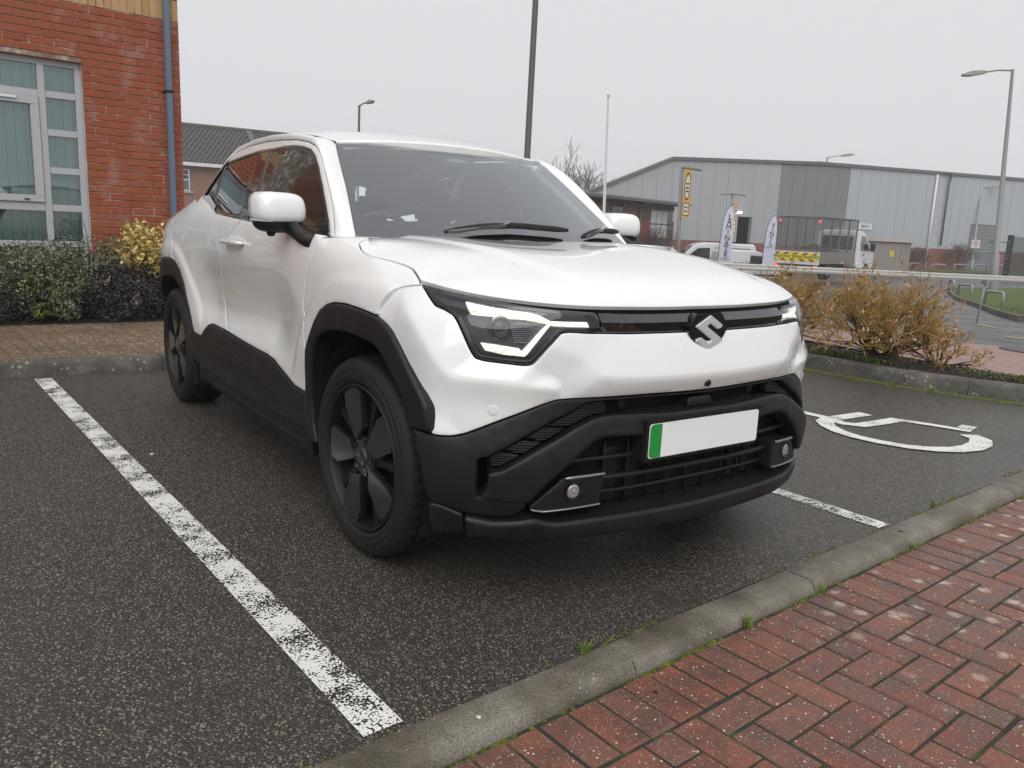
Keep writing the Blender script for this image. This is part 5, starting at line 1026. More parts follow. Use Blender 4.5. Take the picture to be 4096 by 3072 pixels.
# ================================================================ brick office building on the left
def M_brick(name, cols, eff=1.):
    m = NM(name, rough=.8, spec=.3); g = m.pos(); r = m.rand(); c = m.ramp(r, cols); n1 = m.noise(g, 30., 5, .7); n2 = m.noise(g, 3.0, 5, .7)
    c = m.mix(m.math('MULTIPLY', n1, .45), c, (.22, .062, .034)); c = m.mix(m.math('MULTIPLY', m.ramp(n2, [(.54, 0.), (.72, 1.)]), .45*eff), c, (.42, .33, .30)); m.set(base=c); m.bump(m.noise(g, 130., 5), .4, .004); return m.m
BRICK = M_brick('red_brick', [(0, (.30, .074, .034)), (.5, (.36, .092, .042)), (1, (.33, .10, .054))])
BUFF = M_brick('buff_brick', [(0, (.52, .33, .15)), (.5, (.60, .40, .19)), (1, (.48, .31, .15))], .2)
def M_mortar():
    m = NM('mortar', rough=.9); g = m.pos(); m.set(base=m.ramp(m.noise(g, 5., 5, .7), [(.38, (.20, .135, .095)), (.52, (.32, .25, .20)), (.64, (.66, .60, .56))])); return m.m
MORTAR = M_mortar()
def M_brickwall(name, rot=0., c1=(.34, .088, .042), c2=(.29, .075, .038), mo=(.26, .19, .15)):
    m = NM(name, rough=.85); t = m.n('TexCoord').outputs['Object']; s = m.n('SeparateXYZ', iVector=t); v = m.n('CombineXYZ'); m.t.links.new(s.outputs[0], v.inputs[0]); m.t.links.new(s.outputs[2], v.inputs[1])
    b = m.n('TexBrick', iVector=v.outputs[0], iScale=1., iMortar_Size=.006, iBrick_Width=.225, iRow_Height=.075); b.inputs['Color1'].default_value = (*c1, 1); b.inputs['Color2'].default_value = (*c2, 1); b.inputs['Mortar'].default_value = (*mo, 1)
    m.set(base=b.outputs['Color']); m.bump(b.outputs['Fac'], .5, -.006); return m.m
BRWALL = M_brickwall('brickwork')
FRAME = NM('grey_frame', base=(.46, .46, .48), rough=.4, spec=.4).m
def M_blind():
    m = NM('vertical_blind', rough=.8); g = m.n('TexCoord').outputs['Object']; x = m.n('SeparateXYZ', iVector=g).outputs[0]; w = m.math('FRACT', m.math('MULTIPLY', x, 11.2)); edge = m.ramp(w, [(0, 0.), (.06, 1.), (.94, 1.), (1, .0)])
    m.set(base=m.mix(edge, (.20, .22, .22), (.66, .70, .69))); return m.m
BLIND = M_blind()
WA = Vector((-7.412, .280, 0)); WANG = math.radians(94.5)
office = empty('office_building', tuple(WA), WANG); tag(office, 'red brick office building with buff soldier band and grey framed windows', 'building')
# local frame: x along the wall (to the left is negative), -y is outward to the car park, z up
OUTY = -1
def obx(name, x0, x1, y0, y1, z0, z1, mat, parent=None, bevel=0):
    b = MB(); b.box((x0, min(y0, y1), z0), (x1, max(y0, y1), z1)); return b.build(name, mat, parent or office, bevel=bevel)
ZB = 3.200; H_TOP = 6.6
WIN = [(-2.98, -.992)]; x = -4.9
while x > -24: WIN.append((x-1.99, x)); x -= 3.95
WZ0, WZ1 = .16, 2.628
# wall backing (mortar) with openings
def wall_pieces(z0, z1, y0, y1, mat, name, x_from=-26.):
    xs = sorted([x_from, 0]+[v for w in WIN for v in w if v > x_from])
    return xs
near = -3.4
mw = MB()
for (x0, x1, z0, z1) in ((near, 0, WZ1, H_TOP), (-.992, 0, 0, WZ1), (near, -2.98, 0, WZ1), (-2.98, -.992, 0, WZ0)): mw.box((x0, .0, z0), (x1, .25, z1))
mw.build('wall', MORTAR, office)
fw = MB()
xs = sorted([v for w in WIN[1:] for v in w]); prev = near
segs = []
for (l, r) in WIN[1:]: segs.append((r, prev)); prev = l
segs.append((-26, prev))
for a_, b_ in segs: fw.box((a_, -.010, 0), (b_, .25, WZ1))
for l, r in WIN[1:]: fw.box((l, -.010, 0), (r, .25, WZ0))
fw.box((-26, -.010, WZ1), (near, .25, ZB)); fw.box((-26, -.010, ZB+.225), (near, .25, H_TOP)); fw.build('wall', BRWALL, office)
# upper storey band of buff brick further along
for k in range(280):
    x1 = near-.075*k
    if x1 < -18: break
    if k % 1 == 0 and k < 0: pass
bb_ = MB()
for k in range(200):
    x1 = near-.075*k-.005; bb_.box((x1-.065, -.010, ZB+.005), (x1, .2, ZB+.220))
bb_ = bb_.build('buff_band', BUFF, office); bb_['kind'] = 'stuff'
# individual bricks near the corner
def brick_mesh(l, h, d, mat, name):
    c = .003; V = [(-l/2, 0, -h/2), (l/2, 0, -h/2), (l/2, 0, h/2), (-l/2, 0, h/2)]; V += [(x_, -d+c, z_) for x_, _, z_ in V[:4]]; V += [(x_*(1-2*c/l), -d, z_*(1-2*c/h)) for x_, _, z_ in V[:4]]
    F_ = [(8, 9, 10, 11)]+[(r+k, r+(k+1) % 4, r+4+(k+1) % 4, r+4+k) for r in (0, 4) for k in range(4)]; me = bpy.data.meshes.new(name); me.from_pydata(V, [], F_); me.materials.append(mat); return me
BRM = {}
def put_brick(x0, x1, z0, z1, mat=BRICK, d=.010, name='brick'):
    key = (round(x1-x0, 3), round(z1-z0, 3), mat.name)
    if key not in BRM: BRM[key] = brick_mesh(key[0], key[1], d, mat, name)
    o_ = link(name, BRM[key], office); o_.location = ((x0+x1)/2, random.uniform(-.001, .0015), (z0+z1)/2)
nb_ = 0
for i in range(-6, 36):
    z1 = ZB-.005-.075*i if i >= 0 else None
    if i < 0: continue
    z0 = z1-.065; offx = .1125 if i % 2 else 0
    if z0 < .62: break
    x = -.0
    first = .1025 if i % 2 else .215
    x1 = 0.; ln = first
    while x1 > -2.0:
        x0 = x1-ln; 
        a0, a1 = x0, x1
        if z0 < WZ1+.001:
            if a1 <= -.992+.01: break
            a0 = max(a0, -.990)
        if a1-a0 > .03: put_brick(a0, a1, z0, z1); nb_ += 1
        x1 = x0-.010; ln = .215
for k in range(27): put_brick(-.002-.075*k-.065, -.002-.075*k, ZB+.005, ZB+.220, BUFF, .010, 'buff_brick')
for i in range(3):
    x1 = 0.; ln = .215 if i % 2 else .1025
    while x1 > -1.6: put_brick(x1-ln, x1, ZB+.230+.075*i, ZB+.295+.075*i); x1 -= ln+.01; ln = .215
# windows
def window(l, r, full):
    w = empty('window', (0, 0, 0), 0, office); yf = .055                     # frame face set back in the reveal
    m0 = r-.404; m1 = r-.341; n0, n1 = l+.341, l+.404
    def fr(x0, x1, z0, z1, y0=yf, nm='window_frame', mt=FRAME): b = MB(); b.box((x0, y0, z0), (x1, y0+.06, z1)); return b.build(nm, mt, w, bevel=.004 if full else 0)
    Z = [(2.566, 2.317), (2.248, 1.938), (1.870, 1.555), (1.487, 1.172), (1.103, .792), (.732, .23)]
    fr(l, r, 2.566, WZ1); fr(l, r, WZ0, .23); fr(r-.062, r, .23, 2.566); fr(l, l+.062, .23, 2.566); fr(m0, m1, .23, 2.566, yf-.004); fr(n0, n1, .23, 2.566, yf-.004)
    rails = [(2.317, 2.248), (1.938, 1.870), (1.555, 1.487), (1.172, 1.103), (.792, .732)]
    for a_, b_ in rails: fr(m1, r-.062, b_, a_, yf+.002); fr(l+.062, n0, b_, a_, yf+.002)
    fr(n1, m0, 2.248, 2.317, yf+.002); fr(n1, m0, 1.103, 1.190, yf+.002); fr(n1, m0, .732, .792, yf+.002)
    if full:
        # opening sash, vent and latch
        s0, s1 = n1+.004, m0-.004
        for q in ((s0, s1, 2.168, 2.246), (s0, s1, 1.192, 1.262), (s1-.078, s1, 1.262, 2.168), (s0, s0+.078, 1.262, 2.168)): fr(*q, yf-.022, 'sash')
        b = MB(); b.box((s1-.62, yf-.040, 2.205), (s1-.20, yf-.022, 2.228)); b.build('trickle_vent', plain('vent_white', (.75, .75, .75), .4) if 'vent_white' not in bpy.data.materials else bpy.data.materials['vent_white'], w, bevel=.003)
        b = MB(); b.box((s1-.19, yf-.034, 1.212), (s1-.14, yf-.022, 1.226)); b.build('latch', GLOSSB, w, bevel=.002)
    panes = [(m1, r-.062, b_, a_) for a_, b_ in Z]+[(l+.062, n0, b_, a_) for a_, b_ in Z]+[(n1, m0, 2.317, 2.566), (n1+.08, m0-.08, 1.262, 2.168), (n1, m0, .792, 1.103), (n1, m0, .23, .732)]
    for x0, x1, z0, z1 in panes: b = MB(); b.box((x0, yf+.030, z0), (x1, yf+.034, z1)); b.build('pane', G_WIN, w)
    b = MB(); b.box((l, .16, .23), (r, .165, 2.6)); b.build('blind', BLIND, w)
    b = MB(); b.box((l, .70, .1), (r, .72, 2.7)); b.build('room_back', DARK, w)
    if full:
        b = MB(); b.box((r-.001, .010, WZ0), (r+.006, .05, WZ1)); b.build('sealant', plain('sealant_grey', (.55, .55, .54), .7), w)
        b = MB(); b.box((l-.02, -.012, WZ1-.004), (r+.02, .06, WZ1+.004)); b.build('lintel_angle', plain('lintel_red', (.22, .06, .04), .6), w)
for k, (l, r) in enumerate(WIN): window(l, r, k == 0)
# downpipe
PIPEM = NM('pipe_blue_grey', base=(.13, .17, .23), rough=.45).m
b = MB(); b.box((-.172, -.088, 0), (-.108, -.024, H_TOP)); dp = b.build('downpipe', PIPEM, office, bevel=.008)
for z in (.6, 2.44, 4.4): b = MB(); b.box((-.178, -.092, z), (-.102, -.010, z+.028)); b.box((-.205, -.030, z+.004), (-.178, -.010, z+.020)); b.build('pipe_bracket', PLASTIC, dp, bevel=.003)
b = MB(); b.box((-26, .0, H_TOP), (0, 8, H_TOP+.1)); b.box((-26, 7.9, 0), (0, 8, H_TOP)); b.box((-.25, .25, 0), (-.012, 7.9, H_TOP)); b.build('wall', BRWALL, office)
# ================================================================ background
def frame2(P, Q):
    P, Q = Vector((*P, 0)), Vector((*Q, 0)); d = (Q-P).normalized(); M = Matrix.Rotation(math.atan2(d.y, d.x), 4, 'Z'); M.translation = P; return M
def at_frame(name, M, z=0): o_ = empty(name, (M.translation.x, M.translation.y, z), M.to_euler().z); return o_
def M_clad(name, col, scale=3.0):
    m = NM(name, rough=.5, spec=.3); t = m.n('TexCoord').outputs['Object']; x = m.n('SeparateXYZ', iVector=t).outputs[0]; w = m.math('PINGPONG', m.math('MULTIPLY', x, scale), .5); r = m.ramp(w, [(.12, 0.), (.2, 1.), (.34, 1.), (.42, 0.)])
    m.set(base=m.mix(m.noise(t, .4, 4), tuple(c*.94 for c in col), tuple(c*1.05 for c in col))); m.bump(r, .5, .03); return m.m
CL_L, CL_B, CL_D = M_clad('light_cladding', (0.384, 0.39, 0.403)), M_clad('pale_cladding', (0.429, 0.448, 0.48)), M_clad('dark_cladding', (0.211, 0.22, 0.224))
DGREY = plain('dark_grey_metal', (.10, .105, .11), .5); MGREY = plain('mid_grey_metal', (.22, .225, .23), .5); GALV = NM('galvanised', base=(.30, .31, .32), rough=.5, metal=.3).m
ROOFEDGE = plain('roof_edge', (.12, .13, .13), .5); WHITEP = plain('white_gloss', (.72, .72, .73), .3, coat=.5); BLACKM = plain('black_matt', (.02, .02, .02), .6); TYREB = plain('dark_tyre', (.02, .02, .02), .8); DGLASS = plain('dark_glass', (.03, .035, .04), .08, coat=.3); REDL = plain('red_lamp', (.5, .02, .01), .3, em=(1, .08, .04), ems=1.6)
_fonts = {}
def text(name, s, size, M, mat, parent, align='CENTER', ext=.004, sx=1.):
    c = bpy.data.curves.new('t', 'FONT'); c.body = s; c.size = size; c.extrude = ext; c.align_x = align; c.align_y = 'CENTER'
    t = bpy.data.objects.new('t', c); COL.objects.link(t); dg = bpy.context.evaluated_depsgraph_get(); me = bpy.data.meshes.new_from_object(t.evaluated_get(dg)); bpy.data.objects.remove(t)
    me.name = name; me.transform(M@Matrix.Diagonal((sx, 1, 1, 1))); me.materials.clear(); me.materials.append(mat); return link(name, me, parent)
def upM(x, y, z, side=-1): # text plane facing local -y
    return Matrix.Translation((x, y, z))@Matrix.Rotation(math.radians(90), 4, 'X')
def lbx(parent, name, mat, x0, x1, y0, y1, z0, z1, bevel=0):
    b = MB(); b.box((min(x0, x1), min(y0, y1), z0), (max(x0, x1), max(y0, y1), z1)); return b.build(name, mat, parent, bevel=bevel)
G0 = -.5
# ---- warehouse: face A to the left of the corner, face B to the right
wh = empty('warehouse', (-30.27, 45.11, 0)); tag(wh, 'large grey clad warehouse with red brick base behind the road', 'building')
MA = frame2((-30.27, 45.11), (-32.84, 34.29)); MBm = frame2((-30.27, 45.11), (-27.22, 67.12)); T0 = Matrix.Translation((30.27, -45.11, 0))
BRFAR = plain('far_brick', (.24, .085, .062), .85)
def topA(s): return 6.04+(5.57-6.04)*s/11.13 if s < 11.13 else 5.57+(3.31-5.57)*(s-11.13)/(16.59-11.13)
def whbox(name, M, mat, s0, s1, z0, z1, y0, y1, ztop=None, zbot=None):
    # y negative = towards the road for A when reversed; the wall thickness goes away from the camera
    V = [Vector((s, y, z)) for s, zl, zz in ((s0, z0, z1), (s1, zbot if zbot is not None else z0, ztop if ztop is not None else z1)) for y in (y0, y1) for z in (zl, zz)]
    V = [T0@M@v for v in V]; b = MB(); b.add(V, ((0, 1, 3, 2), (4, 6, 7, 5), (0, 4, 5, 1), (2, 3, 7, 6), (1, 5, 7, 3), (0, 2, 6, 4))); return b.build(name, mat, wh)
# which local side looks at the camera
camA = (MA.inverted()@Vector((2.46, -2, 0))).y; sA = 1 if camA > 0 else -1; camB = (MBm.inverted()@Vector((2.46, -2, 0))).y; sB = 1 if camB > 0 else -1
s = 0.
while s < 22:
    e = min(s+1.0, 11.13) if s < 11.13 else s+1.0
    mt = CL_D if s < 2.3 else CL_L
    if not (5.0 <= (s+e)/2 <= 6.3): whbox('cladding_panel', MA, mt, s+.008, e-.008, .82, topA(s), -sA*.2, sA*random.uniform(-.006, .006), topA(e))
    else: whbox('cladding_panel', MA, mt, s+.008, e-.008, 2.42, topA(s), -sA*.2, 0, topA(e))
    s = e
whbox('brick_plinth', MA, BRFAR, 0, 5.0, G0-1.3, .81, -sA*.2, sA*.03); whbox('brick_plinth', MA, BRFAR, 6.3, 22, G0-1.3, .81, -sA*.2, sA*.03)
whbox('door_interior_shade', MA, DARK, 2.5, 9.0, G0-1.3, 2.9, -sA*3, -sA*2.9); whbox('door_jamb', MA, MGREY, 4.92, 5.0, G0-1.3, 2.42, -sA*.2, sA*.04); whbox('door_jamb', MA, MGREY, 6.3, 6.38, G0-1.3, 2.42, -sA*.2, sA*.04)  # near-black sheet behind the doorway: shade of the interior put into the colour
whbox('roof_edge', MA, ROOFEDGE, -.2, 11.13, 6.00, 6.20, -sA*.3, sA*.12, 5.72, 5.53); whbox('roof_edge', MA, ROOFEDGE, 11.13, 22, 5.53, 5.72, -sA*.3, sA*.12, topA(22)+.15, topA(22)-.04)
lm = whbox('flood_light', MA, plain('flood_lamp', (.9, .9, .9), .3, em=(1, 1, 1), ems=1.5), 6.0, 6.3, 2.60, 2.74, sA*.1, sA*.35)
for k in range(40):
    s0, s1 = k*1.0, k*1.0+1.0; mt = CL_D if k < 3 else CL_B
    if 16.5 <= s0+.5 <= 19.8: whbox('cladding_panel', MBm, mt, s0+.008, s1-.008, 2.9, 6.04+.018*s0, -sB*.2, 0, 6.04+.018*s1)
    else: whbox('cladding_panel', MBm, mt, s0+.008, s1-.008, .96, 6.04+.018*s0, -sB*.2, sB*random.uniform(-.006, .006), 6.04+.018*s1)
whbox('brick_plinth', MBm, BRFAR, 0, 16.5, G0-.5, .95, -sB*.2, sB*.03); whbox('brick_plinth', MBm, BRFAR, 19.8, 40, G0-.5, .95, -sB*.2, sB*.03)
whbox('roof_edge', MBm, ROOFEDGE, -.2, 40, 6.0, 6.20, -sB*.3, sB*.12, 6.93, 6.72)
for k in range(15): whbox('roller_door_slat', MBm, plain('roller_grey', (.17, .18, .185), .5) if 'roller_grey' not in bpy.data.materials else bpy.data.materials['roller_grey'], 16.52, 19.76, G0-.4+k*.255, G0-.4+k*.255+.245, -sB*.1, -sB*.02)
whbox('cladding_panel', MBm, CL_B, 16.0, 16.5, .96, 2.9, -sB*.2, 0); whbox('cladding_panel', MBm, CL_B, 19.78, 20.0, .96, 2.9, -sB*.2, 0)
whbox('personnel_door', MBm, plain('door_blue_grey', (.14, .165, .20), .5), 8.3, 9.15, G0-.4, .80, -sB*.05, sB*.06)
def wtube(M, pts, r, name, mat): b = MB(); b.tube([T0@M@Vector(p) for p in pts], r, 8); return b.build(name, mat, wh, True)
wtube(MBm, [(11.7, sB*.15, 6.16), (11.75, sB*.15, G0-.3)], .075, 'downpipe', WHITEP); wtube(MBm, [(12.4, sB*.15, 6.3), (13.0, sB*.2, 6.36), (13.25, sB*.15, 6.1), (13.1, sB*.15, 5.6), (13.14, sB*.15, 1.2)], .07, 'downpipe', DGREY)
wsn = whbox('wall_sign', MBm, WHITEP, 4.35, 5.64, 2.04, 2.44, sB*.02, sB*.06)
def faceM(M, s, side, z, off): # text frame: x along the wall as seen from the camera
    X = (M.to_3x3()@Vector((1, 0, 0))); N = (M.to_3x3()@Vector((0, side, 0))); Z = Vector((0, 0, 1)); Xc = Z.cross(N)
    o_ = M@Vector((s, side*off, z)); R_ = Matrix((Xc, Z, N)).transposed().to_4x4(); R_.translation = o_; return R_
text('sign_lettering', 'IBEXX', .30, T0@faceM(MBm, 4.97, sB, 2.24, .065), BLACKM, wsn)
# ---- low brick and timber unit
tb = empty('timber_clad_unit', (-26.41, 28.27, 0)); tag(tb, 'low flat-roofed unit with timber cladding over red brick left of the warehouse', 'building')
MT = frame2((-26.41, 28.27), (-23.83, 19.58)); T0t = Matrix.Translation((26.41, -28.27, 0)); sT = 1 if (MT.inverted()@Vector((2.46, -2, 0))).y > 0 else -1
def tbx(name, mat, s0, s1, z0, z1, y0, y1, par=None, bevel=0):
    b = MB(); b.box((s0, min(y0, y1)*1., z0), (s1, max(y0, y1), z1), T0t@MT); return b.build(name, mat, par or tb, bevel=bevel)
def M_timber():
    m = NM('weathered_timber', rough=.8); g = m.pos(); m.set(base=m.mix(m.ramp(m.noise(g, 1.1, 4), [(.35, 0.), (.65, 1.)]), m.ramp(m.rand(), [(0, (.085, .065, .055)), (1, (.13, .10, .085))]), m.ramp(m.rand(), [(0, (.20, .11, .06)), (1, (.26, .15, .085))]))); return m.m
TIM = M_timber()
tbx('wall', BRFAR, .3, 15, G0-1.3, 1.76, -sT*.25, 0); 
for k in range(9):
    z0 = 1.765+k*.083
    for (a_, b_) in ((2.75, 5.25), (6.35, 15)): tbx('timber_board', TIM, a_, b_, z0, z0+.075, -sT*.2, sT*random.uniform(.0, .012))
    if k > 5: tbx('timber_board', TIM, .35, 2.75, z0, z0+.075, -sT*.2, sT*.005)
tbx('wall', BRFAR, .3, 15, 1.76, 2.52, -sT*.3, -sT*.22)
tbx('roof', MGREY, -.3, 15.2, 2.52, 2.70, -sT*6, sT*.45); tbx('gutter', DGREY, -.3, 15.2, 2.53, 2.64, sT*.45, sT*.58)
CURT = plain('net_curtain', (.55, .56, .56), .9)
def twin(s0, s1, z0, z1, nx, nz, curtain):
    w = empty('window', (0, 0, 0), 0, tb); tbx('window_frame', DGREY, s0, s1, z0, z1, -sT*.04, sT*.0, w)
    dx, dz = (s1-s0)/nx, (z1-z0)/nz
    for i in range(nx):
        for j in range(nz): tbx('pane', CURT if curtain and j > 0 and i > 0 else DGLASS, s0+i*dx+.03, s0+(i+1)*dx-.03, z0+j*dz+.03, z0+(j+1)*dz-.03, sT*.002, sT*.012, w)
twin(.45, 2.72, .25, 2.25, 4, 3, True); twin(5.3, 6.3, 1.30, 2.26, 2, 1, True); twin(12.8, 13.6, 1.66, 2.26, 1, 1, True); twin(11.2, 11.85, 1.62, 2.2, 1, 1, True); twin(8.2, 9.2, 1.3, 2.2, 1, 1, False)
b = MB(); b.tube([T0t@MT@Vector(p) for p in ((3.7, sT*.5, 2.58), (3.85, sT*.12, 2.3), (4.05, sT*.1, G0-.3))], .05, 8); b.build('downpipe', MGREY, tb, True)
# ---- house with tiled roof
hs = empty('brick_house', (-55.12, 11.32, 0)); tag(hs, 'brick house with dark grey tiled roof beyond the car', 'house')
MH = frame2((-55.12, 9.0), (-54.4, 30.)); T0h = Matrix.Translation((55.12, -11.32, 0)); sH = 1 if (MH.inverted()@Vector((2.46, -2, 0))).y > 0 else -1
def hbx(name, mat, s0, s1, z0, z1, y0, y1, par=None):
    b = MB(); b.box((s0, min(y0, y1), z0), (s1, max(y0, y1), z1), T0h@MH); return b.build(name, mat, par or hs)
HBR = plain('house_brick', (.27, .145, .095), .85)
hbx('wall', HBR, -6, 14, -1, 4.28, -sH*7, 0)
def M_tile():
    m = NM('roof_tile', rough=.75); g = m.pos(); m.set(base=m.mix(m.noise(g, 8., 3), (.055, .052, .05), (.10, .095, .09))); return m.m
TILE = M_tile(); rt = MB(); ez, ey, rz_, ry = 4.30, sH*.45, 7.1, -sH*3.3; rows, cols = 17, 66
for r_ in range(rows):
    for c_ in range(cols):
        t0, t1 = r_/rows, (r_+1.12)/rows; s0 = -6.3+c_*.31+(.155 if r_ % 2 else 0); s1 = s0+.31
        for (u0, u1, h0, h1) in ((s0, s0+.155, .0, .05), (s0+.155, s1, .05, .0)):
            V = [(u0, ey+(ry-ey)*t0, ez+(rz_-ez)*t0+.05+h0), (u1, ey+(ry-ey)*t0, ez+(rz_-ez)*t0+.05+h1), (u1, ey+(ry-ey)*t1, ez+(rz_-ez)*t1+h1), (u0, ey+(ry-ey)*t1, ez+(rz_-ez)*t1+h0)]
            n_ = len(rt.V); rt.add([T0h@MH@Vector(v) for v in V], [(0, 1, 2, 3)])
rto = rt.build('roof_tiles', TILE, hs); rto['kind'] = 'stuff'
b = MB(); b.add([T0h@MH@Vector(v) for v in ((-6.3, ey, ez), (14.3, ey, ez), (14.3, ry, rz_), (-6.3, ry, rz_), (14.3, -sH*7.4, ez), (-6.3, -sH*7.4, ez))], ((0, 1, 2, 3), (3, 2, 4, 5), (1, 4, 2), (0, 3, 5))); b.build('roof', TILE, hs)
b = MB(); b.tube([T0h@MH@Vector((s_, ry, rz_+.06)) for s_ in (-6.3, 14.3)], .13, 8); b.build('ridge', plain('ridge_moss', (.10, .10, .07), .9), hs, True)
hbx('hip_strip', plain('hip_grey', (.14, .13, .13), .8), 7.2, 7.55, 4.5, 4.51, 0, 0) if False else None
b = MB(); b.add([T0h@MH@Vector(v) for v in ((7.25, ey+(ry-ey)*.05, ez+(rz_-ez)*.05+.16), (7.65, ey+(ry-ey)*.05, ez+(rz_-ez)*.05+.16), (7.65, ry, rz_+.14), (7.25, ry, rz_+.14))], [(0, 1, 2, 3)]); b.build('valley_strip', plain('valley_grey', (.12, .115, .11), .8), hs)
hbx('fascia', WHITEP, -6.3, 14.3, 4.18, 4.40, sH*.40, sH*.50)
hw = empty('window', (0, 0, 0), 0, hs); hbx('window_frame', WHITEP, 1.85, 2.65, 2.55, 3.98, 0, sH*.04, hw)
for i in range(2):
    for j, (z0, z1) in enumerate(((3.62, 3.90), (3.32, 3.57))): hbx('pane', DGLASS, 1.92+i*.34, 2.22+i*.34, z0, z1, sH*.042, sH*.05, hw)
hbx('pane', plain('grey_pane', (.12, .14, .14), .15), 1.92, 2.58, 2.62, 3.24, sH*.042, sH*.05, hw); hbx('window_sill', plain('sill_stone', (.42, .36, .26), .8), 1.7, 2.8, 2.40, 2.54, 0, sH*.1, hw)
b = MB(); b.box((1.6, -.35, 7.0), (2.4, .35, 7.35), T0h@MH@Matrix.Translation((0, ry, 0))); b.build('chimney', HBR, hs)
# ---- poles
def lamp_post(name, base, top, r0, r1, arm, label, mat=GALV, head=(.55, .2, .12), headmat=MGREY, group=None, extra=None, collar=True):
    root = empty(name, base); B_ = Vector(base); tag(root, label, 'lamp post', group); T_ = Vector(top)-B_
    b = MB(); b.tube([(0, 0, 0), (T_.x*.18, T_.y*.18, T_.z*.18), T_], [r0*1.25 if collar else r0, r0*1.25 if collar else r0, r1], 12); 
    if collar: b.V = []; b.F = []; b.tube([Vector((0, 0, 0)), T_*.17, T_*.18, T_], [r0*1.35, r0*1.35, r0, r1], 12)
    b.build('pole', mat, root, True, sharp=50)
    if arm:
        A_ = Vector(arm)-B_; b = MB(); b.tube([T_-Vector((0, 0, .05)), T_.lerp(A_, .5)+Vector((0, 0, .02)), A_], max(.02, r1*.6), 8); b.build('bracket_arm', mat, root, True)
        d = (A_-T_).normalized(); M_ = Matrix.Translation(A_)@d.to_track_quat('X', 'Z').to_matrix().to_4x4(); L, W_, H_ = head
        h = MB(); h.add([M_@Vector(v) for v in ((-.05, -W_*.3, -H_*.3), (L*.6, -W_/2, -H_*.5), (L, -W_*.3, -H_*.3), (L, W_*.3, -H_*.3), (L*.6, W_/2, -H_*.5), (-.05, W_*.3, -H_*.3), (-.05, -W_*.2, H_*.3), (L*.6, -W_*.4, H_*.5), (L, -W_*.2, H_*.1), (L, W_*.2, H_*.1), (L*.6, W_*.4, H_*.5), (-.05, W_*.2, H_*.3))], [(0, 5, 4, 3, 2, 1), (6, 7, 8, 9, 10, 11)]+[(i, (i+1) % 6, 6+(i+1) % 6, 6+i) for i in range(6)]); h.build('lantern', headmat, root, bevel=.015)
    return root
LH = plain('lantern_grey', (.24, .24, .22), .5)
POLE_D = NM('pole_dark', base=(.085, .09, .09), rough=.6).m
cp = empty('lamp_post', (-10.0, 6.95, 0)); tag(cp, 'tall dark grey column rising behind the windscreen out of the picture', 'lamp post'); b = MB(); b.tube([(0, 0, -.1), (-.05, .05, 1.2), (-.05, .05, 1.25), (-.42, .38, 7.5)], [.085, .085, .062, .052], 14); b.build('pole', POLE_D, cp, True, sharp=50); b = MB(); b.tube([(-.42, .38, 7.5), (.3, .9, 7.6)], .03, 8); b.build('bracket_arm', POLE_D, cp, True); b = MB(); b.box((.3, .75, 7.52), (.85, 1.05, 7.64)); b.build('lantern', LH, cp, bevel=.03)
rp = lamp_post('lamp_post', (-13.24, 33.38, G0-.1), (-13.43, 32.54, 8.03), .115, .055, (-14.05, 31.6, 7.86), 'tall grey street lamp standing on the grass verge at right', GALV, (.85, .36, .2), LH)
for z in (1.55, 2.0): b = MB(); b.box((-.40, -.12, z), (.40, -.06, z+.03)); b.build('sign_clip', DGREY, rp)
b = MB(); b.box((-1.55, -1.0, .55), (-.15, -.85, .75)); 
lamp_post('lamp_post', (-31.4, 48.0, G0), (-31.94, 48.3, 6.81), .09, .05, (-31.35, 49.15, 6.97), 'grey street lamp rising in front of the dark warehouse panel', GALV, (.8, .34, .2), LH)
fl = lamp_post('lamp_post', (-27.27, 61.05, G0), (-28.0, 62.23, 5.58), .085, .05, (-27.5, 62.95, 5.68), 'distant street lamp with a small prohibition sign at right', GALV, (.7, .3, .16), LH)
b = MB(); b.box((-.28, -.02, 1.60), (.28, .0, 2.22), Matrix.Rotation(math.radians(40), 4, 'Z')@Matrix.Translation((0, -.12, 0))); sg_ = b.build('warning_plate', WHITEP, fl); b = MB(); Mq = Matrix.Rotation(math.radians(40), 4, 'Z')@Matrix.Translation((0, -.145, 1.97))@Matrix.Rotation(math.radians(90), 4, 'X'); b.lathe([(.17, 0), (.21, 0), (.21, .006), (.17, .006)], 24, Mq, True); b.box((-.012, -.19, 0), (.012, .19, .007), Mq@Matrix.Rotation(math.radians(45), 4, 'Z')); b.build('red_ring', plain('sign_red', (.45, .05, .05), .5), sg_)
b = MB(); b.prism([(-.09, -.04), (.05, -.04), (.11, .03), (.04, .03), (-.02, .06), (-.10, .02)], .001, .004, Mq); b.build('dog_symbol', BLACKM, sg_)
lamp_post('lamp_post', (-31.3, 13.1, -.4), (-31.63, 13.33, 6.1), .06, .05, (-31.3, 13.55, 6.2), 'small dark lamp post seen above the car roof', POLE_D, (.35, .28, .16), LH)
fp = empty('flagpole', (-17.0, 15.2, -.3)); tag(fp, 'slim white flagpole beside the timber clad unit', 'flagpole'); b = MB(); b.tube([(0, 0, 0), (-.15, .05, 1.6), (-.16, .06, 1.62), (-.47, .19, 5.6)], [.07, .07, .05, .03], 10); b.build('pole', plain('pole_white', (.62, .61, .57), .4), fp, True, sharp=50); b = MB(); b.lathe([(0, -.03), (.045, -.02), (.05, .01), (.02, .04), (0, .05)], 12, Matrix.Translation((-.47, .19, 5.62))); b.build('finial', plain('finial_gold', (.5, .42, .25), .4), fp, True)
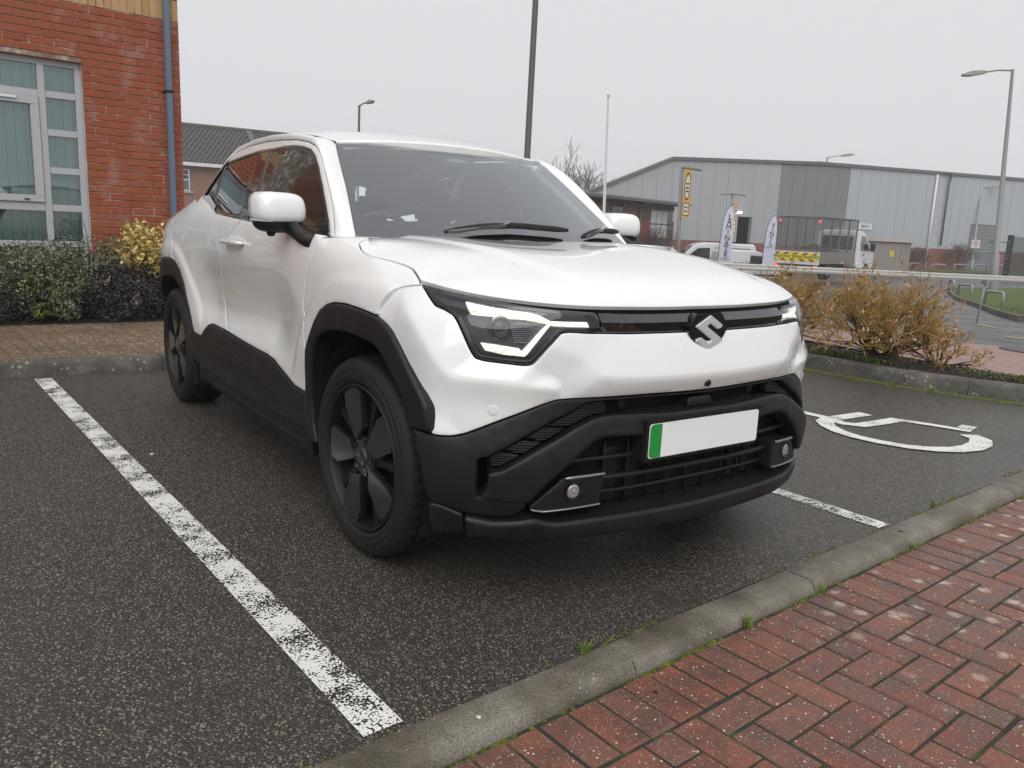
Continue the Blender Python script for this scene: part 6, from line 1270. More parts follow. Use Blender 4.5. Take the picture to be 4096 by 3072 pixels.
# parking-sign columns
YS = plain('sign_yellow', (.62, .33, .05), .5); SIGNW = plain('sign_pale', (.62, .58, .50), .5)
def sign_post(base, top, zs, ang, label, double=False, w=.30):
    root = empty('sign_lamp_post', base); tag(root, label, 'lamp post'); T_ = Vector(top)-Vector(base); b = MB(); b.tube([(0, 0, -.85), T_], .075, 10); b.build('pole', MGREY, root, True)
    for sgn in ((1, -1) if double else (1,)):
        b = MB(); R_ = Matrix.Translation(T_)@Matrix.Rotation(math.radians(52), 4, 'Z'); b.box((0 if sgn > 0 else -.62, -.12, -.02), (.75 if sgn > 0 else 0, .12, .05), R_@Matrix.Rotation(math.radians(6*sgn), 4, 'Y')); b.build('lantern', LH, root, bevel=.02)
    for z0, z1, ring in zs:
        Ms = Matrix.Translation((T_.x*.5, T_.y*.5, 0))@Matrix.Rotation(ang, 4, 'Z'); b = MB(); b.box((-w/2+w*.5, -.10, z0), (w/2+w*.5, -.085, z1), Ms); p = b.build('parking_sign', YS, root, bevel=.004)
        Mq = Ms@Matrix.Translation((w*.5, -.101, 0))@Matrix.Rotation(math.radians(90), 4, 'X')
        if ring:
            zc = z0+(z1-z0)*.66; rr_ = (z1-z0)*.29; b = MB(); el = [(w*.40*math.cos(a), zc+rr_*math.sin(a)) for a in np.linspace(0, 6.283, 29)[:-1]]; b.prism(el, .001, .004, Mq); b.build('sign_ring', plain('ring_brown', (.10, .05, .03), .6) if 'ring_brown' not in bpy.data.materials else bpy.data.materials['ring_brown'], p)
            b = MB(); el = [(w*.32*math.cos(a), zc+rr_*.84*math.sin(a)) for a in np.linspace(0, 6.283, 29)[:-1]]; b.prism(el, .004, .007, Mq); b.build('sign_disc', SIGNW, p)
            for dz in (-.18, -.05, .10): b = MB(); b.box((-w*.2, zc+dz-.03, .007), (w*.2, zc+dz+.03, .009), Mq); b.build('sign_lettering', BLACKM, p)
            zz0, zz1 = z0+(z1-z0)*.05, z0+(z1-z0)*.32
        else: zz0, zz1 = z0+(z1-z0)*.1, z1-(z1-z0)*.2
        b = MB(); b.box((-w*.36, zz0, .001), (w*.36, zz1, .004), Mq); b.build('sign_panel', BLACKM, p); b = MB(); b.box((-w*.30, zz0+.03, .004), (w*.30, zz1-.03, .006), Mq); b.build('sign_panel', SIGNW, p)
        for k in range(2): zc = zz0+(zz1-zz0)*(.35+.3*k); b = MB(); b.box((-w*.2, zc-.025, .006), (w*.2, zc+.025, .008), Mq); b.build('sign_lettering', BLACKM, p)
sign_post((-18.9, 20.7, G0), (-19.37, 20.92, 3.62), [(2.26, 4.02, True)], math.radians(66), 'grey sign column with a tall yellow parking notice left of the flags')
sign_post((-27.5, 33.7, G0), (-27.68, 33.8, 3.46), [(1.75, 2.75, False), (2.95, 3.5, False)], math.radians(60), 'grey double-headed column with yellow notices behind the LAMINATE flag', True)
# ---- feather flags
def feather(base, h, word, label, yaw, small=None):
    root = empty('feather_flag', base, yaw); tag(root, label, 'flag'); out = [(0, .05), (.58, .05), (.62, h*.45), (.52, h*.70), (.33, h*.88), (.10, h*.985), (.02, h)]
    L = [(0., 0.05), (-.02, h*.5), (-.01, h*.8), (.06, h*.95), (.16, h*1.0)] 
    edge = [(.0, .0), (.01, h*.35), (.05, h*.62), (.14, h*.82), (.27, h*.94), (.42, h*1.0)]; rgt = [(.62, .0), (.62, h*.5), (.60, h*.75), (.53, h*.93), (.42, h*1.0)]
    E_ = respl([(x, z, 0) for x, z in edge], 20); R_ = respl([(x, z, 0) for x, z in rgt], 20); V = []; F_ = []
    for i in range(20):
        for k in range(7): t = k/6; p = E_[i]*(1-t)+R_[i]*t; V.append((p[0], .02*math.sin(t*3+i*.3), p[1]+.25))
    for i in range(19):
        for k in range(6): a = i*7+k; F_.append((a, a+1, a+8, a+7))
    c = mesh('flag_cloth', V, F_, NM('flag_cloth_'+word, base=(.62, .63, .74), rough=.8).m, root, True)
    b = MB(); b.tube([(.0, 0, -.85)]+[(x-.005, 0, z+.25) for x, z, _ in E_], .016, 6); b.build('flag_pole', BLACKM, root, True)
    n = len(word); z = h*.80
    st = h*.088
    for i, ch in enumerate(word): x = .34+.10*(1-(i/max(1, n-1)))**2*.6; text('flag_letter', ch, st*1.45, Matrix.Translation((x, -.03, z+.25))@Matrix.Rotation(math.radians(90), 4, 'X'), BLACKM, c, sx=.95); z -= st
    text('flag_lettering', 'poplar', .18, Matrix.Translation((.31, -.03, z+.30))@Matrix.Rotation(math.radians(90), 4, 'X'), plain('grey_print', (.35, .36, .42), .8) if 'grey_print' not in bpy.data.materials else bpy.data.materials['grey_print'], c)
    return root
feather((-24.75, 29.70, G0), 2.95, 'LAMINATE', 'white feather flag lettered LAMINATE', math.radians(52)); feather((-24.74, 33.15, G0), 2.60, 'VINYL', 'white feather flag lettered VINYL left of the truck', math.radians(52))
# ---- vans
def wheel_at(root, x, y, z, r, w, name='wheel'):
    b = MB(); b.lathe([(r*.55, w/2), (r*.9, w/2), (r, w*.3), (r, -w*.3), (r*.9, -w/2), (r*.55, -w/2)], 20, Matrix.Translation((x, y, z))@Matrix.Rotation(math.radians(90), 4, 'X')); wl_ = b.build(name, TYREB, root, True); b = MB(); b.lathe([(r*.56, w*.42), (r*.3, w*.36), (0, w*.45)], 16, Matrix.Translation((x, y, z))@Matrix.Rotation(math.radians(90), 4, 'X')); b.lathe([(r*.56, -w*.42), (r*.3, -w*.36), (0, -w*.45)], 16, Matrix.Translation((x, y, z))@Matrix.Rotation(math.radians(90), 4, 'X')); b.build('rim', GALV, wl_, True)
def van(loc, yaw, L, H, W_, nose, label, paint, txt=None, grey=False):
    root = empty('van', loc, yaw); tag(root, label, 'van')      # x forward
    side = [(0, .35), (0, H*.62), (.12, H-.05), (.25, H), (L-nose-.75, H), (L-nose-.1, H-.18), (L-nose*.55, H*.56), (L-.15, H*.46), (L, H*.36), (L, .32), (L-.4, .28)]
    V = []; F_ = []; n = len(side)
    for sy in (-1, 1):
        for x, z in side: tum = .06*max(0, (z-H*.5)/(H*.5)); V.append((x, sy*(W_/2-tum), z))
    for i in range(n): F_.append((i, (i+1) % n, n+(i+1) % n, n+i))
    F_ += [tuple(range(n)), tuple(range(n, 2*n))[::-1]]
    b = MB(); b.add(V, F_); body = b.build('body', paint, root, bevel=.06, segs=3)
    for sy in (-1, 1):
        y0, y1 = sy*(W_/2-.035), sy*(W_/2+.006)
        b = MB(); q = [(L-nose-1.05, H*.56), (L-nose-1.02, H*.86), (L-nose-.35, H*.84), (L-nose*.75, H*.56)]; MM = Matrix.Rotation(math.radians(90), 4, 'X'); b.add([(x, y, z) for y in (y0, y1) for x, z in q], [(0, 1, 2, 3), (7, 6, 5, 4)]+[(i, (i+1) % 4, 4+(i+1) % 4, 4+i) for i in range(4)]); b.build('door_window', DGLASS, body)
        b = MB(); b.box((L-nose-.45, sy*(W_/2), H*.50), (L-nose-.25, sy*(W_/2+.2), H*.66)); b.build('door_mirror', BLACKM, body, bevel=.03)
        b = MB(); b.box((.3, sy*(W_/2-.03), .42), (L-.3, sy*(W_/2+.012), .52)); b.build('side_strip', BLACKM, body)
        wheel_at(root, .85, sy*(W_/2-.12), .33, .33, .22); wheel_at(root, L-.85, sy*(W_/2-.12), .33, .33, .22)
        b = MB(); b.box((L-.42, sy*(W_/2-.30), H*.36), (L-.06, sy*(W_/2-.02), H*.44)); b.build('headlamp', GALV, body, bevel=.03)
        b = MB(); b.box((-.02, sy*(W_/2-.10), H*.35), (.06, sy*(W_/2+.005), H*.62)); b.build('tail_lamp', plain('tail_red', (.4, .02, .02), .3) if 'tail_red' not in bpy.data.materials else bpy.data.materials['tail_red'], body)
    b = MB(); yy = W_/2-.14; b.add([(L-nose-.08, -yy, H-.20), (L-nose-.08, yy, H-.20), (L-nose*.58, yy+.02, H*.585), (L-nose*.58, -yy-.02, H*.585)], [(0, 1, 2, 3)]); b.V = [(x+.012, y, z+.012) for x, y, z in b.V]; b.build('windscreen', DGLASS, body)
    b = MB(); b.box((L-.05, -W_/2+.15, .32), (L+.04, W_/2-.15, .52)); b.build('bumper', BLACKM, body, bevel=.03)
    if txt: text('lettering', txt, .55 if H > 2 else .42, Matrix.Translation((L*.36, -W_/2-.012, H*.60))@Matrix.Rotation(math.radians(90), 4, 'X'), plain('print_grey', (.12, .12, .13), .7) if 'print_grey' not in bpy.data.materials else bpy.data.materials['print_grey'], body)
    if grey: b = MB(); b.box((.3, -W_/2-.010, H*.35), (L*.45, -W_/2+.02, H*.88)); b.build('printed_panel', MGREY, body); text('lettering', 'TIE', .5, Matrix.Translation((L*.25, -W_/2-.02, H*.60))@Matrix.Rotation(math.radians(90), 4, 'X'), WHITEP, body)
    return root
# tall van nose to the left, small van seen from behind with its nose to the right
v1 = van((-27.9, 36.3, zg(-29, 34.5)-.07), math.radians(233), 5.0, 2.05, 1.95, 1.3, 'tall white van with grey printed side parked before the warehouse door', WHITEP, None, False)
b = MB(); b.box((.4, .97, .9), (2.4, .985, 1.8)); b.build('printed_panel', MGREY, v1); text('lettering', 'TIE', .45, Matrix.Translation((1.4, .992, 1.4))@Matrix.Rotation(math.radians(90), 4, 'X')@Matrix.Rotation(math.pi, 4, 'Y'), WHITEP, v1)
van((-27.4, 32.4, zg(-26.6, 33.6)-.07), math.radians(55), 3.9, 1.75, 1.75, 1.1, 'small white lettered van between the two feather flags', WHITEP, 'poplar')
# ---- highway maintenance truck
def truck():
    root = empty('cage_truck', (-18.78, 27.68, G0), math.radians(102.7)); tag(root, 'white tipper truck with a mesh cage and HIGHWAY MAINTENANCE board', 'truck')
    WHT = NM('truck_white', base=(.66, .67, .68), rough=.35, coat=.5).m; ALU = NM('dirty_alloy', base=(.26, .23, .20), rough=.6, metal=.3).m; CH = plain('chassis', (.03, .03, .03), .7); CAGE = plain('cage_grey', (.16, .165, .165), .6, metal=.2)
    hw_ = 1.0
    b = MB(); b.box((.15, -.45, .45), (6.6, .45, .62)); b.build('chassis', CH, root)
    b = MB(); b.box((.05, -hw_, .68), (4.15, hw_, .80)); bed_ = b.build('load_bed', ALU, root, bevel=.01)
    for (x0, x1, y0, y1, nm) in ((.10, 2.05, hw_-.04, hw_, 'side_board'), (2.08, 4.12, hw_-.04, hw_, 'side_board'), (.10, 2.05, -hw_, -hw_+.04, 'side_board'), (2.08, 4.12, -hw_, -hw_+.04, 'side_board')):
        b = MB(); b.box((x0, y0, .80), (x1, y1, 1.18)); b.build(nm, ALU, bed_, bevel=.008)
    b = MB(); b.box((0, -hw_, .62), (.05, hw_, 1.16)); tg_ = b.build('tailboard', WHT, root, bevel=.01)
    YEL2 = plain('chevron_yellow', (.75, .72, .04), .5); RED2 = plain('chevron_red', (.38, .06, .05), .5)
    b = MB(); b.box((-.012, -hw_+.06, .76), (0, hw_-.06, 1.12)); brd = b.build('warning_board', YEL2, tg_)
    for k in range(-2, 3):
        y0 = k*.42
        for sgn, z0, z1 in ((1, .76, .86), (1, 1.02, 1.12)):
            b = MB(); dxx = .10; sh_ = .14 if z0 < .9 else -.14; b.add([(-.016, y0, z0), (-.016, y0+.20, z0), (-.016, y0+.20+sh_, z1), (-.016, y0+sh_, z1)], [(0, 1, 2, 3)]); b.V = [(x, max(-hw_+.07, min(hw_-.07, y)), z) for x, y, z in b.V]; b.build('chevron', RED2, brd)
    text('board_lettering', 'HIGHWAY MAINTENANCE', .168, Matrix.Translation((-.022, 0, .94))@Matrix(((0, 0, -1, 0), (-1, 0, 0, 0), (0, 1, 0, 0), (0, 0, 0, 1))), BLACKM, brd)
    # cage: posts, rails, and woven mesh of fine rods
    cg = empty('cage', (0, 0, 0), 0, root); zt = 2.62
    def bar(name, p, q, r=.036): b = MB(); b.tube([p, q], r, 6); b.build(name, CAGE, cg)
    for x in (.06, 1.1, 2.08, 3.1, 4.10):
        for y in (-hw_+.03, hw_-.03): bar('cage_post', (x, y, 1.16), (x, y, zt))
    for y in (-.06, .06): bar('cage_post', (.05, y, 1.16), (.05, y, zt), .03)
    for y in (-hw_+.03, hw_-.03): bar('cage_rail', (.06, y, zt), (4.1, y, zt)); bar('cage_rail', (.06, y, 1.9), (4.1, y, 1.9), .014)
    for x in (.06, 2.08, 4.1): bar('cage_rail', (x, -hw_+.03, zt), (x, hw_-.03, zt))
    bar('cage_rail', (.06, -hw_+.03, 1.2), (.06, hw_-.03, 1.2))
    ms = MB()
    for y in (-hw_+.03, hw_-.03):
        for k in range(41): x = .06+k*.1; ms.tube([(x, y, 1.18), (x, y, zt)], .007, 3, False)
        for k in range(15): z = 1.2+k*.1; ms.tube([(.06, y, z), (4.1, y, z)], .007, 3, False)
    for x in (.05, 4.1):
        for k in range(20): y = -hw_+.05+k*.1; ms.tube([(x, y, 1.18), (x, y, zt)], .007, 3, False)
        for k in range(15): z = 1.2+k*.1; ms.tube([(x, -hw_+.03, z), (x, hw_-.03, z)], .007, 3, False)
    o_ = ms.build('cage_mesh', CAGE, cg); o_['kind'] = 'stuff'
    for y, z in ((-.72, 1.0), (.72, 1.0)): pass
    for k in range(6): b = MB(); b.tube([(.5+.1*k, -.7+.25*k, 1.0+.05*k), (3.4, -.6+.22*k, 1.15+.06*k)], .06, 6); b.build('load_pole', plain('load_brown', (.09, .06, .05), .8) if 'load_brown' not in bpy.data.materials else bpy.data.materials['load_brown'], root)
    # cab
    side = [(4.35, .55), (4.35, 2.05), (4.5, 2.18), (5.5, 2.14), (6.25, 1.42), (6.62, 1.22), (6.72, .95), (6.70, .48), (6.45, .42), (4.6, .42)]; V = []; n = len(side)
    for sy in (-1, 1):
        for x, z in side: V.append((x, sy*(.98-.14*max(0, (z-1.2)/1.0)), z))
    b = MB(); b.add(V, [(i, (i+1) % n, n+(i+1) % n, n+i) for i in range(n)]+[tuple(range(n)), tuple(range(n, 2*n))[::-1]]); cab = b.build('cab', WHT, root, bevel=.06, segs=3)
    for sy in (-1, 1):
        b = MB(); q = [(5.05, 1.30), (5.05, 1.95), (5.55, 1.92), (6.0, 1.40), (6.0, 1.30)]; ya = lambda z: sy*(.986-.14*max(0, (z-1.2)/1.0)); b.add([(x, ya(z)-sy*.03, z) for x, z in q]+[(x, ya(z)+sy*.004, z) for x, z in q], [(0, 1, 2, 3, 4), (9, 8, 7, 6, 5)]+[(i, (i+1) % 5, 5+(i+1) % 5, 5+i) for i in range(5)]); b.build('cab_window', DGLASS, cab)
        b = MB(); b.box((5.95, sy*1.0, 1.25), (6.05, sy*1.22, 1.62)); b.build('cab_mirror', BLACKM, cab, bevel=.03)
        b = MB(); b.box((5.2, sy*.985, 1.05), (5.32, sy*1.0, 1.13)); b.build('door_handle', BLACKM, cab)
        wheel_at(root, 1.15, sy*.82, .36, .36, .36); wheel_at(root, 5.75, sy*.88, .36, .36, .24)
        b = MB(); b.box((-.03, sy*.78, .50), (.02, sy*.95, .58)); b.build('tail_lamp', REDL, root, bevel=.01)
        b = MB(); b.lathe([(.045, 0), (.045, .03), (0, .045)], 12, Matrix.Translation((.0, sy*.86, 2.44))@Matrix.Rotation(math.radians(-90), 4, 'Y')); b.build('marker_lamp', REDL, root)
    b = MB(); b.box((4.335, -.75, 1.30), (4.352, .75, 1.90)); b.build('rear_window', DGLASS, cab)
    b = MB(); b.box((4.8, -.3, 2.18), (5.1, .3, 2.27)); b.build('beacon_bar', plain('beacon_grey', (.5, .5, .5), .4), cab, bevel=.03)
    for x in (2.6, 4.4): b = MB(); b.box((x, -1.01, .70), (x+.06, -.99, .75)); b.build('side_marker', plain('amber_lamp', (.6, .25, .02), .4, em=(1, .45, .05), ems=1.2) if 'amber_lamp' not in bpy.data.materials else bpy.data.materials['amber_lamp'], root)
truck()
# GRP kiosk
k_ = empty('meter_kiosk', (-24.4, 44.4, G0), math.radians(20)); tag(k_, 'beige meter kiosk with an overhanging roof beside the truck cab', 'kiosk'); KM = plain('kiosk_beige', (.30, .26, .23), .8)
b = MB(); b.box((-1.1, -1.0, 0), (1.1, 1.0, 1.75)); b.build('kiosk_body', KM, k_, bevel=.03); b = MB(); b.add([(-1.25, -1.15, 1.75), (1.25, -1.15, 1.75), (1.25, 1.15, 1.75), (-1.25, 1.15, 1.75), (-.9, -.8, 1.98), (.9, -.8, 1.98), (.9, .8, 1.98), (-.9, .8, 1.98)], ((0, 3, 2, 1), (4, 5, 6, 7), (0, 1, 5, 4), (1, 2, 6, 5), (2, 3, 7, 6), (3, 0, 4, 7))); b.build('kiosk_roof', KM, k_, bevel=.03); b = MB(); b.box((.3, -1.02, .9), (.55, -1.0, 1.25)); b.build('warning_notice', plain('notice_yellow', (.6, .5, .1), .6), k_)
# ---- verge, hoops, fence, barrier
vg = [(-4.2, 14.42), (-5.13, 15.71), (-7.25, 19.33), (-9.81, 23.45), (-12.5, 28.5), (-14.6, 33), (-12.5, 42), (-6, 42), (4, 30), (2, 16)]
struct(mesh('grass_verge', [(x, y, zg(x, y)-.02) for x, y in vg], [tuple(range(len(vg)))], TURF))
fv = [(-27.9, 48), (-25.8, 48.5), (-24.6, 54), (-23.0, 60), (-22, 90), (-24.2, 90), (-26.6, 66)]; struct(mesh('far_verge', [(x, y, G0-.04) for x, y in fv], [tuple(range(len(fv)))], TURF))
vk = struct(empty('verge_kerb', (0, 0, 0))); q = respl([(x, y, 0) for x, y in vg[:6]], 14)
for i in range(13):
    a_, b_ = Vector(q[i]), Vector(q[i+1]); t = (b_-a_).normalized(); nn = Vector((-t.y, t.x, 0)); V = [Vector((p.x, p.y, zg(p.x, p.y)+z))+nn*s_ for p in (a_+t*.004, b_-t*.004) for s_ in (-.02, .11) for z in (-.12, .03)]; b = MB(); b.add(V, ((0, 1, 3, 2), (4, 6, 7, 5), (0, 4, 5, 1), (2, 3, 7, 6), (1, 5, 7, 3), (0, 2, 6, 4))); b.build('kerb_stone', KERBO, vk, bevel=.012)
gb = MB()
for i in range(16000):
    u, v = random.random(), random.random(); x = -4.2-7*u*1.0+random.random()*5.5; y = 14.6+15*v
    if (x+4.2)*.62+(y-14.42)*.40 < .12 or x > 0: continue
    z = zg(x, y)-.02; a = random.uniform(0, 6.28); h = random.uniform(.02, .055); dx, dy = math.cos(a)*.006, math.sin(a)*.006; gb.add([(x-dx, y-dy, z), (x+dx, y+dy, z), (x+random.gauss(0, .02), y+random.gauss(0, .02), z+h)], [(0, 1, 2)])
tag(gb.build('verge_grass', NM('verge_blades', base=(.10, .15, .025), rough=.8).m), 'short green grass on the verge at right', 'grass', kind='stuff')
def hoop(a_, b_, h, r, label, group=None):
    A_, B_ = Vector(a_), Vector(b_); root = empty('hoop_barrier', a_); tag(root, label, 'hoop barrier', group); d = B_-A_; u = Vector((0, 0, h)); k = .16
    pts = [Vector((0, 0, -.1)), u*(1-k*.9), u*.97+d*.05, u+d*.13, u+d*.87, d+u*.97-d*.05, d+u*(1-k*.9), d-Vector((0, 0, .1))]
    b = MB(); b.tube(pts, r, 10); b.build('hoop_tube', GALV, root, True); return root
hoop((-7.40, 19.89, -.26), (-6.87, 19.65, -.25), .33, .035, 'nearest galvanised hoop on the grass verge'); hoop((-11.04, 25.96, -.45), (-10.42, 25.57, -.43), .36, .04, 'second galvanised hoop, behind the nearest one on the verge'); hoop((-13.3, 29.9, -.5), (-12.9, 29.4, -.5), .38, .045, 'galvanised hoop on the verge hidden by shrub twigs'); hoop((-5.95, 18.75, -.22), (-5.2, 18.5, -.22), .36, .035, 'galvanised hoop cut by the right edge of the picture')
for k, (a_, b_, lb) in enumerate((((-27.02, 51.94), (-26.75, 52.92), 'far hoop nearest the warehouse downpipe'), ((-26.24, 53.37), (-25.74, 54.2), 'second far hoop along the warehouse verge'), ((-26.54, 56.95), (-26.2, 58.0), 'third far hoop, in front of the bare bush'), ((-27.09, 61.22), (-26.8, 62.4), 'far hoop in front of the roller door'), ((-26.97, 64.55), (-26.6, 65.7), 'far hoop right of the roller door'))): hoop((*a_, G0-.02), (*b_, G0-.02), .42, .045, lb, 'hoops along the far verge')
fn = empty('mesh_fence', (-19.37, 48.41, G0)); tag(fn, 'dark green fence with clear panels at the right edge', 'fence'); FG = plain('fence_green', (.012, .035, .025), .5)
pf = [(0, 0), (.9, .95), (.95, 1.6), (1.9, 2.6), (2.9, 3.6)]
for i, (x, y) in enumerate(pf):
    b = MB(); b.box((x-.13, y-.13, 0), (x+.13, y+.13, 2.45+.1*(i > 1))); b.build('fence_post', FG, fn, bevel=.01)
    if i < len(pf)-1:
        x2, y2 = pf[i+1]; d = Vector((x2-x, y2-y, 0)); M_ = Matrix.Translation((x, y, 0))@Matrix.Rotation(math.atan2(d.y, d.x), 4, 'Z'); b = MB(); b.box((.13, -.01, .15), (d.length-.13, .01, 2.35), M_); b.build('fence_panel', M_glass('clear_panel', (.55, .62, .58), 1.5) if 'clear_panel' not in bpy.data.materials else bpy.data.materials['clear_panel'], fn)
        for z in (.3, 1.1, 2.1): b = MB(); b.lathe([(.04, 0), (.03, .02), (0, .025)], 8, Matrix.Translation((x+.0, y-.135, z))@Matrix.Rotation(math.radians(90), 4, 'X')); b.build('bolt', GALV, fn)
# barrier arm
ba = empty('barrier_arm', (-2.6, 15.0, 0)); tag(ba, 'long white barrier arm across the entrance behind the shrubs', 'barrier'); A_, B_ = Vector((-4.75, 6.2, .77))-Vector((-2.6, 15, 0)), Vector((-3.15, 13.6, .66))-Vector((-2.6, 15, 0)); d = (B_-A_).normalized(); M_ = Matrix.Translation(A_)@d.to_track_quat('X', 'Z').to_matrix().to_4x4(); L_ = (B_-A_).length; b = MB(); b.box((0, -.03, -.045), (L_+2.5, .03, .045), M_); arm_ = b.build('boom', plain('boom_white', (.60, .60, .56), .5), ba, bevel=.012)
for z in (-.022, .022): b = MB(); b.box((.0, -.034, z-.006), (L_+2.5, -.0305, z+.006), M_); b.box((.0, .0305, z-.006), (L_+2.5, .034, z+.006), M_); b.build('boom_groove', plain('boom_grey', (.38, .38, .36), .6) if 'boom_grey' not in bpy.data.materials else bpy.data.materials['boom_grey'], arm_)
pp = M_@Vector((5.35, 0, 0)); b = MB(); b.tube([pp+Vector((0, 0, -.05)), pp+Vector((-.02, -.05, -.72))], .012, 8); b.build('support_leg', GALV, ba, True); b = MB(); b.box((pp.x-.04, pp.y-.05, pp.z-.10), (pp.x+.04, pp.y+.05, pp.z-.04)); b.build('leg_bracket', GALV, ba, bevel=.008); b = MB(); b.tube([pp+Vector((-.02, -.05, -.72)), pp+Vector((-.02, -.05, -.74))], .035, 10); b.build('foot', GALV, ba)
b = MB(); b.box((-.15, -.2, -.1), (.2, .2, 1.0)); b.build('barrier_cabinet', plain('cabinet_grey', (.3, .3, .3), .5), ba, bevel=.02)
# ---- bare trees and bushes
def branchy(name, base, h, spread, n_main, levels, r0, mats, label, cat, seed, up=.55, droop=0., leaves=None, group=None, tipr=.0025, kids=(2, 3), lenf=.72, wig=.18, sides=4):
    rd = random.Random(seed); root = empty(name, base); tag(root, label, cat, group); A_ = MB(); B_ = MB(); tips = []
    def grow(p, d, l, r, lv):
        n = 3; pts = [p]; q = p; dd = d.copy()
        for i in range(n):
            dd = (dd+Vector((rd.gauss(0, wig), rd.gauss(0, wig), rd.gauss(0, wig*.7)+.05-droop))).normalized(); q = q+dd*l/n; pts.append(q)
        r1 = max(tipr, r*.72); (A_ if lv <= 1 else B_).tube(pts, [r, r*.92, r*.82, r1], sides if lv < 2 else 3, False)
        if lv >= levels: tips.append((pts[-1], dd)); return
        for k in range(rd.randint(*kids)):
            f = rd.uniform(.45, 1.) if k else 1.; i = min(n-1, int(f*n)); pp = pts[i].lerp(pts[i+1], f*n-i) if f < 1 else pts[-1]
            ax = dd.orthogonal().normalized(); ax.rotate(Matrix.Rotation(rd.uniform(0, 6.28), 3, dd)); nd = (dd+ax*rd.uniform(.35, .85)).normalized(); nd.z += .10*up; nd.normalize()
            grow(pp, nd, l*rd.uniform(lenf-.12, lenf+.12), r1, lv+1)
    for k in range(n_main):
        a = 2*math.pi*k/n_main+rd.uniform(-.3, .3); e = rd.uniform(.25, 1.) ; d = Vector((math.cos(a)*spread*e, math.sin(a)*spread*e, up+rd.uniform(0, .5))).normalized(); grow(Vector((rd.gauss(0, .03), rd.gauss(0, .03), 0)) if n_main > 1 else Vector((0, 0, 0)), d, h*rd.uniform(.32, .44), r0*rd.uniform(.7, 1.), 0)
    A_.build('stem', mats[0], root, True); B_.build('twigs', mats[1], root, True)
    return root, tips
TREEB = plain('winter_bark', (.13, .115, .10), .9); TREET = plain('winter_twig', (.20, .18, .16), .9)
for (bx_, by_, h, sd, lb) in ((-66.6, 51.7, 8.2, 3, 'bare winter tree beyond the timber unit, left of the pair'), (-60.9, 50.9, 8.2, 5, 'bare winter tree beyond the timber unit, right of the pair')): branchy('bare_tree', (bx_, by_, G0-.5), h, .62, 10, 5, .13, (TREEB, TREET), lb, 'tree', sd, up=1.0, tipr=.012, wig=.12, lenf=.68)
def M_dog():
    m = NM('amber_twig', rough=.6); g = m.pos(); r = m.n('NewGeometry').outputs['Random Per Island']; m.set(base=m.ramp(r, [(0, (.24, .13, .03)), (.5, (.40, .235, .055)), (1, (.54, .36, .11))])); return m.m
AMBER = M_dog(); DSTEM = plain('dark_stem', (.075, .048, .026), .8)
DLEAF = NM('dry_leaf', base=(.42, .24, .13), rough=.7).m; SEED = plain('seed_head', (.03, .022, .018), .9)
def dogwood(base, h, sd, label, n_main=16, spread=1.15):
    root, tips = branchy('dogwood_shrub', base, h, spread, n_main, 5, .011, (DSTEM, AMBER), label, 'shrub', sd, up=.52, tipr=.0016, wig=.20, lenf=.66, kids=(2, 3), group=None)
    rd = random.Random(sd); lf = MB(); sdh = MB()
    for p, d in tips:
        if rd.random() < .030:
            for _ in range(3): c = p+Vector((rd.gauss(0, .012), rd.gauss(0, .012), rd.gauss(0, .012))); s_ = rd.uniform(.012, .022); a = Vector((rd.gauss(0, 1), rd.gauss(0, 1), rd.gauss(0, 1))).normalized(); b_ = a.orthogonal().normalized(); lf.add([c-a*s_, c+b_*s_*.6, c+a*s_, c-b_*s_*.6], [(0, 1, 2, 3)])
        elif rd.random() < .05:
            for _ in range(5): c = p+Vector((rd.gauss(0, .010), rd.gauss(0, .010), rd.gauss(0, .006))); sdh.add([c+Vector(v)*.0045 for v in ((1, 0, 0), (-1, 0, 0), (0, 1, 0), (0, -1, 0), (0, 0, 1), (0, 0, -1))], [(0, 2, 4), (2, 1, 4), (1, 3, 4), (3, 0, 4), (2, 0, 5), (1, 2, 5), (3, 1, 5), (0, 3, 5)])
    if lf.V: lf.build('dry_leaves', DLEAF, root)
    if sdh.V: sdh.build('seed_heads', SEED, root)['kind'] = 'stuff'
dogwood((-1.46, 4.86, .13), .84, 11, 'large amber-stemmed bare shrub in the bed right of the car', 44, 1.35)
dogwood((-2.55, 4.88, .13), .84, 23, 'amber-stemmed bare shrub partly hidden by the car headlamp', 24); dogwood((-.98, 5.0, .12), .50, 31, 'low amber shrub with dry leaves at the right end of the bed', 12, 1.4); dogwood((-3.6, 4.95, .13), .85, 37, 'amber-stemmed bare shrub behind the car bonnet', 14)
BTW = plain('brown_twig', (.15, .10, .075), .9)
branchy('bare_bush', (-25.0, 25.2, G0), 1.9, .7, 16, 4, .02, (BTW, BTW), 'brown twiggy bush before the timber unit window', 'bush', 41, up=.9, tipr=.006)
branchy('bare_bush', (-25.4, 24.0, G0), 1.5, .7, 14, 4, .02, (BTW, BTW), 'smaller brown twiggy bush before the brick wall', 'bush', 43, up=.9, tipr=.006)
branchy('bare_bush', (-27.3, 52.8, G0), 1.5, .8, 20, 4, .02, (BTW, BTW), 'dry bush against the warehouse brick near the blue door', 'bush', 47, up=.8, tipr=.008); branchy('bare_bush', (-27.2, 59.0, G0), 1.9, .8, 20, 4, .02, (BTW, BTW), 'taller dry bush left of the warehouse roller door', 'bush', 53, up=.9, tipr=.008)
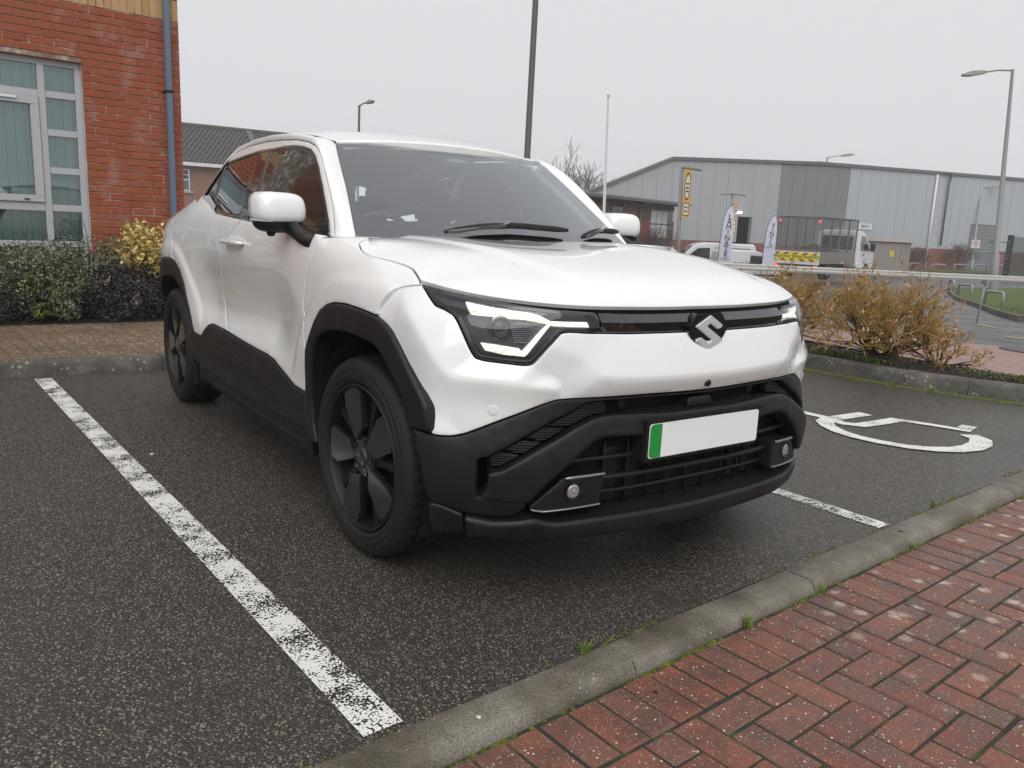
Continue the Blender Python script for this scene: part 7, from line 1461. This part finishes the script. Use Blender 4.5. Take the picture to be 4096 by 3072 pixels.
# ---- evergreen hedge by the office
def M_leaf(name, cols, rough=.5):
    m = NM(name, rough=rough, spec=.4); r = m.n('NewGeometry').outputs['Random Per Island']; c = m.ramp(r, cols); m.set(base=c); return m.m
L_GRN = M_leaf('hedge_leaf', [(0, (0.061, 0.068, 0.038)), (.4, (0.115, 0.135, 0.061)), (.75, (0.176, 0.196, 0.108)), (1, (.24, .25, .19))]); L_DRK = M_leaf('dark_leaf', [(0, (.016, .013, .013)), (.6, (.036, .030, .032)), (1, (.085, .07, .072))]); L_GLD = M_leaf('golden_leaf', [(0, (.20, .17, .03)), (.35, (.45, .34, .07)), (.7, (.62, .47, .15)), (1, (.74, .60, .32))]); L_YG = M_leaf('lime_leaf', [(0, (.07, .09, .02)), (.5, (.14, .17, .035)), (1, (.24, .26, .08))])
def leaf_bush(name, c, rad, n, size, mat, label, sd, floor=.10, clumps=26, core=None, twigs=8, twl=.18):
    rd = random.Random(sd); root = empty(name, (c[0], c[1], floor)); tag(root, label, 'bush'); lf = MB(); st = MB(); C0 = Vector((0, 0, c[2]-floor)); cl = []
    for k in range(clumps):
        d = Vector((rd.gauss(0, 1), rd.gauss(0, 1), rd.gauss(0, .8)+.15)).normalized(); f = rd.uniform(.55, .98); cl.append((C0+Vector((d.x*rad[0]*f, d.y*rad[1]*f, d.z*rad[2]*f)), rd.uniform(.13, .24)*min(rad[0], rad[1])*2))
    for k in range(n):
        cc, cr_ = cl[rd.randrange(clumps)]; d = Vector((rd.gauss(0, 1), rd.gauss(0, 1), rd.gauss(0, 1))).normalized(); p = cc+d*cr_*rd.uniform(.55, 1.)**.6
        if p.z < .02: p.z = rd.uniform(.02, .1)
        nrm = (d*.7+Vector((rd.gauss(0, .5), rd.gauss(0, .5), rd.gauss(0, .5)+.5))).normalized(); a = nrm.orthogonal().normalized(); a.rotate(Matrix.Rotation(rd.uniform(0, 6.28), 3, nrm)); b_ = nrm.cross(a); s_ = size*rd.uniform(.6, 1.2)
        lf.add([p-a*s_*.1, p+a*s_*.45+b_*s_*.30+nrm*s_*.05, p+a*s_, p+a*s_*.45-b_*s_*.30+nrm*s_*.05], [(0, 1, 2, 3)])
    lf.build('foliage', mat, root)
    for k in range(clumps): cc, cr_ = cl[k]; st.tube([(rd.gauss(0, .08), rd.gauss(0, .08), 0), cc*.5+Vector((rd.gauss(0, .05), rd.gauss(0, .05), 0)), cc], [.012, .008, .004], 4, False)
    for k in range(twigs): cc, cr_ = cl[rd.randrange(clumps)]; e = cc+Vector((rd.gauss(0, .08), rd.gauss(0, .08), cr_+twl*rd.random())); st.tube([cc, cc.lerp(e, .6)+Vector((rd.gauss(0, .02), rd.gauss(0, .02), 0)), e], [.004, .003, .0015], 3, False)
    st.build('stems', plain('hedge_stem', (.03, .022, .016), .9) if 'hedge_stem' not in bpy.data.materials else bpy.data.materials['hedge_stem'], root)
    return root
leaf_bush('hedge_bush', (-6.25, -1.95, .52), (.42, .52, .36), 7000, .030, L_GRN, 'green evergreen bush at the left edge under the window', 61, twigs=22)
leaf_bush('hedge_bush', (-6.15, -1.28, .45), (.42, .40, .36), 7500, .030, L_GRN, 'rounded green evergreen bush in the middle of the hedge', 62, twigs=14); leaf_bush('hedge_bush', (-6.45, -.85, .55), (.38, .40, .34), 5200, .030, L_GRN, 'green bush below the corner brickwork beside the golden bush', 63, twigs=30, twl=.22)
leaf_bush('lime_bush', (-5.98, -1.30, .34), (.22, .24, .20), 1500, .030, L_YG, 'lime-tipped low bush at the front of the hedge', 64, clumps=12, twigs=2)
leaf_bush('dark_bush', (-6.05, -.62, .36), (.34, .42, .28), 6500, .028, L_DRK, 'dark purple-leaved bush behind the rear wheel', 65, twigs=4); leaf_bush('dark_bush', (-6.12, -1.75, .24), (.32, .55, .18), 4200, .026, L_DRK, 'dark leafless undergrowth at the foot of the hedge', 66, twigs=2)
leaf_bush('dark_bush', (-6.0, .1, .40), (.36, .45, .30), 4500, .028, L_DRK, 'dark bush half hidden behind the car', 67, twigs=3)
leaf_bush('golden_bush', (-6.15, -.30, .78), (.30, .34, .26), 3600, .045, L_GLD, 'golden variegated bush beside the white car', 68, clumps=30, twigs=3)
# litter and weeds in the shrub bed
lt = MB()
for i in range(1500):
    x = random.uniform(-3.6, .6); t = random.random(); y0 = np.interp(x, [-4.3, -1.9, -.96, -.5, -.144, .32, .75], [4.48, 4.48, 4.52, 4.63, 4.78, 4.97, 5.2]); y = y0+.06+t*.42; c = Vector((x, y, .125+.035*math.sin(math.pi*t)+.008)); s_ = random.uniform(.006, .02); a = Vector((random.gauss(0, 1), random.gauss(0, 1), random.gauss(0, .4))).normalized(); b_ = a.cross(Vector((0, 0, 1))).normalized(); lt.add([c-a*s_, c+b_*s_*.6, c+a*s_, c-b_*s_*.6], [(0, 1, 2, 3)])
tag(lt.build('leaf_litter', M_leaf('litter', [(0, (.03, .02, .012)), (.6, (.10, .065, .04)), (1, (.26, .19, .12))])), 'brown leaf litter scattered over the shrub bed', 'leaf litter', kind='stuff')
wd = MB()
for i in range(2600):
    cx, cy = random.choice([(-2.4, 4.62), (-2.1, 4.6), (-1.75, 4.62), (-1.35, 4.62), (-.55, 4.86), (-.2, 4.92), (.1, 5.0)]); c = Vector((cx+random.gauss(0, .10), cy+random.gauss(0, .05), .13)); h = random.uniform(.01, .05); a = random.uniform(0, 6.28); wd.add([c, c+Vector((.006*math.cos(a), .006*math.sin(a), h*.5)), c+Vector((random.gauss(0, .015), random.gauss(0, .015), h)), c-Vector((.006*math.cos(a), .006*math.sin(a), -h*.5))], [(0, 1, 2, 3)])
tag(wd.build('weeds', M_leaf('weed', [(0, (.03, .045, .012)), (.6, (.07, .095, .02)), (1, (.15, .17, .04))])), 'low green weeds along the soil bed', 'weeds', kind='stuff')
for (x, y, lb) in ((-1.02, 4.36, 'small green weed at the foot of the side kerb, left one'), (-.72, 4.40, 'small green weed at the foot of the side kerb, right one')): tuft('grass_tuft', (x, y, 0), 60, .05, lb)
# ---- thin winter mist
hz = bpy.data.materials.new('mist'); hz.use_nodes = True; hz.node_tree.nodes.clear(); ho = hz.node_tree.nodes.new('ShaderNodeOutputMaterial'); hv = hz.node_tree.nodes.new('ShaderNodeVolumePrincipled')
hv.inputs['Color'].default_value = (.95, .96, .98, 1); hv.inputs['Density'].default_value = .0022; hv.inputs['Anisotropy'].default_value = .2; hz.node_tree.links.new(hv.outputs[0], ho.inputs['Volume'])
b = MB(); b.box((-110, -30, -2.2), (12, 112, 13)); hb = b.build('haze', hz); tag(hb, 'thin pale mist lying over the whole estate', 'haze', kind='stuff')
